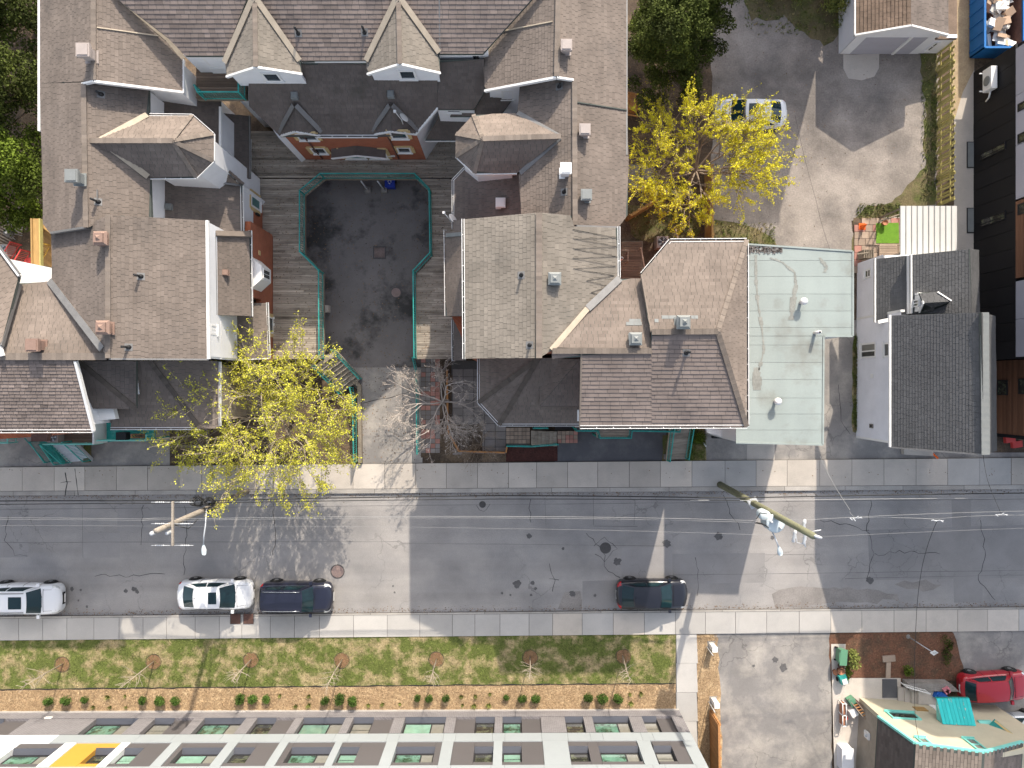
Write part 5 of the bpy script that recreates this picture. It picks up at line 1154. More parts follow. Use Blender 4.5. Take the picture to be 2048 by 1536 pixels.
for i, m in ((0, 'shingle_dark'), (1, 'cap'), (2, 'shingle_mid')):
    p, q = wy.pt(T[i][0], T[i][1], .25), wy.pt(T[i+1][0], T[i+1][1], .25); mb = MB(); mb.slab([p, q, q+back, p+back], .14); mb.build('roof_slope', 'underlay', Ye.root)
    h = (q-p); nn = h.cross(back).normalized(); nn = nn if nn.z > 0 else -nn; out = Ye.sh.setdefault(m, MB()); g_ = V3(0, 0, -1)+nn*nn.z; L_ = h.length; hd = h.normalized(); sgn = -1 if i < 2 else 1
    rows = int(L_/.17)
    for r_ in range(rows):
        for c_ in range(18):
            o_ = p+hd*(r_*.17)+back*(c_/18)+back*(.5/18 if r_ % 2 else 0)*(c_ < 17); za, zb_ = (.028, .006) if i < 2 else (.006, .028)
            v = [o_+nn*za, o_+hd*.17+nn*zb_, o_+hd*.17+back*(.97/18)+nn*zb_, o_+back*(.97/18)+nn*za, o_+nn*0.001, o_+back*(.97/18)+nn*.001]
            out.idx(v, [(0, 1, 2, 3), (0, 3, 5, 4)], 0, R.gauss(1, .1))
    Ye.line(p, q, .12, .16, 'teal_light', 'rake_board', -.08)
Ye.walls([wy.pt(.3, 0, -.3), wy.pt(wy.L, 0, -.3), wy.pt(wy.L, 0, -8), wy.pt(.3, 0, -8)], 2.85, 0, 'stucco', .0)
wy.winpx(1770, 1424, 1844, 1441, fr=.10, fm='teal_light', gm='glass_dark', d=.08); 
for x0, y0, x1, y1 in ((1830, 1476, 1876, 1499), (1925, 1478, 1978, 1503)): wy.winpx(x0, y0, x1, y1, fr=.10, fm='teal_light', gm='glass_blind', trans=(.5,), d=.08)
a0, z0 = yp(1857, 1410); wy.panel('door', 'white', a0, a0+.95, .55, 2.4, -.02, .05)
a1_, _ = yp(1828, 1412); wy.panel('notice_board', 'new_wood', a1_-.2, a1_+.5, 1.0, 1.5, .0, .05)
p0, p1 = wy.pt(yp(1889, 1452)[0], 3.15, .03), wy.pt(yp(1951, 1452)[0], 3.15, .03)
q0, q1 = P(1873, 1397, 2.45), P(1939, 1397, 2.45)
aw = MB(); aw.idx([p0-V3(0, 0, .06), q0-V3(0, 0, .06), p0-V3(0, 0, .6)], [(0, 1, 2)]); aw.idx([p1-V3(0, 0, .06), q1-V3(0, 0, .06), p1-V3(0, 0, .6)], [(0, 1, 2)]); aw.build('awning_cheek', 'teal_light', Ye.root)
for i in range(9):
    u0, u1 = i/9+.004, (i+1)/9-.004; mb = MB(); mb.slab([p0.lerp(p1, u0), p0.lerp(p1, u1), q0.lerp(q1, u1), q0.lerp(q1, u0)], .03+.012*(i % 2)); mb.build('awning_board', 'teal_board', Ye.root)
mb = MB(); mb.bar(q0-V3(0, 0, .1), q1-V3(0, 0, .1), .05, .14); mb.build('awning_fascia', 'teal', Ye.root)
e0, e1 = P(1957, 1442, 2.6), P(1983, 1442, 2.6); e2, e3 = P(2040, 1492, 3.6), P(1968, 1468, 3.4)
mb = MB(); mb.slab([e0, e1, P(1982, 1468, 3.2), P(1969, 1468, 3.2)], .15); mb.build('side_awning', 'teal_light', Ye.root)
mb = MB(); mb.bar(P(1984, 1444, 2.8), P(2042, 1490, 4.2), .45, .12); mb.bar(P(1990, 1442, 2.9), P(2046, 1486, 4.3), .12, .1, 1); mb.build('side_gutter', ['teal', 'trim_yellow'], Ye.root)
Ye.finish()
# steps, stoop and bed edging before the cream house
st = thing('front_steps', 'concrete front steps and stoop with white railing before the cream house', 'steps', P(1830, 1385, 0))
for i in range(4):
    x0, x1 = 1793+i*11, 1876; mb = MB(); mb.prism([P(x0, 1372), P(x1, 1374), P(x1, 1402), P(x0, 1400)], .08+i*.13, .08+(i+1)*.13); mb.build('step', 'concrete', st)
mb = MB(); mb.prism([P(1803, 1357), P(1888, 1358), P(1904, 1373), P(1806, 1371)], .05, .75); mb.build('planter_wall', 'stone', st)
railing(st, [P(1803, 1366, .7), P(1848, 1379, .7)], .6, 'white', .16, .022, .012)
mb = MB(); mb.prism([P(1763, 1357), P(1792, 1357), P(1793, 1394), P(1763, 1394)], .085, .12); tag(mb.build('door_mat', 'asphalt_new'), 'dark grey rubber mat at the foot of the front steps', 'mat')
# ---------------------------------------------------------------- the raised plank walk round the court
dk = thing('boardwalk', 'weathered grey plank walkway raised around the sunken court', 'boardwalk', P(730, 330, 0))
zd = 1.8
TR = [(638, 715), (637, 541), (599, 503), (599, 381), (640, 347), (829, 347), (858, 377), (860, 505), (826, 541), (828, 715)]   # teal rail, seen at its top
ring = [P(x, y, zd+1.02) for x, y in TR]; ring = [V3(p.x, p.y, zd) for p in ring]
def planks(x0f, x1f, y0, y1, m='deck', step=4.45):
    y = y0
    while y < y1:
        a, b = x0f(y), x1f(y)
        if b-a > 6:
            p, q = P(a, y+step/2, zd), P(b, y+step/2, zd); mb = MB(); n = 1 if R.random() < .55 else 2; cut = R.uniform(.3, .7)
            for u0, u1 in ((0, 1),) if n == 1 else ((0, cut-.001), (cut+.001, 1)):
                c = p.lerp(q, (u0+u1)/2); mb = MB(); new = R.random() < .02
                mb.box((c.x, c.y, zd-.025+R.uniform(-.004, .004)), ((q-p).length*(u1-u0), step*.0297-.014, .05), 0, 0, R.gauss(1, .11)*(1.25 if new else 1)); mb.build('plank', m, dk)
        y += step
def inner_l(y):
    z = [(p.x, p.y) for p in ring[:5]]; Y = P(0, y, zd).y; best = None
    for i in range(4):
        (xa, ya), (xb, yb) = z[i], z[i+1]
        if min(ya, yb)-1e-6 <= Y <= max(ya, yb)+1e-6 and abs(yb-ya) > 1e-6: best = xa+(xb-xa)*(Y-ya)/(yb-ya)
    return 1024+best*F/(H-zd)-.5 if best is not None else None
def inner_r(y):
    z = [(p.x, p.y) for p in ring[5:]]; Y = P(0, y, zd).y; best = None
    for i in range(4):
        (xa, ya), (xb, yb) = z[i], z[i+1]
        if min(ya, yb)-1e-6 <= Y <= max(ya, yb)+1e-6 and abs(yb-ya) > 1e-6: best = xa+(xb-xa)*(Y-ya)/(yb-ya)
    return 1024+best*F/(H-zd)+.5 if best is not None else None
ytop = 768-ring[4].y*F/(H-zd)
planks(lambda y: 470, lambda y: 960, 262, ytop-2.2)
planks(lambda y: 500 if y < 470 else 546, lambda y: inner_l(y) or 637, ytop+.5, 716)
planks(lambda y: inner_r(y) or 829, lambda y: 912 if y < 460 else (900 if y < 632 else 912), ytop+.5, 716)
mb = MB()
for x, y0, y1 in ((520, 300, 470), (560, 300, 714), (600, 300, 378), (600, 520, 714), (880, 300, 714), (905, 300, 714)): p, q = P(x, y0, 1.7), P(x, y1, 1.7); mb = MB(); mb.bar(p-V3(0, 0, .06), q-V3(0, 0, .06), .05, .18); mb.build('joist', 'old_wood', dk)
rim = MB()
for i in range(len(ring)-1): rim.bar(ring[i]-V3(0, 0, .12), ring[i+1]-V3(0, 0, .12), .06, .26)
rim.build('rim_board', 'old_wood', dk)
mb = MB(); mb.prism([P(470, 262, 1.5), P(960, 262, 1.5), P(960, 300, 1.5), P(470, 300, 1.5)], -.0, 1.45); mb.build('back_wall', 'stone', dk)
rl = thing('railing', 'teal metal railing around the edge of the sunken court', 'railing', P(730, 520, zd))
railing(rl, ring, 1.02, 'teal', .14, .030, .011)
# white props and a recycling bin below
for x, y, xt, yt in ((736, 380, 722, 362), (769, 380, 755, 362)):
    t = thing('support_post', ('grey steel prop on a concrete foot at the court edge, ' + ('beside the blue bin' if x > 750 else 'further from the blue bin')), 'post', P(x, y, 0), 'props under the plank walk')
    mb = MB(); mb.box(P(x, y, .12), (.36, .36, .24)); mb.build('concrete_foot', 'stone', t)
    mb = MB(); mb.tube([P(x, y, .2), P(xt, yt, 1.6)], .05, 8); mb.build('pole', 'galv', t)
def wheelie(px, py, z, rz, m, name, label, w=.55, d=.6, h=1.0):
    c = P(px, py, z); t = thing(name, label, 'bin', c); ca, sa = math.cos(rz), math.sin(rz)
    X, Y = V3(ca, sa, 0), V3(-sa, ca, 0)
    mb = MB(); B = [c+X*(sx_*w*.40)+Y*(sy*d*.40)+V3(0, 0, .06) for sx_, sy in ((-1, -1), (1, -1), (1, 1), (-1, 1))]; T_ = [c+X*(sx_*w*.5)+Y*(sy*d*.5)+V3(0, 0, h*.9) for sx_, sy in ((-1, -1), (1, -1), (1, 1), (-1, 1))]
    mb.idx(B+T_, [(3, 2, 1, 0), (0, 1, 5, 4), (1, 2, 6, 5), (2, 3, 7, 6), (3, 0, 4, 7), (4, 5, 6, 7)]); mb.build('tub', m, t)
    mb = MB(); mb.slab([c+X*(sx_*w*.53)+Y*(sy*d*.54)+V3(0, 0, h*(.94+.05*(sy > 0))) for sx_, sy in ((-1, -1), (1, -1), (1, 1), (-1, 1))], .05); mb.bar(c+X*-w*.3+Y*d*.6+V3(0, 0, h*.92), c+X*w*.3+Y*d*.6+V3(0, 0, h*.92), .05, .05); o = mb.build('lid', m, t)
    for s_ in (-1, 1): mb = MB(); mb.lathe(c+X*(s_*w*.42)+Y*d*.42+V3(0, 0, .1), [(.1, -.03), (.1, .03)], 12, axis=X); mb.build('wheel', 'rubber', t)
    return t, c, X, Y
t, c, X, Y = wheelie(784, 372, .02, 0, 'blue_bin', 'recycling_bin', 'blue recycling bin standing against the court wall', .58, .55, .85)
mb = MB()
for k in range(3):
    a = k*2.094; d = V3(math.cos(a), math.sin(a), 0); e = V3(-d.y, d.x, 0); mb.obox(c+d*.07+e*-.05+V3(0, 0, .89), e*.1, d*.03, V3(0, 0, .006)); p_ = c+d*.075+e*.05+V3(0, 0, .896); mb.idx([p_-d*.02, p_+d*.045, p_+e*.06], [(0, 1, 2)])
mb.build('recycling_mark', 'white', t)
mb = MB(); mb.box(P(652, 618, .25), (.42, .42, .5)); tag(mb.build('concrete_block', 'concrete'), 'pale concrete block at the edge of the drive ramp', 'block')
# gates and steps at both ends of the walk
def stair(name, label, top, bot, w, n, m, side=None, railm='teal', rail=True):
    top, bot = Vector(top), Vector(bot); d = bot-top; h = V3(d.x, d.y, 0); u = h.normalized(); v = V3(-u.y, u.x, 0)
    t = thing(name, label, 'stairs', bot)
    for i in range(n):
        c = top+d*((i+.5)/n); mb = MB(); mb.obox(c-u*(h.length/n*.55)-v*w/2, u*(h.length/n*1.0), v*w, V3(0, 0, .045), 0, R.gauss(1, .08)); mb.build('tread', m, t)
    for s_ in (-1, 1): mb = MB(); mb.bar(top+v*s_*(w/2+.03)-V3(0, 0, .1), bot+v*s_*(w/2+.03)-V3(0, 0, .02), .05, .2); mb.build('stringer', m, t)
    if rail:
        for s_ in (-1, 1): railing(t, [top+v*s_*w/2, bot+v*s_*w/2], .95, railm, .14, .026, .011)
    return t
stair('plank_stairs', 'wooden stairs with teal rails descending from the plank walk under the budding tree', P(650, 716, 1.8), P(704, 772, .15), 1.5, 9, 'deck')
railing(thing('railing', 'teal garden railing beside the drive under the budding tree', 'railing', P(716, 850, 0)), [P(706, 775, .1), P(712, 800, .1), P(714, 922, .1)], .95)
railing(thing('railing', 'teal garden railing beside the drive near the bare magnolia', 'railing', P(836, 800, 0)), [P(829, 716, .1), P(836, 748, .1), P(838, 905, .1)], .95)
for pts, lab in (([P(648, 716), P(660, 712), P(724, 770), P(726, 925), P(719, 925), P(717, 773), P(652, 724)], 'low timber and concrete edging wall curving along the drive below the plank stairs'),):
    mb = MB(); mb.prism(pts, 0, .35); tag(mb.build('edging_wall', 'old_wood'), lab, 'wall')
mb = MB(); mb.prism([P(650, 711), P(676, 712), P(676, 719), P(650, 718)], 0, .9); tag(mb.build('concrete_pier', 'concrete'), 'concrete pier where the plank stairs meet the drive', 'pier')
# garden between the drives
gp = MB(); gp.prism([P(640, 716), P(716, 780), P(716, 930), P(340, 932), P(340, 860), P(540, 720)], -.02, .03); gp.build('garden_bed', 'soil', kind='structure')
mb = MB(); mb.prism([P(842, 718), P(885, 718), P(885, 915), P(842, 915)], 0, .02); pb = mb.build('brick_path', 'soil', kind='structure')
y = 716
while y < 905:
    x = 842
    while x < 880: mb = MB(); mb.prism([P(x+.4, y+.4), P(x+9.1, y+.4), P(x+9.1, y+9.1), P(x+.4, y+9.1)], 0, .045+R.uniform(-.004, .004)); mb.build('paver', 'paver_red' if R.random() < .35 else 'paver_grey', pb); x += 9.5
    y += 9.5
pp = MB(); pp.prism([P(903, 722), P(965, 722), P(965, 800), P(1012, 850), P(1012, 905), P(903, 905)], 0, .02); pp = pp.build('patio', 'joint', kind='structure')
for i in range(5):
    for j in range(11):
        x, y = 905+i*21.4, 738+j*15.6
        if x > 958 and y < 800+(x-958): continue
        mb = MB(); mb.prism([P(x+.5, y+.5), P(x+20.6, y+.5), P(x+20.6, y+15), P(x+.5, y+15)], 0, .05+R.uniform(-.005, .005)); mb.build('paver', 'paver_grey', pp)
sheet('soil_bed', [(888, 750), (904, 750), (904, 848), (965, 848), (965, 905), (888, 905)], .055, 'soil', jag=.05)
bd = thing('bed_edging', 'orange-brown timber edging boards around the magnolia bed', 'edging', P(930, 900, 0))
for a, b in (((894, 740), (896, 862)), ((896, 862), (918, 902)), ((918, 902), (1010, 905)), ((1012, 905), (1014, 892))): mb = MB(); mb.bar(P(*a, .2), P(*b, .2), .09, .4); mb.build('board', 'cedar', bd)
sheet('red_mulch', [(1014, 892), (1115, 890), (1115, 922), (925, 924), (928, 910), (1014, 908)], .05, 'redmulch')
mb = MB(); mb.prism([P(925, 906), P(1012, 908), P(1012, 924), P(925, 924)], .0, .06); mb.build('soil_strip', 'soil', kind='structure')
st2 = thing('front_steps', 'concrete entrance steps running sideways under the dark porch roof', 'steps', P(1090, 875, 0))
for i in range(7): x0, x1 = 1062+i*7.2, 1112; mb = MB(); mb.prism([P(x0, 861), P(x1, 861), P(x1, 890), P(x0, 890)], .05+(6-i)*.0, .1+(i)*.0+.12*(7-i) if 0 else .05+.11*(i+1)); mb.build('step', 'deck', st2)
for x0, x1, y0, y1, z in ((1012, 1060, 855, 889, .12), (1113, 1150, 860, 886, .85)):
    mb = MB(); mb.prism([P(x0, y0), P(x1, y0), P(x1, y1), P(x0, y1)], 0, z-.05); mb.build('landing_base', 'joint', st2)
    x = x0
    while x < x1-4:
        y = y0
        while y < y1-4: mb = MB(); mb.prism([P(x+.4, y+.4), P(x+7.6, y+.4), P(x+7.6, y+7.6), P(x+.4, y+7.6)], z-.04, z+R.uniform(-.004, .004)); mb.build('paver', 'paver_red' if x0 > 1100 and R.random() < .5 else 'paver', st2); y += 8
        x += 8
railing(thing('railing', 'teal handrail beside the sideways entrance steps and red mulch bed', 'railing', P(1060, 890, 0)), [P(1014, 890, .15), P(1062, 891, .2), P(1114, 887, .8)], .9)
railing(thing('railing', 'short teal railing tucked under the dark porch gutter', 'railing', P(1080, 853, 0)), [P(1066, 855, 1.0), P(1094, 855, 1.0)], .9)
# teal balcony and side porch of the corner house
tb = thing('balcony', 'teal railed balcony below the eave of the corner house', 'balcony', P(1230, 865, 2.4))
zb = 2.6
for i in range(8): y = 838+i*5; mb = MB(); a, b = P(1193, y, zb), P(1259, y, zb); mb.box((a+b)/2-V3(0, 0, .03), ((b-a).length, .135, .05), 0, 0, R.gauss(1, .1)); mb.build('plank', 'deck', tb)
for i in range(4): y = 838+i*5; mb = MB(); a, b = P(1150, y, zb-.02), P(1190, y, zb-.02); mb.box((a+b)/2-V3(0, 0, .03), ((b-a).length, .135, .05), 0, 0, R.gauss(1, .1)); mb.build('plank', 'deck', tb)
for i in range(4): y = 838+i*5; mb = MB(); a, b = P(1262, y, zb-.02), P(1356, y, zb-.02); mb.box((a+b)/2-V3(0, 0, .03), ((b-a).length, .135, .05), 0, 0, R.gauss(.8, .1)); mb.build('plank', 'deck', tb)
railing(tb, [P(1150, 860, zb), P(1193, 860, zb), P(1197, 874, zb), P(1257, 874, zb), P(1259, 860, zb), P(1352, 862, zb), P(1354, 852, zb)], .95)
for x, y in ((1196, 874), (1258, 874), (1152, 858), (1350, 860)): p = P(x, y, zb); mb = MB(); mb.box((p.x, p.y, zb/2-.04), (.1, .1, zb-.1)); mb.build('post', 'teal', tb)
stair('plank_stairs', 'wooden side stairs with teal rails between the new asphalt and the grass patch', P(1362, 848, 2.5), P(1352, 918, .1), 1.15, 12, 'deck')
sheet('ivy_strip', [(1326, 870), (1340, 870), (1332, 922), (1324, 922)], .03, 'drygrass', jag=.05)
wl_ = thing('low_wall', 'small stone step block at the foot of the side stairs', 'wall', P(1345, 915, 0)); mb = MB(); mb.prism([P(1327, 908), P(1372, 908), P(1372, 918), P(1327, 918)], 0, .14); mb.build('block', 'stone', wl_)
mb = MB(); mb.box(P(1437, 869, .25), (.75, .45, .5)); tag(mb.build('planter_box', 'black'), 'black box standing below the white door hood', 'box')
mb = MB(); mb.tube([P(1407, 885, .03), P(1412, 893, .03)], .05, 6); tag(mb.build('roof_drain', 'white'), 'short white drain pipe lying on the grass patch edge', 'pipe')
# teal stairs and porch at the west end
wp = thing('porch', 'teal railed timber porch with a flight of stairs at the west house', 'porch', P(150, 880, 1.6))
zp = 1.9
for i in range(9): y = 846+i*5; mb = MB(); a, b = P(106, y, zp), P(206, y, zp); mb.box((a+b)/2-V3(0, 0, .03), ((b-a).length, .14, .05), 0, 0, R.gauss(1, .1)); mb.build('plank', 'deck_brown', wp)
railing(wp, [P(108, 886, zp), P(173, 886, zp), P(205, 886, zp)], .95, 'teal_light')
mb = MB(); p, q = P(206, 840, zp), P(206, 886, zp); mb.bar(p+V3(0, 0, .3), q+V3(0, 0, .3), .08, 1.4); mb.build('screen_post', 'white', wp)
mb = MB(); mb.prism([P(212, 842, 1.9), P(308, 842, 1.9), P(308, 880, 1.9), P(212, 880, 1.9)], 1.72, 1.86); mb.build('deck_floor', 'teal', wp); railing(wp, [P(212, 879, 1.86), P(308, 879, 1.86), P(308, 868, 1.86)], .9, 'teal_light')
for x, y in ((108, 884), (205, 884), (308, 878)): p = P(x, y, zp); mb = MB(); mb.box((p.x, p.y, zp/2-.05), (.1, .1, zp-.12)); mb.build('post', 'teal', wp)
stair('plank_stairs', 'teal painted stairs with pale treads slanting down from the west porch', P(122, 884, 1.85), P(163, 922, .05), 1.3, 9, 'galv', rail=True)
stair('plank_stairs', 'narrow teal stairs beside the wider teal flight at the west house', P(90, 884, 1.85), P(118, 924, .05), .6, 9, 'teal')
railing(thing('railing', 'low teal railing under the west house gutter', 'railing', P(0, 884, 0)), [P(-60, 884, 1.5), P(34, 884, 1.5), P(34, 876, 1.5)], .8, 'teal_light')
mb = MB(); mb.tube([P(49, 876, 1.9), P(92, 926, .3)], .03, 6); tag(mb.build('handrail', 'teal'), 'single slanting teal handrail left of the west porch stairs', 'handrail')
ac2 = thing('air_conditioner', 'round-fan air conditioner on the west porch floor', 'air conditioner', P(118, 872, 1.9))
def condenser(root, px, py, z, w, h, m='vent_beige'):
    c = P(px, py, z); mb = MB(); mb.box(c+V3(0, 0, h/2), (w, w, h)); mb.build('casing', m, root)
    mb = MB(); mb.lathe(c+V3(0, 0, h+.003), [(w*.42, 0), (w*.42, .012)], 20); mb.build('fan_well', 'black', root)
    mb = MB()
    for k in range(5): a = k*1.2566; d = V3(math.cos(a), math.sin(a), 0); e = V3(-d.y, d.x, 0); mb.idx([c+d*.06+V3(0, 0, h+.03), c+d*w*.38-e*.07+V3(0, 0, h+.02), c+d*w*.38+e*.08+V3(0, 0, h+.045)], [(0, 1, 2)])
    mb.lathe(c+V3(0, 0, h+.02), [(.07, 0), (.06, .04)], 10); mb.build('fan', 'metal', root)
    mb = MB()
    for r in (.2, .31, .42): mb.tube([c+V3(math.cos(k*.3142)*w*r, math.sin(k*.3142)*w*r, h+.06) for k in range(21)], .008, 4)
    mb.build('grille', 'metal', root)
condenser(ac2, 118, 873, 1.9, .62, .6)
bq = thing('barbecue', 'brick-red planter trough and black grill under the porch gutter', 'barbecue', P(262, 868, 1.86)); mb = MB(); mb.box(P(246, 872, 2.1), (.6, .45, .45)); mb.build('grill_body', 'black', bq); mb = MB(); mb.box(P(276, 872, 2.0), (.75, .25, .25)); mb.build('trough', 'terracotta', bq); mb = MB(); mb.box(P(276, 872, 2.13), (.66, .18, .02)); mb.build('soil_fill', 'soil', bq)
pl_ = MB(); pl_.prism([P(356, 857), P(420, 857), P(420, 893), P(358, 893)], 0, .3); tag(pl_.build('planter_bed', 'old_wood'), 'timber framed raised bed beneath the budding tree', 'planter')
pl_ = MB(); pl_.prism([P(361, 861), P(416, 861), P(416, 889), P(361, 889)], .3, .32); pl_.build('soil_bed', 'soil', kind='structure')
mb = MB(); mb.prism([P(172, 890), P(183, 890), P(183, 924), P(171, 924)], 0, .25); tag(mb.build('planter_strip', 'drygrass'), 'narrow weedy strip beside the teal stairs', 'planter')
# ================================================================ vehicles
def pw(tab, u):
    for i in range(len(tab)-1):
        if tab[i][0] <= u <= tab[i+1][0]:
            t = (u-tab[i][0])/(tab[i+1][0]-tab[i][0]); t = t*t*(3-2*t); return tab[i][1]+(tab[i+1][1]-tab[i][1])*t
    return tab[0][1] if u < tab[0][0] else tab[-1][1]
def car(name, label, px, py, rz, body, L, W, Hh, deck, xa, xb, xc, xd, group=None, sunroof=False, rails=False, rear='sedan', visor=False):
    c = P(px, py, .75); root = thing(name, label, 'car', (c.x, c.y, .012), group)
    ca, sa = math.cos(rz), math.sin(rz)
    def w_(x, y, z): return V3(c.x+x*ca-y*sa, c.y+x*sa+y*ca, .012+z)
    def hw(u):
        a = abs(u); e = max(0, (a-.84)/.16)
        return W/2*(1-.05*a**2.2)*(1-.34*e**2.6)
    def endz(u): e = max(0, (abs(u)-.88)/.12); return .19+.12*e
    prof = [(.90, 0), (.985, .12), (1.0, .36), (1.0, .62), (.985, .80), (.945, .93), (.86, .985), (.6, 1.0), (.3, 1.0), (0, 1.0)]
    def S(u, v, side):
        i = min(int(v), len(prof)-2); f = v-i; fr = prof[i][0]+(prof[i+1][0]-prof[i][0])*f; zf_ = prof[i][1]+(prof[i+1][1]-prof[i][1])*f
        zt = pw(deck, u); zb = endz(u); cr = .045*(1-(fr)**2)
        bow = .10*(1-fr*fr)*max(0, (abs(u)-.7)/.3)*(1 if u > 0 else -1)*L/4.4
        return w_(u*L/2+bow-(.10 if u > 0 else -.10)*(max(0, (abs(u)-.9)/.1)**2)*(abs(zf_-.45)**1.5), side*hw(u)*fr, zb+(zt-zb)*zf_+(cr if v > 5 else 0))
    us = [-1, -.985, -.95, -.9, -.84, -.76, -.66, -.55, -.42, -.28, -.14, 0, .14, .28, .42, .54, .65, .75, .83, .89, .94, .98, 1]
    mb = MB(); nv = len(prof)-1
    for side in (1, -1):
        V = [S(u, v, side) for u in us for v in range(nv+1)]
        mb.idx(V, [(i*(nv+1)+j, (i+1)*(nv+1)+j, (i+1)*(nv+1)+j+1, i*(nv+1)+j+1) for i in range(len(us)-1) for j in range(nv)], 0, 1, True)
    for u in (-1, 1): mb.face([S(u, v, 1) for v in range(nv+1)]+[S(u, v, -1) for v in range(nv-1, -1, -1)], 0, 1, True)
    mb.build('body', body, root)
    # cabin
    zb_a, zb_d = pw(deck, xa)-.01, pw(deck, xd)-.01
    wa, wd, wr = hw(xa)*.88, hw(xd)*.84, W/2*.70
    def roofP(s, t):
        y = (2*t-1)*wr; x = (xc+(xb-xc)*s)*L/2 + .07*(1-(y/wr)**2)*(2*s-1)
        return (x, y, Hh-.055*(y/wr)**2-.05*(2*s-1)**2)
    def lerp3(a, b, t): return tuple(a[i]+(b[i]-a[i])*t for i in range(3))
    def front(s, t): y = 2*s-1; b = (xa*L/2+.13*(1-y*y), y*wa, zb_a); return lerp3(b, roofP(1, s), t)
    def rearP(s, t): y = 2*s-1; b = (xd*L/2-.10*(1-y*y), y*wd, zb_d); return lerp3(b, roofP(0, s), t)
    def side(sg):
        def f(s, t):
            u = xd+(xa-xd)*s; k = 4*s*(1-s)
            b = (u*L/2, sg*(wd+(wa-wd)*s+k*(W/2*.93-max(wa, wd))), pw(deck, u)-.02+.0*k); a = roofP(s, 1 if sg > 0 else 0); p = lerp3(b, a, t)
            return (p[0], p[1]+sg*.03*math.sin(math.pi*t), p[2])
        return f
    def patch(mb, f, s0, s1, t0, t1, off=0.0, n=8, m=0, flip=False):
        V = []
        for i in range(n+1):
            for j in range(6):
                s_, t_ = s0+(s1-s0)*i/n, t0+(t1-t0)*j/5; p = Vector(f(s_, t_))
                if off:
                    e = .01; n_ = (Vector(f(min(s_+e, 1), t_))-Vector(f(max(s_-e, 0), t_))).cross(Vector(f(s_, min(t_+e, 1)))-Vector(f(s_, max(t_-e, 0))))
                    if n_.length > 1e-9:
                        n_.normalize()
                        if n_.dot(p-Vector((0, 0, .8))) < 0: n_ = -n_
                        p = p+n_*off
                V.append(w_(*p))
        mb.idx(V, [(i*6+j, (i+1)*6+j, (i+1)*6+j+1, i*6+j+1) for i in range(n) for j in range(5)], m, 1, True)
    mb = MB(); patch(mb, roofP, 0, 1, 0, 1, 0, 10); mb.build('roof', body, root)
    mb = MB(); patch(mb, front, 0, 1, 0, 1); patch(mb, rearP, 0, 1, 0, 1); patch(mb, side(1), 0, 1, 0, 1); patch(mb, side(-1), 0, 1, 0, 1); mb.build('pillars', body, root)
    mb = MB(); patch(mb, front, .035, .965, .03, .95, .014); mb.build('windscreen', 'car_glass', root)
    mb = MB(); patch(mb, rearP, .06, .94, .08, .93, .014); mb.build('rear_window', 'car_glass', root)
    for sg in (1, -1):
        for s0, s1 in ((.10, .47), (.50, .90)): mb = MB(); patch(mb, side(sg), s0, s1, .12, .88, .012); mb.build('side_window', 'car_glass', root)
        mb = MB(); p = lambda u, y, z: w_(u*L/2, sg*y, z); um = xa-.08; y0 = W/2*.93
        mb.obox(p(um, y0, pw(deck, um)+.0), w_(1, 0, 0)*.16-w_(0, 0, 0)*.16, (w_(0, 1, 0)-w_(0, 0, 0))*sg*.2, V3(0, 0, .12)); mb.build('mirror', body if not visor else 'car_trim', root)
        for u in (-.60, .60):
            x = u*L/2; yy = hw(u)
            ax = (w_(0, 1, 0)-w_(0, 0, 0))*sg
            mb = MB(); mb.lathe(w_(x, sg*(yy-.06), .33), [(.40, 0), (.40, .066), (.385, .07)], 22, axis=ax); o = mb.build('wheel_arch', 'car_trim', root)
            t = MB(); t.lathe(w_(x, sg*(yy-.13), .33), [(.27, 0), (.325, .02), (.33, .05), (.33, .16), (.315, .195), (.21, .205)], 22, axis=ax); o = t.build('wheel', 'rubber', root)
            r = MB(); r.lathe(w_(x, sg*(yy+.055), .33), [(.215, .0), (.215, .022), (.19, .012), (.06, .028)], 18, axis=ax); r.build('rim', 'rim', o)
            k_ = MB(); cc = w_(x, sg*(yy+.082), .33)
            for q in range(5): a = q*1.2566; d = (w_(math.cos(a), 0, math.sin(a))-w_(0, 0, 0)); e = (w_(-math.sin(a), 0, math.cos(a))-w_(0, 0, 0)); k_.idx([cc+d*.07+e*.035, cc+d*.18+e*.075, cc+d*.18-e*.02], [(0, 1, 2)])
            k_.build('spoke_gaps', 'car_trim', o)
        def lamp(nm, m, u0, u1, v0, v1):
            q = MB(); V = [S(u0+(u1-u0)*i/4, v0+(v1-v0)*j/3*(1-.25*i/4*(1 if u0 > 0 else 0)), sg) for i in range(5) for j in range(4)]
            V = [v+(v-w_(0, 0, .4)).normalized()*.014 for v in V]
            q.idx(V, [(i*4+j, (i+1)*4+j, (i+1)*4+j+1, i*4+j+1) for i in range(4) for j in range(3)], 0, 1, True); q.build(nm, m, root)
        lamp('headlight', 'lamp_clear', .80, .975, 4.3, 6.3)
        lamp('tail_light', 'lamp_red', -.985, -.87, 4.0, 6.0 if rear != 'hatch' else 6.6)
    gap = MB()
    for u in (-.36, .06, .47):
        for sg in (1, -1):
            q = [S(u, v, sg)+(S(u, v, sg)-w_(u*L/2, 0, .6)).normalized()*.004 for v in (1.2, 2, 3, 4, 5, 5.6)]
            for i in range(5): gap.bar(q[i], q[i+1], .014, .012)
    q = [S(xa+.07, v, sg)+V3(0, 0, .006) for sg in (1, -1) for v in ((6.4, 7, 8, 9) if sg > 0 else (9, 8, 7, 6.4))]
    for i in range(len(q)-1): gap.bar(q[i], q[i+1], .02, .01)
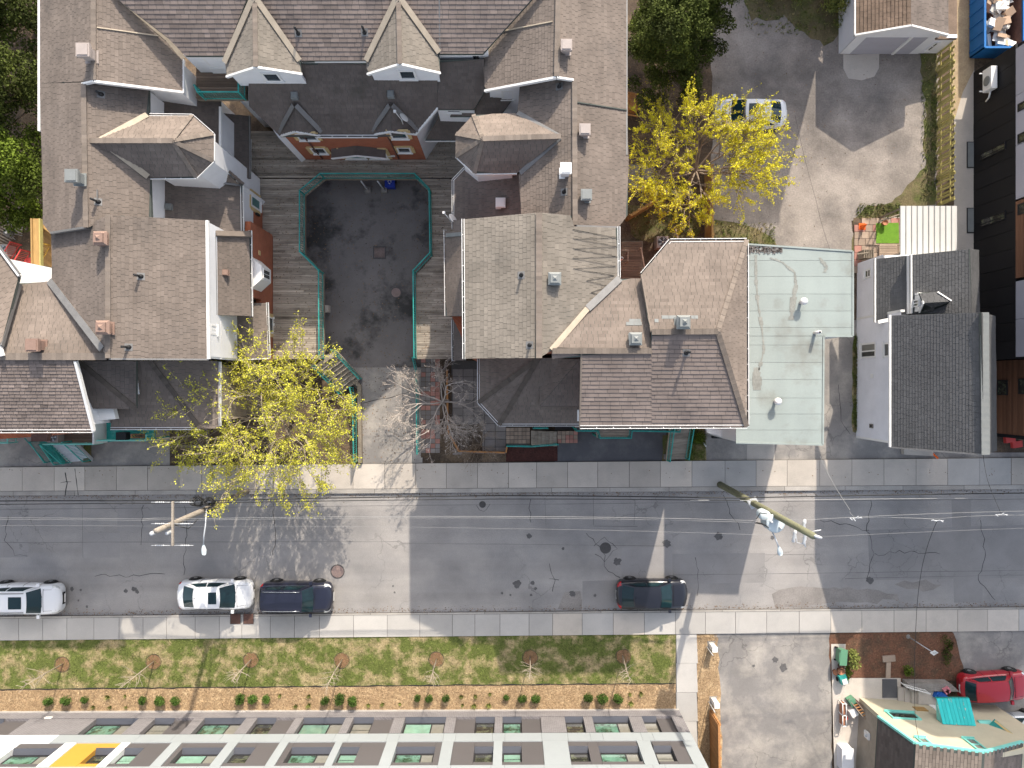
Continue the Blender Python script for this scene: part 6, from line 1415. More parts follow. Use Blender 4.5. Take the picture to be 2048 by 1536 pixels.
    for sg in (1, -1):
        q = [S(u, 6.6, sg)+V3(0, 0, .004) for u in (xa+.07, .7, .8, .9)]
        for i in range(3): gap.bar(q[i], q[i+1], .012, .008)
    gap.build('panel_gaps', 'car_trim', root, kind='stuff')
    mb = MB(); fb = S(1, 4, 1)-S(1, 4, -1)
    p0 = w_(.995*L/2, -hw(1)*.62, .38); mb.obox(p0, w_(.03, 0, 0)-w_(0, 0, 0), (w_(0, 1, 0)-w_(0, 0, 0))*hw(1)*1.24, V3(0, 0, .26)); mb.build('grille', 'car_trim', root)
    mb = MB(); p0 = w_(.995*L/2+.05, -.26, .40); mb.obox(p0, w_(.015, 0, 0)-w_(0, 0, 0), (w_(0, 1, 0)-w_(0, 0, 0))*.52, V3(0, 0, .12)); mb.build('licence_plate', 'white', root)
    mb = MB(); p0 = w_(-.995*L/2-.06, -.26, .62); mb.obox(p0, w_(.015, 0, 0)-w_(0, 0, 0), (w_(0, 1, 0)-w_(0, 0, 0))*.52, V3(0, 0, .12)); mb.build('licence_plate', 'white', root)
    for s_ in (.25, .60): mb = MB(); a, b = Vector(front(s_, .03)), Vector(front(min(.95, s_+.28), .10)); mb.bar(w_(*a)+V3(0, 0, .02), w_(*b)+V3(0, 0, .025), .022, .012); mb.build('wiper', 'car_trim', root)
    if sunroof: mb = MB(); patch(mb, roofP, .58, .90, .22, .78, .012); mb.build('sunroof', 'car_glass', root)
    if rails:
        for t_ in (.06, .94): mb = MB(); mb.tube([w_(*roofP(s_, t_))+V3(0, 0, .05) for s_ in (.03, .2, .5, .8, .97)], .02, 6); mb.build('roof_rail', 'car_trim' if body != 'car_navy' else 'chrome', root)
    mb = MB(); a = Vector(roofP(.08, .5)); mb.tube([w_(*a)+V3(0, 0, .0), w_(a.x-.12, 0, a.z+.09)], .012, 5); mb.build('aerial', 'car_trim', root)
    return root
sed = [(-1, .66), (-.93, .90), (-.75, .97), (-.4, .97), (.3, .95), (.58, .93), (.85, .80), (.97, .68), (1, .56)]
hat = [(-1, .70), (-.94, .93), (-.75, .98), (-.3, .96), (.3, .94), (.56, .95), (.82, .84), (.96, .70), (1, .56)]
suv = [(-1, .75), (-.96, 1.02), (-.75, 1.08), (-.3, 1.06), (.3, 1.05), (.56, 1.06), (.84, .98), (.97, .84), (1, .66)]
car('parked_car', 'compact white sedan with a dark sunroof parked behind the navy SUV', 430, 1190, .004, 'car_white', 4.52, 1.80, 1.45, sed, .56, .20, -.42, -.80, 'cars parked along the southern kerb', sunroof=True)
car('parked_car', 'white SUV with roof rails cut off by the west edge of the street view', 48, 1198, .0, 'car_white', 4.55, 1.86, 1.62, suv, .54, .26, -.74, -.93, 'cars parked along the southern kerb', sunroof=True, rails=True)
car('parked_car', 'boxy navy SUV with a chrome nose parked ahead of the white sedan', 592, 1195, -.006, 'car_navy', 4.38, 1.86, 1.64, suv, .50, .24, -.84, -.94, 'cars parked along the southern kerb', rails=True)
car('parked_car', 'glossy black hatchback parked alone near the lawn corner', 1304, 1189, .006, 'car_black', 4.28, 1.80, 1.46, hat, .52, .16, -.52, -.86, 'cars parked along the southern kerb', rear='hatch')
car('parked_car', 'white sedan half hidden under the yellow budding tree on the gravel lot', 1502, 227, math.pi-.02, 'car_white', 4.30, 1.80, 1.45, sed, .56, .20, -.42, -.80, sunroof=True)
car('parked_car', 'bright red hatchback on the drive beside the cream house', 1989, 1374, .055, 'car_red', 4.1, 1.72, 1.48, hat, .46, .20, -.70, -.92, rear='hatch')
car('parked_car', 'dark-sided silver hatchback nosing out beneath the red hatchback', 2022, 1459, .03, 'car_silver', 4.3, 1.78, 1.46, hat, .52, .16, -.52, -.86, rear='hatch')
# ================================================================ poles, lamps and wires
def pole(name, label, bpx, top, m, r0, r1, n=9):
    b = P(*bpx, .1); t = P(*top); t.x, t.y = t.x, t.y; root = thing(name, label, 'utility pole', (b.x, b.y, 0))
    pts = [V3(b.x, b.y, -.05).lerp(t, i/n) for i in range(n+1)]
    mb = MB(); mb.tube(pts, [r0+(r1-r0)*i/n for i in range(n+1)], 14); mb.build('shaft', m, root)
    return root, b, t
Lp, lb, lt = pole('utility_pole', 'brown wooden utility pole with a crossarm leaning over the road beside the budding tree', (494, 983), (312, 1062, 11.0), 'pole_wood', .17, .13)
ax = P(326, 1054, 10.3); mb = MB(); mb.box((lt.x+.42, lt.y+.2, 10.25), (.095, 2.1, .10)); mb.build('crossarm', 'pole_wood', Lp)
cx = lt.x+.42
for dy in (-.95, .08, 1.1):
    mb = MB(); y = lt.y+.12+dy
    for sg in (-1, 1):
        p0 = V3(cx+sg*.1, y, 10.3); p1 = V3(cx+sg*1.0, y, 10.3); mb.tube([p0, p1], .013, 6)
        for k in range(5): mb.lathe(p0.lerp(p1, .35+.1*k), [(.02, -.03), (.038, 0), (.02, .03)], 8, axis=(1, 0, 0))
    mb.build('insulator_string', 'insulator', Lp)
for x, y, z in ((306, 1066, 10.2), (337, 1065, 9.9)):
    mb = MB(); mb.lathe(P(x, y, z), [(.09, -.3), (.10, -.25), (.10, .15), (.06, .2)], 12); mb.build('cutout_canister', 'insulator', Lp)
for dx in (-.5, .5): mb = MB(); mb.tube([V3(lt.x, lt.y, 9.4), V3(lt.x+.42, lt.y+.2+dx, 10.2)], .02, 5); mb.build('brace', 'galv', Lp)
mb = MB(); mb.tube([V3(lt.x+.1, lt.y, 9.5), V3(lt.x+.6, lt.y-.3, 9.0), V3(lt.x+.9, lt.y+.1, 8.6)], .025, 6); mb.build('jumper_cable', 'cable_black', Lp)
def coil(root, c, r, name='cable_coil'):
    mb = MB()
    for k in range(9):
        rr = r*R.uniform(.8, 1.1); o_ = V3(R.uniform(-.08, .08), R.uniform(-.06, .06), R.uniform(-.2, .2))
        mb.tube([c+o_+V3(math.cos(q*.449)*rr, math.sin(q*.449)*rr*.8, .1*math.sin(q)) for q in range(15)], .022, 4)
    mb.build(name, 'cable_black', root)
coil(Lp, P(397, 1004, 6.4), .30); coil(Lp, P(419, 1003, 6.4), .26)
mb = MB(); mb.box(P(425, 1017, 5.9), (.5, .3, .35), .4); mb.build('splice_case', 'iron_dark', Lp)
def lamp_arm(root, pts, hd, label=None):
    mb = MB(); mb.tube(pts, .035, 8); mb.build('lamp_arm', 'galv', root)
    a, b = Vector(pts[-1]), Vector(hd); d = (b-a).normalized(); e = V3(-d.y, d.x, 0)
    mb = MB(); V = []
    for t, w in ((0, .05), (.15, .08), (.45, .13), (.8, .14), (1.0, .08)):
        p = a.lerp(b, t)
        for q in range(10): an = q*.6283; V.append(p+e*math.cos(an)*w+V3(0, 0, math.sin(an)*w*.5))
    mb.idx(V, [(i*10+j, (i+1)*10+j, (i+1)*10+(j+1) % 10, i*10+(j+1) % 10) for i in range(4) for j in range(10)]+[tuple(range(40, 50)), tuple(range(9, -1, -1))], 0, 1, True); o = mb.build('lamp_head', 'transformer', root)
    mb = MB(); mb.box(a.lerp(b, .65)-V3(0, 0, .1), (.2, .22, .04)); mb.build('lens', 'lamp_clear', o)
lamp_arm(Lp, [P(413, 1016, 6.2), P(411, 1050, 6.6), P(408, 1070, 6.6), P(407, 1089, 6.5)], P(408, 1110, 6.5))
Rp, rb, rt = pole('utility_pole', 'mossy green utility pole with a round white transformer by the east house', (1440, 969), (1627, 1072, 13.4), 'pole_green', .20, .15)
def on_pole(z): return V3(rb.x, rb.y, 0).lerp(rt, z/13.4)
c = P(1551, 1047, 9.2); mb = MB(); mb.lathe(c, [(.30, -1.0), (.42, -.92), (.44, -.1), (.46, -.08), (.46, 0), (.40, .05)], 24); tr = mb.build('transformer', 'transformer', Rp)
mb = MB(); mb.lathe(c+V3(-.42, -.15+.5, -.2), [(.22, -.7), (.26, -.6), (.26, .0), (.22, .05)], 16); mb.build('transformer', 'transformer', Rp)
for dx, dy in ((.2, -.2), (-.25, .1), (.05, .28)): mb = MB(); mb.lathe(c+V3(dx, dy, .05), [(.05, 0), (.08, .03), (.04, .08), (.07, .12), (.03, .2)], 8); mb.build('bushing', 'insulator', tr)
for pts in ([P(1535, 1028, 9.3), P(1520, 1026, 9.4), P(1513, 1038, 9.5)], [P(1540, 1058, 9.2), P(1530, 1050, 9.3), P(1511, 1046, 9.4)], [P(1537, 1056, 8.6), P(1524, 1047, 9.2), P(1513, 1045, 9.4)]): mb = MB(); mb.tube(pts, .025, 5); mb.build('jumper_cable', 'cable_black', Rp)
for x, y, z in ((1608, 1049, 11.8), (1610, 1074, 11.4), (1589, 1070, 11.0)):
    mb = MB(); q = P(x, y, z); mb.lathe(q, [(.06, -.35), (.09, -.3), (.06, -.2), (.09, -.1), (.06, 0), (.09, .1), (.05, .25)], 10, axis=(.1, 1, .2)); mb.build('cutout', 'insulator', Rp)
mb = MB(); mb.tube([P(1592, 1070, 11.2), P(1594, 1085, 11.2), P(1606, 1088, 11.2)], .02, 5); mb.tube([P(1608, 1078, 11.3), P(1611, 1094, 11.3)], .03, 6); mb.build('fuse_holder', 'insulator', Rp)
mb = MB(); q = on_pole(13.4); mb.lathe(P(1637, 1074, 13.4), [(.04, -.2), (.07, -.15), (.07, .05), (.04, .15)], 10, axis=(1, -.3, 0)); mb.build('end_insulator', 'insulator', Rp); mb = MB(); mb.tube([P(1625, 1063, 13), P(1642, 1060, 13)], .025, 6); mb.build('top_pin', 'insulator', Rp)
lamp_arm(Rp, [P(1541, 1056, 8.6), P(1550, 1075, 8.9), P(1557, 1093, 8.9)], P(1562, 1111, 8.8))
mb = MB(); b0 = on_pole(5.5); mb.box(on_pole(6.0), (.5, .5, .10), .5); mb.build('pole_band', 'galv', Rp)
# overhead wires
def wire(label, pts, r=.008, m='cable_bright', sag=.25, beads=False):
    q = []
    for i in range(len(pts)-1):
        a, b = P(*pts[i]), P(*pts[i+1]); n = 14
        for k in range(n): t = k/n; q.append(a.lerp(b, t)-V3(0, 0, 4*sag*t*(1-t)))
    q.append(P(*pts[-1])); mb = MB(); mb.tube(q, r, 5)
    tag(mb.build('overhead_cable', m), label, 'cable', 'overhead cables along the street')
wire('thick black cable bundle running above the northern kerb', [(-300, 1004, 6.2), (420, 1001, 6.4), (1000, 991, 6.3), (1470, 996, 6.6), (2048, 986, 6.4), (2400, 980, 6.4)], .03, 'cable_black', .15)
wire('thinner black cable just below the thick bundle', [(-300, 1012, 6.2), (420, 1006, 6.4), (1000, 998, 6.3), (1480, 1001, 6.6)], .022, 'cable_black', .15)
wire('bright cable east of the mossy pole nearest the northern kerb', [(1380, 1001, 6.6), (1480, 1001, 6.6), (2048, 996, 6.4), (2400, 993, 6.4)], .014, 'cable_bright', .1)
wire('bright twin wire along the middle of the road, northern strand', [(-300, 1037, 10.2), (285, 1038, 10.3), (360, 1038, 10.3), (1000, 1033, 9.6), (1505, 1041, 9.5)], .0075)
wire('bright twin wire along the middle of the road, southern strand', [(-300, 1041, 10.2), (285, 1041, 10.3), (360, 1041, 10.3), (1000, 1036, 9.6), (1508, 1045, 9.4)], .006)
wire('bright wire from the mossy pole to the east edge', [(1505, 1041, 9.5), (1608, 1040, 9.6), (2048, 1022, 9.4), (2400, 1016, 9.4)], .008)
wire('second bright wire from the mossy pole to the east edge', [(1705, 1036, 9.5), (1870, 1038, 9.4), (2048, 1030, 9.3), (2400, 1022, 9.4)], .008)
wire('faint wire from the crossarm to the head of the mossy pole', [(-300, 1053, 10.3), (360, 1053, 10.3), (1000, 1057, 11.0), (1632, 1074, 13.3), (2400, 1046, 12.5)], .004)
wire('slanting service wire from the grey house to the road wires', [(1640, 912, 6.0), (1700, 1020, 9.0), (1712, 1037, 9.5)], .010)
wire('dark service wire from the road wires to the cream house', [(1875, 1040, 9.4), (1845, 1130, 8.0), (1832, 1250, 6.6), (1830, 1420, 5.4), (1838, 1478, 5.6)], .012, 'cable_black', .1)
wire('dark service wire to the dark grey gable', [(1966, 905, 7.0), (1975, 960, 8.4), (2003, 1028, 9.4)], .010, 'cable_black', .05)
wire('long dark wire crossing the gravel lot', [(1590, 230, 5.0), (1632, 400, 5.5), (1660, 500, 6.0)], .007, 'cable_black', .1)
for x, y, z in ((1712, 1036, 9.5), (1875, 1041, 9.4), (2003, 1029, 9.4)):
    mb = MB(); q = P(x, y, z)
    for k in range(4): mb.tube([q+V3(-.3+.15*k, 0, 0), q+V3(-.2+.15*k, R.uniform(-.15, .15), .05)], .02, 5)
    mb.tube([q-V3(.3, 0, 0), q+V3(.3, 0, 0)], .014, 5)
    tag(mb.build('wire_splice', 'insulator'), {1712: 'cluster of pale wire clamps near the mossy pole', 1875: 'pale wire clamps where the cream house wire branches', 2003: 'pale wire clamps where the grey gable wire branches'}[x], 'wire clamp')
# satellite dishes
def dish(label, px, py, z, s=1.0):
    c = P(px, py, z); t = thing('satellite_dish', label, 'satellite dish', c)
    mb = MB(); mb.tube([c, c+V3(.0, .05, .5)*s], .03, 8); mb.build('mast', 'galv', t)
    ax_ = V3(.55, .35, .45).normalized(); mb = MB(); mb.lathe(c+V3(.1, .1, .55)*s, [(.02*s, 0), (.16*s, .02), (.26*s, .06*s), (.25*s, .07*s), (.02*s, .02)], 18, axis=ax_); mb.build('reflector', 'white', t)
    mb = MB(); mb.tube([c+V3(0, .05, .4)*s, c+V3(-.25, .30, .75)*s], .02, 6); mb.box(c+V3(-.3, .36, .78)*s, (.14, .12, .12)); mb.build('feed_arm', 'white', t)
dish('white satellite dish on the dark mansard beside the small gable', 806, 248, 6.9); dish('white satellite dish at the gutter of the east wing', 902, 446, 6.4)
# street sign and utility pedestals
sg = thing('street_sign', 'thin grey signpost with a diamond plate in the planting bed', 'sign', P(1816, 1273, 0)); a, b = P(1816, 1273, 0), P(1853, 1299, 2.6); b = V3(a.x+.05, a.y-.03, 2.55)
mb = MB(); mb.tube([a, b], .03, 8); mb.build('post', 'galv', sg); mb = MB(); mb.lathe(a, [(.16, 0), (.13, .04)], 10); mb.build('footing', 'stone', sg)
mb = MB(); mb.slab([b+V3(-.22, 0, .05), b+V3(.02, -.17, .02), b+V3(.28, .0, .05), b+V3(.04, .17, .10)], .03); mb.build('diamond_plate', 'white', sg)
mb = MB()
for dx in (-.05, .08): mb.tube([b+V3(.03+dx+math.cos(k*.785)*.045, math.sin(k*.785)*.045, .085) for k in range(9)], .008, 4)
mb.build('printed_rings', 'vent_grey', sg)
for (x, y, lab) in ((1426, 1283, 'cream utility pedestal at the pavement end of the drive'), (1430, 1393, 'cream utility pedestal near the end of the cedar fence')):
    t = thing('utility_pedestal', lab, 'utility box', P(x-4, y+4, 0), 'utility boxes beside the drive'); q = P(x-4, y+6, 0)
    mb = MB(); mb.box(q+V3(0, 0, .03), (.46, .46, .06)); mb.build('pad', 'stone', t); mb = MB(); mb.box(q+V3(0, 0, .45), (.28, .28, .8)); mb.build('cabinet', 'card_white', t); mb = MB(); mb.box(q+V3(0, 0, .87), (.32, .32, .05)); mb.build('lid', 'white', t)
    mb = MB(); mb.tube([q+V3(-.3, -.1, 0), q+V3(-.3, -.1, 1.5)], .025, 6); mb.build('marker_post', 'galv', t)
# fences
def fence(name, label, a, b, hgt, m, n, bw, gapz=0, rails=(.25, .8), side=1, cap=True, alt=False):
    a, b = Vector(a), Vector(b); root = thing(name, label, 'fence', (a+b)/2); d = (b-a)/n; u = d.normalized(); v = V3(u.y, -u.x, 0)
    for i in range(n):
        mb = MB(); o_ = a+d*i+u*(d.length-bw)/2+v*(-.11 if alt and i % 2 else 0); hh = hgt*R.uniform(.97, 1.03)
        mb.obox(o_+V3(0, 0, .04), u*bw, v*.025, V3(0, 0, hh)); mb.build('board', m, root)
    for k in rails: mb = MB(); mb.bar(a-v*.04+V3(0, 0, hgt*k), b-v*.04+V3(0, 0, hgt*k), .04, .09); mb.build('rail', m, root)
    for i in range(0, n+1, max(1, n//6)): mb = MB(); p = a+d*i-v*.09; mb.box(p+V3(0, 0, hgt*.5), (.1, .1, hgt)); mb.build('post', m, root)
    if cap: mb = MB(); mb.bar(a+V3(0, 0, hgt+.07), b+V3(0, 0, hgt+.07), .12, .03); mb.build('cap_rail', m, root)
    return root
fence('slat_fence', 'yellowish wooden slat fence with alternating boards beside the black building', P(1872, 92, 0), P(1872, 412, 0), 1.7, 'fence_wood', 42, .135, cap=False, alt=True)
fence('board_fence', 'new cedar board fence at the side of the apartment block', P(1419, 1420, 0), P(1421, 1560, 0), 1.95, 'cedar', 26, .16)
fence('board_fence', 'brown board fence with a flat top between back yard and gravel lot', P(1409, 345, 0), P(1410, 490, 0), 1.6, 'new_wood', 26, .165)
fence('board_fence', 'weathered fence running diagonally under the yellow tree', P(1253, 443, 0), P(1305, 412, 0), 1.5, 'new_wood', 12, .15)
# ================================================================ plants
def rdir(): 
    while True:
        v = V3(R.uniform(-1, 1), R.uniform(-1, 1), R.uniform(-1, 1))
        if .05 < v.length < 1: return v.normalized()
def leaf(mb, p, s, t, up=.35, asp=.62):
    n = (rdir()+V3(0, 0, up)).normalized(); a = n.cross(rdir()).normalized(); b = n.cross(a)
    mb.face([p-a*s*.5, p-b*s*asp*.5, p+a*s*.5, p+b*s*asp*.5], 0, t)
def limb(mb, p, d, ln, r, lvl, twigs, cfg):
    n = 4; pts = [p]; q = p; dd = d.normalized()
    for i in range(n):
        dd = (dd+rdir()*cfg['wob']+V3(0, 0, cfg['up'])*(.5 if lvl else 1)).normalized(); q = q+dd*ln/n; pts.append(q)
    mb.tube(pts, [r*(1-.55*i/n) for i in range(n+1)], 7 if r > .05 else (5 if r > .015 else 3), cap=False)
    if lvl >= cfg['lv']: twigs.append((pts, dd)); return
    k = cfg['kids'][lvl]
    for i in range(k):
        t = .35+.65*(i+R.random()*.8)/k; j = min(int(t*n), n-1); o_ = pts[j].lerp(pts[j+1], t*n-j)
        ax_ = dd.cross(rdir()).normalized(); ang = R.uniform(*cfg['ang']); nd = dd*math.cos(ang)+ax_*math.sin(ang)
        nd.z = nd.z*cfg['flat']+cfg['up']; limb(mb, o_, nd, ln*cfg['sh']*R.uniform(.75, 1.15), r*.52, lvl+1, twigs, cfg)
    if lvl > 0: twigs.append((pts[-2:], dd))
def tree(name, label, base, hgt, spread, limbs, cfg, bark, leafm, nleaf, lsize, r0=.2, lean=(0, 0), jit=.12, group=None, up=.35, cat='tree', cr='crown'):
    root = thing(name, label, cat, base, group); mb = MB(); tw_ = []
    b = Vector(base); t1 = b+V3(lean[0]*.3, lean[1]*.3, hgt*cfg.get('fork', .3))
    mb.tube([b-V3(0, 0, .1), b.lerp(t1, .3)+V3(.02, 0, 0), b.lerp(t1, .7), t1], [r0*1.25, r0, r0*.9, r0*.8], 10)
    mb.build('trunk', bark, root); br = MB()
    for i in range(limbs):
        a = 2*math.pi*(i+R.uniform(-.25, .25))/limbs; el = R.uniform(*cfg['el'])
        d = V3(math.cos(a)*math.cos(el)*spread[0], math.sin(a)*math.cos(el)*spread[1], math.sin(el)*cfg['tall'])
        d += V3(lean[0], lean[1], 0)*.25; ln = d.length; s_ = t1-V3(0, 0, R.uniform(0, hgt*.06))
        limb(br, s_, d, ln, r0*.55, 0, tw_, cfg)
    br.build('branches', bark, root)
    lf = MB(); 
    if nleaf:
        for k in range(nleaf):
            pts, dd = R.choice(tw_); i = R.randrange(len(pts)-1); p = pts[i].lerp(pts[i+1], R.random())
            cl = 3
            for _ in range(cl): leaf(lf, p+rdir()*jit*R.random()**.5, lsize*R.uniform(.6, 1.25), max(.5, R.gauss(1, .18)), up)
        lf.build(cr, leafm, root)
    return root
R.seed(5)
cfgM = dict(lv=3, kids=[6, 5, 4], ang=(.3, .95), sh=.60, wob=.15, up=.10, flat=.75, el=(.25, 1.1), tall=3.9, fork=.24)
tree('budding_tree', 'wide street tree budding yellow-green with bare twigs over the pavement', P(588, 838, 0), 8.0, (4.8, 4.2), 17, cfgM, 'bark_pale', 'leaf_yellow', 14500, .10, .11, lean=(-1.0, .75), jit=.17)
R.seed(9)
cfgY = dict(lv=3, kids=[6, 5, 4], ang=(.3, .95), sh=.60, wob=.14, up=.06, flat=.7, el=(.15, 1.0), tall=3.4, fork=.3)
tree('yellow_tree', 'dense bright yellow flowering tree overhanging the white sedan on the lot', P(1372, 368, 0), 6.4, (3.4, 2.75), 13, cfgY, 'bark', 'leaf_gold', 17000, .085, .11, lean=(.5, .9), jit=.10)
R.seed(15)
cfgB = dict(lv=4, kids=[5, 4, 4, 3], ang=(.35, .9), sh=.58, wob=.20, up=.05, flat=.7, el=(.3, 1.0), tall=2.3, fork=.3)
tree('bare_magnolia', 'bare grey magnolia with pale buds beside the drive', P(896, 800, 0), 4.8, (2.3, 2.0), 8, cfgB, 'bark_grey', 'bud', 1400, .07, .09, lean=(-.7, -.3), jit=.05)
R.seed(21)
cfgB2 = dict(cfgB, tall=1.6); tree('bare_shrub', 'low twiggy brown shrub at the pavement edge of the red mulch bed', P(962, 888, 0), 2.6, (1.0, 1.0), 7, cfgB2, 'bark', 'bud', 40, .05, .035, jit=.05, cat='shrub')
R.seed(27)
tree('bare_shrub', 'small leafless shrub in the dark bed south of the patio', P(935, 856, 0), 2.2, (.8, .8), 6, cfgB2, 'bark_grey', 'bud', 40, .05, .03, jit=.05, cat='shrub')
def bushy(name, label, cat, base, lobes, nleaf, ls, m, trunk=True, group=None, bark='bark'):
    root = thing(name, label, cat, base, group); b = Vector(base)
    if trunk:
        mb = MB(); zt = max(l[2] for l in lobes); mb.tube([b-V3(0, 0, .1), b+V3(0, 0, zt*.5), b+V3(0, 0, zt)], [.2, .14, .05], 8)
        for l in lobes[:14]: mb.tube([b+V3(0, 0, l[2]*.45), b+V3(l[0]*.6, l[1]*.6, l[2]*.8), b+V3(l[0], l[1], l[2])], [.07, .05, .02], 5)
        mb.build('trunk', bark, root)
    lf = MB(); tot = sum(l[3]**2 for l in lobes)
    for l in lobes:
        tone = R.uniform(.62, 1.35)
        for _ in range(int(nleaf*l[3]**2/tot)):
            d = rdir(); d.z = abs(d.z)*.9 if R.random() < .75 else d.z; rr = l[3]*R.random()**.28*R.uniform(.8, 1.12)
            leaf(lf, b+V3(l[0]+d.x*rr, l[1]+d.y*rr, max(.05, l[2]+d.z*rr*.85)), ls*R.uniform(.6, 1.4), tone*max(.5, R.gauss(1, .2)), .5)
    lf.build('crown' if trunk else 'foliage', m, root)
    return root
def lobes(n, rx, ry, z0, z1, r):
    o_ = []
    for _ in range(n):
        a, q = R.uniform(0, 6.283), R.random()**.5; z = R.uniform(z0, z1); k = 1-.55*max(0, (z-z0)/(z1-z0))
        o_.append((math.cos(a)*q*rx*k, math.sin(a)*q*ry*k, z, r*R.uniform(.7, 1.3)))
    return o_
R.seed(31)
bushy('evergreen_tree', 'large dark evergreen with feathery foliage north of the yellow tree', 'tree', P(1312, 150, 0), lobes(90, 2.9, 2.9, 2.0, 7.6, .58), 42000, .125, 'leaf_green')
bushy('evergreen_tree', 'second dark evergreen merging with the first at the top of the view', 'tree', P(1352, 88, 0), lobes(84, 2.8, 2.6, 2.0, 7.2, .58), 38000, .125, 'leaf_green')
bushy('evergreen_tree', 'third smaller evergreen squeezed between the roof edge and the big ones', 'tree', P(1296, 70, 0), lobes(50, 1.4, 2.8, 1.5, 5.5, .6), 20000, .125, 'leaf_green')
bushy('leafy_tree', 'dark leafy tree beyond the west wing, northern one', 'tree', P(90, 225, 0), lobes(60, 2.9, 2.9, 1.5, 6.5, .75), 20000, .16, 'leaf_green')
bushy('leafy_tree', 'leafy tree with lime green sunlit crown beyond the west wing', 'tree', P(105, 385, 0), lobes(52, 2.7, 2.7, 1.5, 6.0, .75), 20000, .16, 'leaf_lush')
bushy('leafy_tree', 'dark shrubby tree at the north-west corner', 'tree', P(75, 60, 0), lobes(34, 2.6, 2.6, 1, 4.0, .8), 12000, .17, 'leaf_green')
bushy('overgrown_shrub', 'straggly green shrub between evergreen and garage', 'shrub', P(1560, -6, 0), lobes(14, 2.2, 1.3, .3, 1.2, .5), 1600, .13, 'leaf_tuft', False); bushy('overgrown_shrub', 'yellow-green shrub against the garage side wall', 'shrub', P(1662, 15, 0), lobes(12, .7, 1.6, .3, 1.4, .45), 1500, .13, 'leaf_tuft', False)
cfgS = dict(cfgB, tall=1.6); tree('bare_shrub', 'twiggy bare shrub between the evergreen and the yellow tree', P(1320, 215, 0), 3.5, (1.2, 1.1), 6, dict(cfgB, tall=2.4), 'bark', 'leaf_gold', 160, .08, .05, jit=.08, cat='shrub')
bushy('garden_shrub', 'variegated cream and green shrub beside the green bin', 'shrub', P(1697, 1308, 0), lobes(9, .35, .8, .3, .9, .3), 900, .11, 'leaf_tuft', False); bushy('garden_shrub', 'small bright green shrub at the foot of the variegated one', 'shrub', P(1691, 1340, 0), lobes(5, .22, .4, .2, .5, .2), 350, .09, 'leaf_lush', False)
bushy('garden_shrub', 'round green shrub in front of the cream house steps', 'shrub', P(1811, 1335, 0), lobes(6, .25, .25, .2, .4, .25), 500, .09, 'leaf_lush', False); bushy('garden_shrub', 'trailing green plant along the edge of the planting bed', 'shrub', P(1888, 1300, 0), lobes(10, .35, 1.2, .1, .25, .25), 600, .09, 'leaf_green', False)
bushy('garden_shrub', 'dark green shrub at the grass patch by the white door hood', 'shrub', P(1398, 872, 0), lobes(6, .35, .45, .15, .3, .28), 500, .09, 'leaf_lush', False)
# saplings in mulch rings
R.seed(41)
where = ['nearest the west edge', 'second from the west edge', 'in front of the white sedan', 'south-east of the navy SUV', 'between the two parked car groups', 'west of the black hatchback', 'at the lawn corner near the path']
for i, (x, y) in enumerate(((126, 1328), (308, 1323), (503, 1319), (684, 1320), (873, 1318), (1060, 1314), (1246, 1312))):
    b = P(x, y, .06); disc('mulch_ring', x, y, 14, .075, 'ring_mulch', .07, 20); crack('ring_edge', [(x+15.5*math.cos(k*.4488), y+15.5*math.sin(k*.4488)) for k in range(15)], .045, .4, 'soil', .08, 6)
    t = thing('sapling', 'bare young lawn tree in a mulch ring, '+where[i], 'tree', b, 'saplings along the lawn'); mb = MB(); hh = R.uniform(3.2, 4.0)
    top = b+V3(R.uniform(-.12, .12), R.uniform(-.12, .12), hh); mid = b.lerp(top, .5)+V3(R.uniform(-.05, .05), R.uniform(-.05, .05), 0)
    mb.tube([b, mid, top], [.045, .030, .010], 7); mb.build('trunk', 'bark_pale', t); mb = MB()
    for k in range(20):
        q = b.lerp(top, .42+.55*k/20); a = R.uniform(0, 6.283); l_ = R.uniform(.45, .85)*(1.15-k/26); d = V3(math.cos(a), math.sin(a), R.uniform(.35, .8))
        e = q+d*l_*.6; f_ = e+(d+V3(0, 0, .4)+rdir()*.3)*l_*.45; mb.tube([q, e, f_], [.014, .009, .004], 4)
        mb.tube([e, e+(d+rdir()*.8)*l_*.4], [.008, .004], 3)
    mb.build('branches', 'bark_pale', t)
# round box shrubs and tufts in the mulch
R.seed(43)
gpos = [[(96, 1402), (132, 1400), (169, 1399)], [(286, 1401), (321, 1402), (351, 1401)], [(479, 1399), (506, 1399), (532, 1400)], [(649, 1401), (679, 1398), (707, 1401)], [(834, 1397), (857, 1397), (891, 1396)], [(1013, 1395), (1044, 1397), (1071, 1397)], [(1176, 1394), (1206, 1397), (1236, 1396)]]
names = ['westernmost three', 'three in front of the second sapling', 'three south of the white sedan', 'three by the fourth sapling', 'three in the middle of the bed', 'three west of the black hatchback', 'three at the path end']
proto = None; k3 = ['first', 'middle', 'last']
for gi, g3 in enumerate(gpos):
    for j, (x, y) in enumerate(g3):
        p = P(x-.0, y, .3); b = V3(p.x, p.y, .05); lab = 'round box shrub in the mulch, %s of the %s' % (k3[j], names[gi])
        if proto is None:
            proto = bushy('box_shrub', lab, 'shrub', b, [(0, 0, .26, .30)]+lobes(9, .22, .22, .15, .45, .17), 1100, .062, 'leaf_box', False, 'round shrubs in the mulch bed'); proto['label'] = lab
        else:
            c_ = copy_tree(proto); c_.location = b; c_.rotation_euler.z = R.uniform(0, 6.28); s_ = R.uniform(.74, 1.2); c_.scale = (s_*R.uniform(.88, 1.12), s_, s_*R.uniform(.85, 1.15)); c_['label'] = lab
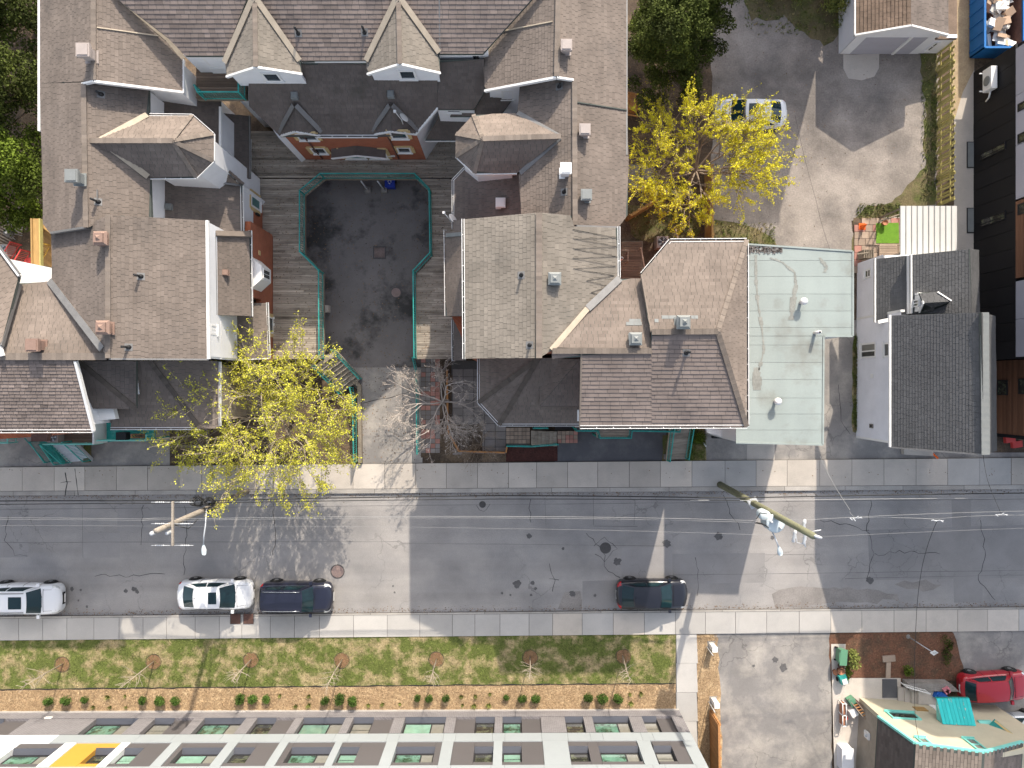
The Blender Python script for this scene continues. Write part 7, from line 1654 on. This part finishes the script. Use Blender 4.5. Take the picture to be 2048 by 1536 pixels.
tuf = [(188, 1413), (217, 1393), (221, 1413), (251, 1391), (253, 1413), (560, 1390), (592, 1411), (619, 1391), (618, 1409), (737, 1409), (765, 1407), (800, 1407), (923, 1392), (951, 1391), (980, 1387), (925, 1409), (948, 1410), (977, 1409), (1260, 1387), (1261, 1405), (1282, 1386)]
tgap = [(5, 'westernmost shrub trio'), (4, 'trio south of the white sedan'), (3, 'trio by the fourth sapling'), (6, 'middle trio'), (3, 'trio at the path end')]
def tlab(i):
    k = i
    for n, nm in tgap:
        if k < n: return 'grass tuft, %s in the gap east of the %s' % (['first', 'second', 'third', 'fourth', 'fifth', 'sixth'][k], nm)
        k -= n
tp = None
for i, (x, y) in enumerate(tuf):
    b = P(x, y, .05)
    if tp is None:
        tp = thing('grass_tuft', tlab(0), 'plant', b, 'grass tufts in the mulch bed'); mb = MB()
        for _ in range(70): a = R.uniform(0, 6.283); r_ = R.uniform(.05, .24); q = b+V3(math.cos(a), math.sin(a), 0)*R.uniform(0, .05); e = b+V3(math.cos(a)*r_, math.sin(a)*r_, R.uniform(.1, .3)); s_ = V3(-math.sin(a), math.cos(a), 0)*.014; mb.face([q-s_, q+s_, e], 0, max(.5, R.gauss(1, .25)))
        mb.build('blades', 'leaf_tuft', tp)
    else:
        c_ = copy_tree(tp); c_['label'] = tlab(i); c_.location = b; c_.rotation_euler.z = R.uniform(0, 6.28); s_ = R.uniform(.7, 1.25); c_.scale = (s_, s_, s_)
# lawn blades, chips, litter
R.seed(47)
mb = MB()
for _ in range(26000):
    x, y = R.uniform(-5, 1349), 0; y = R.uniform(sl_(x)+1.5, 1379-.0104*x-2); b = P(x, y, .06); a = R.uniform(0, 6.283); h_ = R.uniform(.03, .09); s_ = V3(math.cos(a), math.sin(a), 0)*R.uniform(.012, .03)
    mb.face([b-s_, b+s_, b+V3(R.uniform(-.05, .05), R.uniform(-.05, .05), h_)], 0, max(.4, R.gauss(1, .3)))
for _ in range(1500):
    x, y = R.uniform(1375, 1411), R.uniform(858, 921); b = P(x, y, .02); a = R.uniform(0, 6.283); s_ = V3(math.cos(a), math.sin(a), 0)*R.uniform(.012, .03); mb.face([b-s_, b+s_, b+V3(R.uniform(-.05, .05), R.uniform(-.05, .05), R.uniform(.04, .12))], 0, max(.4, R.gauss(1, .3)))
mb.build('grass', 'blade', kind='stuff')
mb = MB()
for _ in range(15000):
    x = R.uniform(-5, 1350); y = R.uniform(1381-.0104*x, 1423.5-.0045*x); b = P(x, y, .05+R.uniform(0, .025)); a = R.uniform(0, 6.283); u_ = V3(math.cos(a), math.sin(a), R.uniform(-.3, .3))*R.uniform(.025, .07); v_ = V3(-math.sin(a), math.cos(a), R.uniform(-.3, .3))*R.uniform(.01, .022)
    mb.face([b-u_-v_, b+u_-v_, b+u_+v_, b-u_+v_], 0, max(.5, R.gauss(.9, .2)))
for _ in range(2600):
    x = R.uniform(1396, 1436); y = R.uniform(1269, 1530); b = P(x, y, .035+R.uniform(0, .02)); a = R.uniform(0, 6.283); u_ = V3(math.cos(a), math.sin(a), .1)*R.uniform(.025, .07); v_ = V3(-math.sin(a), math.cos(a), .1)*R.uniform(.01, .022); mb.face([b-u_-v_, b+u_-v_, b+u_+v_, b-u_+v_], 0, max(.5, R.gauss(.9, .2)))
mb.build('bark_chips', 'chip', kind='stuff')
mb = MB()
def tuftline(x0, x1, y0, y1, n, z=.02):
    for _ in range(n):
        b = P(R.uniform(x0, x1), R.uniform(y0, y1), z)
        for _ in range(5): a = R.uniform(0, 6.283); s_ = V3(math.cos(a), math.sin(a), 0)*.02; mb.face([b-s_, b+s_, b+V3(R.uniform(-.12, .12), R.uniform(-.12, .12), R.uniform(.06, .2))], 0, max(.4, R.gauss(1, .3)))
tuftline(1707, 1716, 672, 862, 420); tuftline(1842, 1872, 100, 400, 260); tuftline(1712, 1800, 408, 436, 240); tuftline(1430, 1550, 446, 495, 260); tuftline(1862, 1873, 180, 300, 200); tuftline(1490, 1670, -20, 70, 260); tuftline(1265, 1405, 420, 480, 200); tuftline(1375, 1412, 858, 890, 120)
mb.build('weeds', 'blade', kind='stuff')
mb = MB()
def strew(n, fx):
    for _ in range(n):
        x, y, z = fx(); b = P(x, y, z); a = R.uniform(0, 6.283); l_ = R.uniform(.012, .038); u_ = V3(math.cos(a), math.sin(a), R.uniform(-.2, .2))*l_; v_ = V3(-math.sin(a), math.cos(a), R.uniform(-.2, .2))*l_*.5
        mb.face([b-u_-v_, b+u_-v_, b+u_+v_, b-u_+v_], 0, max(.3, R.gauss(1, .45)))
def kx(f, s): x = R.uniform(0, 2048); return (x, f(x)+s*abs(R.gauss(0, 5)), .02)
strew(1500, lambda: kx(nk, 1)); strew(1300, lambda: kx(sk, -1)); strew(700, lambda: (R.uniform(640, 845), R.uniform(700, 926), .03)); strew(900, lambda: (R.uniform(612, 858), R.uniform(365, 700), .03))
strew(350, lambda: (R.uniform(1430, 1870), R.uniform(0, 500), .03)); strew(120, lambda: (R.uniform(0, 2048), 936+abs(R.gauss(0, 12)), .14)); strew(900, lambda: (R.gauss(1655, 4), R.uniform(1268, 1536), .04)) if 0 else None; strew(700, lambda: (R.uniform(1660, 1905), R.uniform(1264, 1358), .05)); strew(600, lambda: (R.uniform(500, 905), R.uniform(280, 345), 1.83)); strew(900, lambda: (R.choice((R.uniform(548, 636), R.uniform(832, 900))), R.uniform(345, 712), 1.83))
strew(1500, lambda: (R.uniform(1250, 1420), R.uniform(120, 500), .03)); strew(1500, lambda: (R.uniform(0, 90), R.uniform(0, 520), .03)); strew(800, lambda: (R.uniform(640, 716), R.uniform(790, 928), .06))
mb.build('leaf_litter', 'litter', kind='stuff')
# ================================================================ small things
R.seed(53)
# skip of cardboard
sk_ = thing('skip_container', 'blue rubbish skip heaped with cardboard beside the sandy strip', 'skip', P(1975, 50, 0)); X0, X1, Y0, Y1 = P(1937, 0).x, P(2012, 0).x, P(0, 118).y, P(0, -60).y
for o_, u_, v_ in ((V3(X0, Y0, .1), V3(.06, 0, 0), V3(0, Y1-Y0, 0)), (V3(X1-.06, Y0, .1), V3(.06, 0, 0), V3(0, Y1-Y0, 0)), (V3(X0, Y0, .1), V3(X1-X0, 0, 0), V3(0, .06, 0)), (V3(X0, Y1, .1), V3(X1-X0, 0, 0), V3(0, .06, 0))):
    mb = MB(); mb.obox(o_, u_, v_, V3(0, 0, 1.4)); mb.build('side_wall', 'blue_skip', sk_)
mb = MB()
for i in range(8): y = Y0+.3+i*.75; mb.box((X0-.03, y, .8), (.06, .08, 1.3))
mb.bar((X0, Y0, 1.52), (X0, Y1, 1.52), .12, .08); mb.bar((X1, Y0, 1.52), (X1, Y1, 1.52), .12, .08); mb.bar((X0, Y0, 1.523), (X1, Y0, 1.523), .12, .08); mb.build('ribs', 'blue_skip', sk_)
mb = MB(); mb.obox(V3(X0+.06, Y0+.06, .1), V3(X1-X0-.12, 0, 0), V3(0, Y1-Y0-.1, 0), V3(0, 0, .05)); mb.build('floor', 'rust', sk_); mb = MB(); mb.obox(V3(X1-.10, Y0+.08, .16), V3(.03, 0, 0), V3(0, Y1-Y0-.1, 0), V3(0, 0, 1.3)); mb.build('rust_lining', 'rust', sk_)
for i in range(46):
    c = V3(R.uniform(X0+.35, X1-.55), R.uniform(Y0+.35, Y0+3.9), R.uniform(.7, 1.35)); a = R.uniform(0, 3.14); w, d = R.uniform(.3, .8), R.uniform(.2, .6); t_ = R.uniform(-.35, .35); u_ = V3(math.cos(a), math.sin(a), t_); v_ = V3(-math.sin(a), math.cos(a), R.uniform(-.35, .35)); wh = R.random() < .55
    mb = MB(); mb.obox(c-u_*w/2-v_*d/2, u_*w, v_*d, V3(0, 0, R.choice((.02, .02, .12, .22))), 0, R.uniform(.7, 1.1)); o_ = mb.build('cardboard_piece', 'card_white' if wh else 'card'); tag(o_, ('large ' if w*d > .25 else ('middling ' if w*d > .15 else 'small '))+('white' if wh else 'brown')+' cardboard '+('strip' if d < .32 else ('sheet' if w > .5 else 'piece'))+' heaped in the blue skip', 'cardboard', 'cardboard heaped in the skip')
# patio pots
cn = thing('traffic_cone', 'orange cone standing on the paver patio', 'cone', P(1727, 452, .05)); c = P(1724, 453, .05); mb = MB(); mb.lathe(c, [(.17, 0), (.15, .08), (.04, .55), (.02, .6)], 16); mb.build('body', 'orange', cn); mb = MB(); mb.box(c+V3(0, 0, .015), (.40, .40, .03)); mb.build('base', 'orange', cn)
def pot(label, px, py, z, r, h, m='terracotta', plant=None):
    t = thing('flower_pot', label, 'pot', P(px, py, z)); c = P(px, py, z); mb = MB(); mb.lathe(c, [(r*.7, 0), (r*.95, h*.85), (r*1.08, h*.86), (r*1.08, h), (r*.9, h), (r*.85, h*.8)], 16); mb.build('pot_body', m, t)
    mb = MB(); mb.lathe(c, [(r*.86, h*.72), (r*.86, h*.78)], 14); mb.build('soil_fill', 'soil', t)
pot('clay pot on the corner of the turf mat', 1766, 447, .08, .17, .3); pot('larger clay pot beside the small green cart', 1678, 1339, .08, .2, .35); pot('small clay pot next to the larger clay pot', 1668, 1342, .08, .16, .25); pot('dark pot behind the green bin', 1679, 1330, .08, .17, .3, 'rust')
pa = thing('patio_platform', 'low wooden platform step beside the turf mat', 'platform', P(1776, 500, 0))
for i in range(6): mb = MB(); p = P(1776, 490+i*5, .2); mb.box(p, (1.1, .14, .06), 0, 0, R.gauss(1, .1)); mb.build('plank', 'paver', pa)
mb = MB(); mb.box(P(1776, 503, .09), (1.0, .8, .15)); mb.build('frame', 'old_wood', pa)
rk = thing('wooden_rack', 'grey slatted wooden rack at the patio corner by the grey house', 'rack', P(1724, 515, 0))
for i in range(6): mb = MB(); p = P(1716+i*3.6, 512, .06); mb.box(p+V3(0, 0, .4), (.05, .5, .8)); mb.build('slat', 'old_wood', rk)
mb = MB(); mb.bar(P(1714, 508, .86), P(1737, 505, .86), .08, .05); mb.build('rail', 'old_wood', rk)
mb = MB(); mb.tube([P(1758, 443, .9), P(1802, 428, 1.2)], .045, 6); mb.tube([P(1758, 443, .08), P(1758, 443, .95)], .04, 6); tag(mb.build('canopy_pole', 'old_wood'), 'slanting wooden pole from the patio to the corrugated canopy', 'pole')
for i, (x, y) in enumerate(((2020, 880), (2034, 890))):
    c = P(x, y, .35); mb = MB(); mb.obox(c-V3(.25, .2, .2), V3(.5, .1, .12), V3(-.08, .4, .05), V3(0, 0, .25)); tag(mb.build('orange_tarp', 'red_paint'), ['folded orange tarp on the ground south of the wood cladding, nearer the grey house', 'crumpled orange tarp on the ground south of the wood cladding, nearer the east edge'][i], 'tarp')
mb = MB(); mb.prism([P(1802, 897), P(1860, 902), P(1860, 911), P(1802, 908)], 0, .35); tag(mb.build('concrete_step', 'concrete'), 'long concrete step at the gable end of the grey house', 'step')
mb = MB(); mb.tube([P(1861, 903, 0), P(1862, 914, .0)+V3(0, 0, .7)], .06, 8); tag(mb.build('orange_post', 'orange'), 'short orange post by the concrete step', 'post')
# west yard
yd = thing('wooden_gate', 'long pale new timber rail panel standing in the west yard', 'fence panel', P(70, 485, 1)); 
zg_ = 4.2
for x0, x1, m in ((61.5, 65, 'new_wood'), (65.5, 78, 'new_wood'), (78.5, 81, 'fence_wood')): mb = MB(); mb.prism([P(x0, 437, zg_), P(x1, 437, zg_), P(x1+1.5, 535, zg_), P(x0+1.5, 535, zg_)], zg_-.2, zg_+(.05 if x0 != 65.5 else 0)); mb.build('plank', m, yd)
for x, y in ((70, 440), (72, 530)): p = P(x, y, zg_); mb = MB(); mb.box((p.x, p.y, zg_/2-.1), (.14, .14, zg_-.2)); mb.build('post', 'old_wood', yd)
ys_ = stair('plank_stairs', 'yellow-brown open timber stairs beside the west wing wall', P(92, 452, 4.0), P(92, 552, 1.2), 1.2, 14, 'new_wood', rail=False)
railing(ys_, [P(83, 534, 2.2), P(84, 525, 2.4), P(103, 492, 3.0)], .8, 'yellow_paint')
rr_ = thing('railing', 'red metal stair rails in the west yard behind the white canopy', 'railing', P(45, 510, 0)); railing(rr_, [P(24, 520, 3.0), P(42, 490, 2.2)], .9, 'red_paint', .12); railing(rr_, [P(50, 527, 3.0), P(63, 505, 2.4)], .9, 'red_paint', .12)
mb = MB(); mb.slab([P(44, 528, 2.6), P(64, 528, 2.6), P(64, 515, 2.6), P(52, 515, 2.6)], .1); mb.build('landing', 'red_paint', rr_)
condenser(thing('air_conditioner', 'beige air conditioner with a black fan in the west yard', 'air conditioner', P(22, 503, 0)), 22, 503, .05, .60, .75)
condenser(thing('air_conditioner', 'pale air conditioner in the yard behind the corner house', 'air conditioner', P(1320, 488, 0)), 1320, 489, .05, .70, .8)
cf = thing('patio_chair', 'metal framed patio chair in the west yard', 'chair', P(46, 458, 0)); c = P(46, 459, 0); mb = MB(); mb.box(c+V3(0, 0, .42), (.5, .45, .04), -.7); mb.build('seat', 'vent_beige', cf); mb = MB(); mb.box(c+V3(-.18, .18, .65), (.05, .5, .5), .9); mb.build('backrest', 'galv', cf)
for dx, dy in ((-.25, 0), (.25, 0), (0, -.25), (0, .25)): mb = MB(); mb.tube([c+V3(dx, dy, 0), c+V3(dx, dy, .42)], .02, 5); mb.build('leg', 'galv', cf)
gr_ = thing('kettle_barbecue', 'round silver kettle barbecue beside the patio chair', 'barbecue', P(35, 470, 0)); c = P(35, 471, 0); mb = MB(); mb.lathe(c, [(.1, .5), (.26, .62), (.29, .75), (.25, .9), (.06, .98)], 16); mb.build('bowl', 'iron_dark', gr_); mb = MB(); mb.lathe(c, [(.09, .985), (.05, 1.03)], 10); mb.build('knob', 'white', gr_)
for a in (0, 2.1, 4.2): mb = MB(); mb.tube([c+V3(math.cos(a)*.3, math.sin(a)*.3, 0), c+V3(math.cos(a)*.1, math.sin(a)*.1, .6)], .02, 5); mb.build('leg', 'galv', gr_)
fl_ = thing('fallen_pickets', 'old weathered picket fence panel lying in the west yard', 'fence panel', P(35, 420, 0))
for i in range(22): x, y = 70-i*3.6, 395+i*4.4; mb = MB(); a, b = P(x-14, y-8, .25), P(x+16, y+8, .25); mb.bar(a, b, .07, .03); mb.build('picket', 'old_wood', fl_)
mb = MB(); mb.lathe(P(28, 22, 0), [(.5, 0), (.55, .2), (.35, .45), (.1, .5)], 9); tag(mb.build('boulder', 'stone'), 'pale boulder among the leaves at the north-west corner', 'boulder')
# back yard of the corner house
by = thing('back_deck', 'small brown plank deck with steps behind the corner house', 'deck', P(1265, 520, .6))
for i in range(15): y = 486+i*5; mb = MB(); a, b = P(1242, y, .7), P(1283, y, .7); mb.box((a+b)/2, ((b-a).length, .13, .05), 0, 0, R.gauss(1, .12)); mb.build('plank', 'deck_brown', by)
mb = MB(); mb.prism([P(1243, 486), P(1282, 486), P(1282, 560), P(1243, 560)], 0, .6); mb.build('base', 'old_wood', by)
for a, b in ((P(1282, 495, 1.6), P(1290, 540, 1.6)), (P(1240, 500, 1.5), P(1258, 500, 1.5)), (P(1256, 503, 1.5), P(1256, 522, 1.5)), (P(1351, 457, .9), P(1356, 478, .9)), (P(1380, 457, .9), P(1385, 478, .9))): mb = MB(); mb.bar(a, b, .07, .06); mb.bar(a-V3(0, 0, 1.4), a, .06, .06) if 0 else None; mb.tube([b-V3(0, 0, b.z-.1), b], .03, 5); mb.tube([a-V3(0, 0, a.z-.1), a], .03, 5); mb.build('rail', 'paver', by)
mb = MB(); c = P(1244, 516, 2.0); mb.tube([c-V3(0, 0, 1.9), c], .085, 12); o_ = mb.build('flue_pipe', 'white', by); mb = MB(); mb.tube([c+V3(0, 0, .002), c+V3(0, 0, .006)], .055, 10); mb.build('pipe_mouth', 'black', o_)
for i in range(9): mb = MB(); p = P(1256+i*0, 480, .06); 
for i, (x0, y0, w_, h_) in enumerate(((1254, 330, 26, 48), (1282, 330, 26, 30), (1282, 362, 30, 22), (1312, 384, 70, 10))): mb = MB(); mb.prism([P(x0, y0), P(x0+w_, y0), P(x0+w_, y0+h_), P(x0, y0+h_)], 0, .12 if i < 3 else .5); tag(mb.build('yard_slab', 'stone'), ['tall grey slab beside the east wing under the yellow tree', 'square grey slab under the yellow tree', 'small grey slab south of the square one', 'long grey kerb log under the yellow tree'][i], 'slab')
ob = thing('garden_bench', 'orange-stained wooden steps against the east wing near the yellow tree', 'steps', P(1265, 210, 0))
for i in range(5): mb = MB(); mb.box(P(1257+i*3.4, 192+i*1.5, .25+.14*(4-i)), (.10, .5, .04)); mb.build('tread', 'cedar', ob)
for y in (184, 198, 214, 228): mb = MB(); mb.bar(P(1250, y, .9), P(1276, y+5, .7), .10, .05); mb.build('rail', 'cedar', ob)
mb = MB(); mb.prism([P(1252, 200), P(1272, 203), P(1272, 228), P(1252, 226)], 0, .5); mb.build('platform', 'cedar', ob)
# props by the cream house
wheelie(1676, 1306, .08, 1.5, 'green_bin', 'wheeled_bin', 'pale green wheeled bin tipped beside the variegated shrub', .9, .42, .8)
gc = thing('garden_cart', 'small teal and white garden cart next to the clay pots', 'cart', P(1680, 1353, .08)); c = P(1680, 1353, .08); mb = MB(); mb.box(c+V3(0, 0, .35), (.42, .5, .35), .3); mb.build('tub', 'teal', gc); mb = MB(); mb.box(c+V3(.05, -.1, .54), (.3, .3, .06), .3); mb.build('lid', 'card_white', gc)
for s_ in (-1, 1): mb = MB(); mb.lathe(c+V3(s_*.24, -.1, .14), [(.13, -.02), (.13, .02)], 12, axis=(1, 0, 0)); mb.build('wheel', 'rubber', gc)
def hframe(label, px, py, w, d, z, m, fill):
    t = thing('crate_rack', label, 'rack', P(px, py, 0)); c = P(px, py, .08); mb = MB()
    for sg_ in (-1, 1): mb.tube([c+V3(sg_*w/2, -d/2, z), c+V3(sg_*w/2, d/2, z)], .03, 6); mb.tube([c+V3(-w/2, sg_*d/2, z), c+V3(w/2, sg_*d/2, z)], .03, 6)
    for x_ in (-1, 1):
        for y_ in (-1, 1): mb.tube([c+V3(x_*w/2, y_*d/2, 0), c+V3(x_*w/2, y_*d/2, z)], .025, 6)
    mb.build('frame', m, t); mb = MB(); mb.box(c+V3(0, 0, z*.55), (w*.9, d*.9, z*.6)); mb.build('basket', fill, t)
hframe('white framed narrow crate rack near the cream house wall, northern one', 1680, 1411, .22, .72, .6, 'white', 'terracotta'); hframe('white framed narrow crate rack near the cream house wall, southern one', 1680, 1433, .22, .66, .6, 'white', 'terracotta')
bk = thing('bucket', 'red bucket standing by the white crate racks', 'bucket', P(1689, 1432, .08)); mb = MB(); mb.lathe(P(1687, 1431, .08), [(.11, 0), (.15, .32), (.13, .32), (.10, .04)], 14); mb.build('tub', 'red_paint', bk)
ch = thing('storage_chest', 'grey white plastic storage chest on the side patio', 'chest', P(1683, 1508, .08)); c = P(1684, 1508, .08); mb = MB(); mb.box(c+V3(0, 0, .35), (.66, 1.35, .7)); mb.build('body', 'lilac_siding', ch); mb = MB(); mb.box(c+V3(0, 0, .74), (.72, 1.42, .08)); mb.build('lid', 'white_siding', ch)
for i, (x, y, m, lab) in enumerate(((1703, 1402, 'green_bin', 'green bottle crate among clutter by the cream wall'), (1704, 1423, 'white', 'white box among clutter by the cream wall'), (1711, 1409, 'rust', 'brown box among clutter by the cream wall'))): mb = MB(); mb.box(P(x, y, .35), (.4, .45, .5), .5); tag(mb.build('box', m), lab, 'box')
ld = thing('ladder', 'wooden ladder lying along the cream house side wall', 'ladder', P(1712, 1412, 0))
for s_ in (0, 1): mb = MB(); mb.bar(P(1697+s_*9, 1398-s_*3, .5), P(1731+s_*9, 1440-s_*3, .9), .05, .09); mb.build('rail', 'old_wood', ld)
for k in range(8): a = P(1697, 1398, .5).lerp(P(1731, 1440, .9), (k+.5)/8); mb = MB(); mb.bar(a, a+P(1706, 1395, .5)-P(1697, 1398, .5), .04, .04); mb.build('rung', 'cedar', ld)
em = thing('meter_box', 'white electric meter on the side wall of the cream house', 'meter', P(1732, 1446, 1.0)); q = wz.pt(1.7, 1.3, .06); mb = MB(); mb.box(q, (.12, .4, .5)); mb.build('case', 'white', em); mb = MB(); mb.lathe(q-V3(.06, 0, -.05), [(.10, 0), (.08, .08)], 12, axis=(-1, 0, 0)); mb.build('dial', 'galv', em)
mb = MB(); mb.prism([P(1763, 1311), P(1788, 1309), P(1789, 1321), P(1764, 1323)], .03, .14); mb.build('stepping_stone', 'paver', tag(thing('stepping_stones', 'T-shaped pair of concrete stepping stones in the planting bed', 'stepping stones', P(1776, 1330, 0)))); mb = MB(); mb.prism([P(1771, 1323.5), P(1780, 1323), P(1779, 1355), P(1770, 1355)], .03, .12); mb.build('stepping_stone', 'paver', bpy.data.objects['stepping_stones'])
tp_ = thing('blue_tarp', 'bundle of blue tarp and pink cloth at the top of the front steps', 'tarp', P(1885, 1392, .5)); mb = MB()
for i in range(6): mb.box(P(1880+R.uniform(-6, 8), 1392+R.uniform(-3, 3), .75+R.uniform(-.1, .1)), (.45, .3, .25), R.random()*3)
mb.build('tarp', 'blue_tarp', tp_); mb = MB()
for i in range(4): mb.box(P(1893+R.uniform(-3, 3), 1382+R.uniform(-5, 5), .85), (.2, .22, .2), R.random()*3)
mb.build('cloth', 'pink', tp_)
# grey shingle repairs are laid on the corner house roof
rp = thing('roof_patch', 'small grey shingle repairs on the pink-brown corner house roof', 'roof patch', P(1350, 640, 11)); 
for x0, x1, y, pl0 in ((1323, 1352, 638, plX), (1382, 1396, 638, plX), (1309, 1317, 645, plX), (1258, 1282, 645, plT), (1252, 1284, 651, plT)):
    a, b = ray_plane(x0, y, pl0), ray_plane(x1, y, pl0); nn = pl0[1]; g_ = (V3(0, 0, -1)+nn*nn.z).normalized(); mb = MB(); n_ = max(2, int((b-a).length/.3))
    for k in range(n_): p, q = a.lerp(b, k/n_+.01), a.lerp(b, (k+1)/n_-.01); mb.face([p+nn*.035, q+nn*.035, q-g_*-.16+nn*.045, p-g_*-.16+nn*.045], 0, R.uniform(.9, 1.3))
    mb.build('shingle_strip', 'vent_grey', rp)
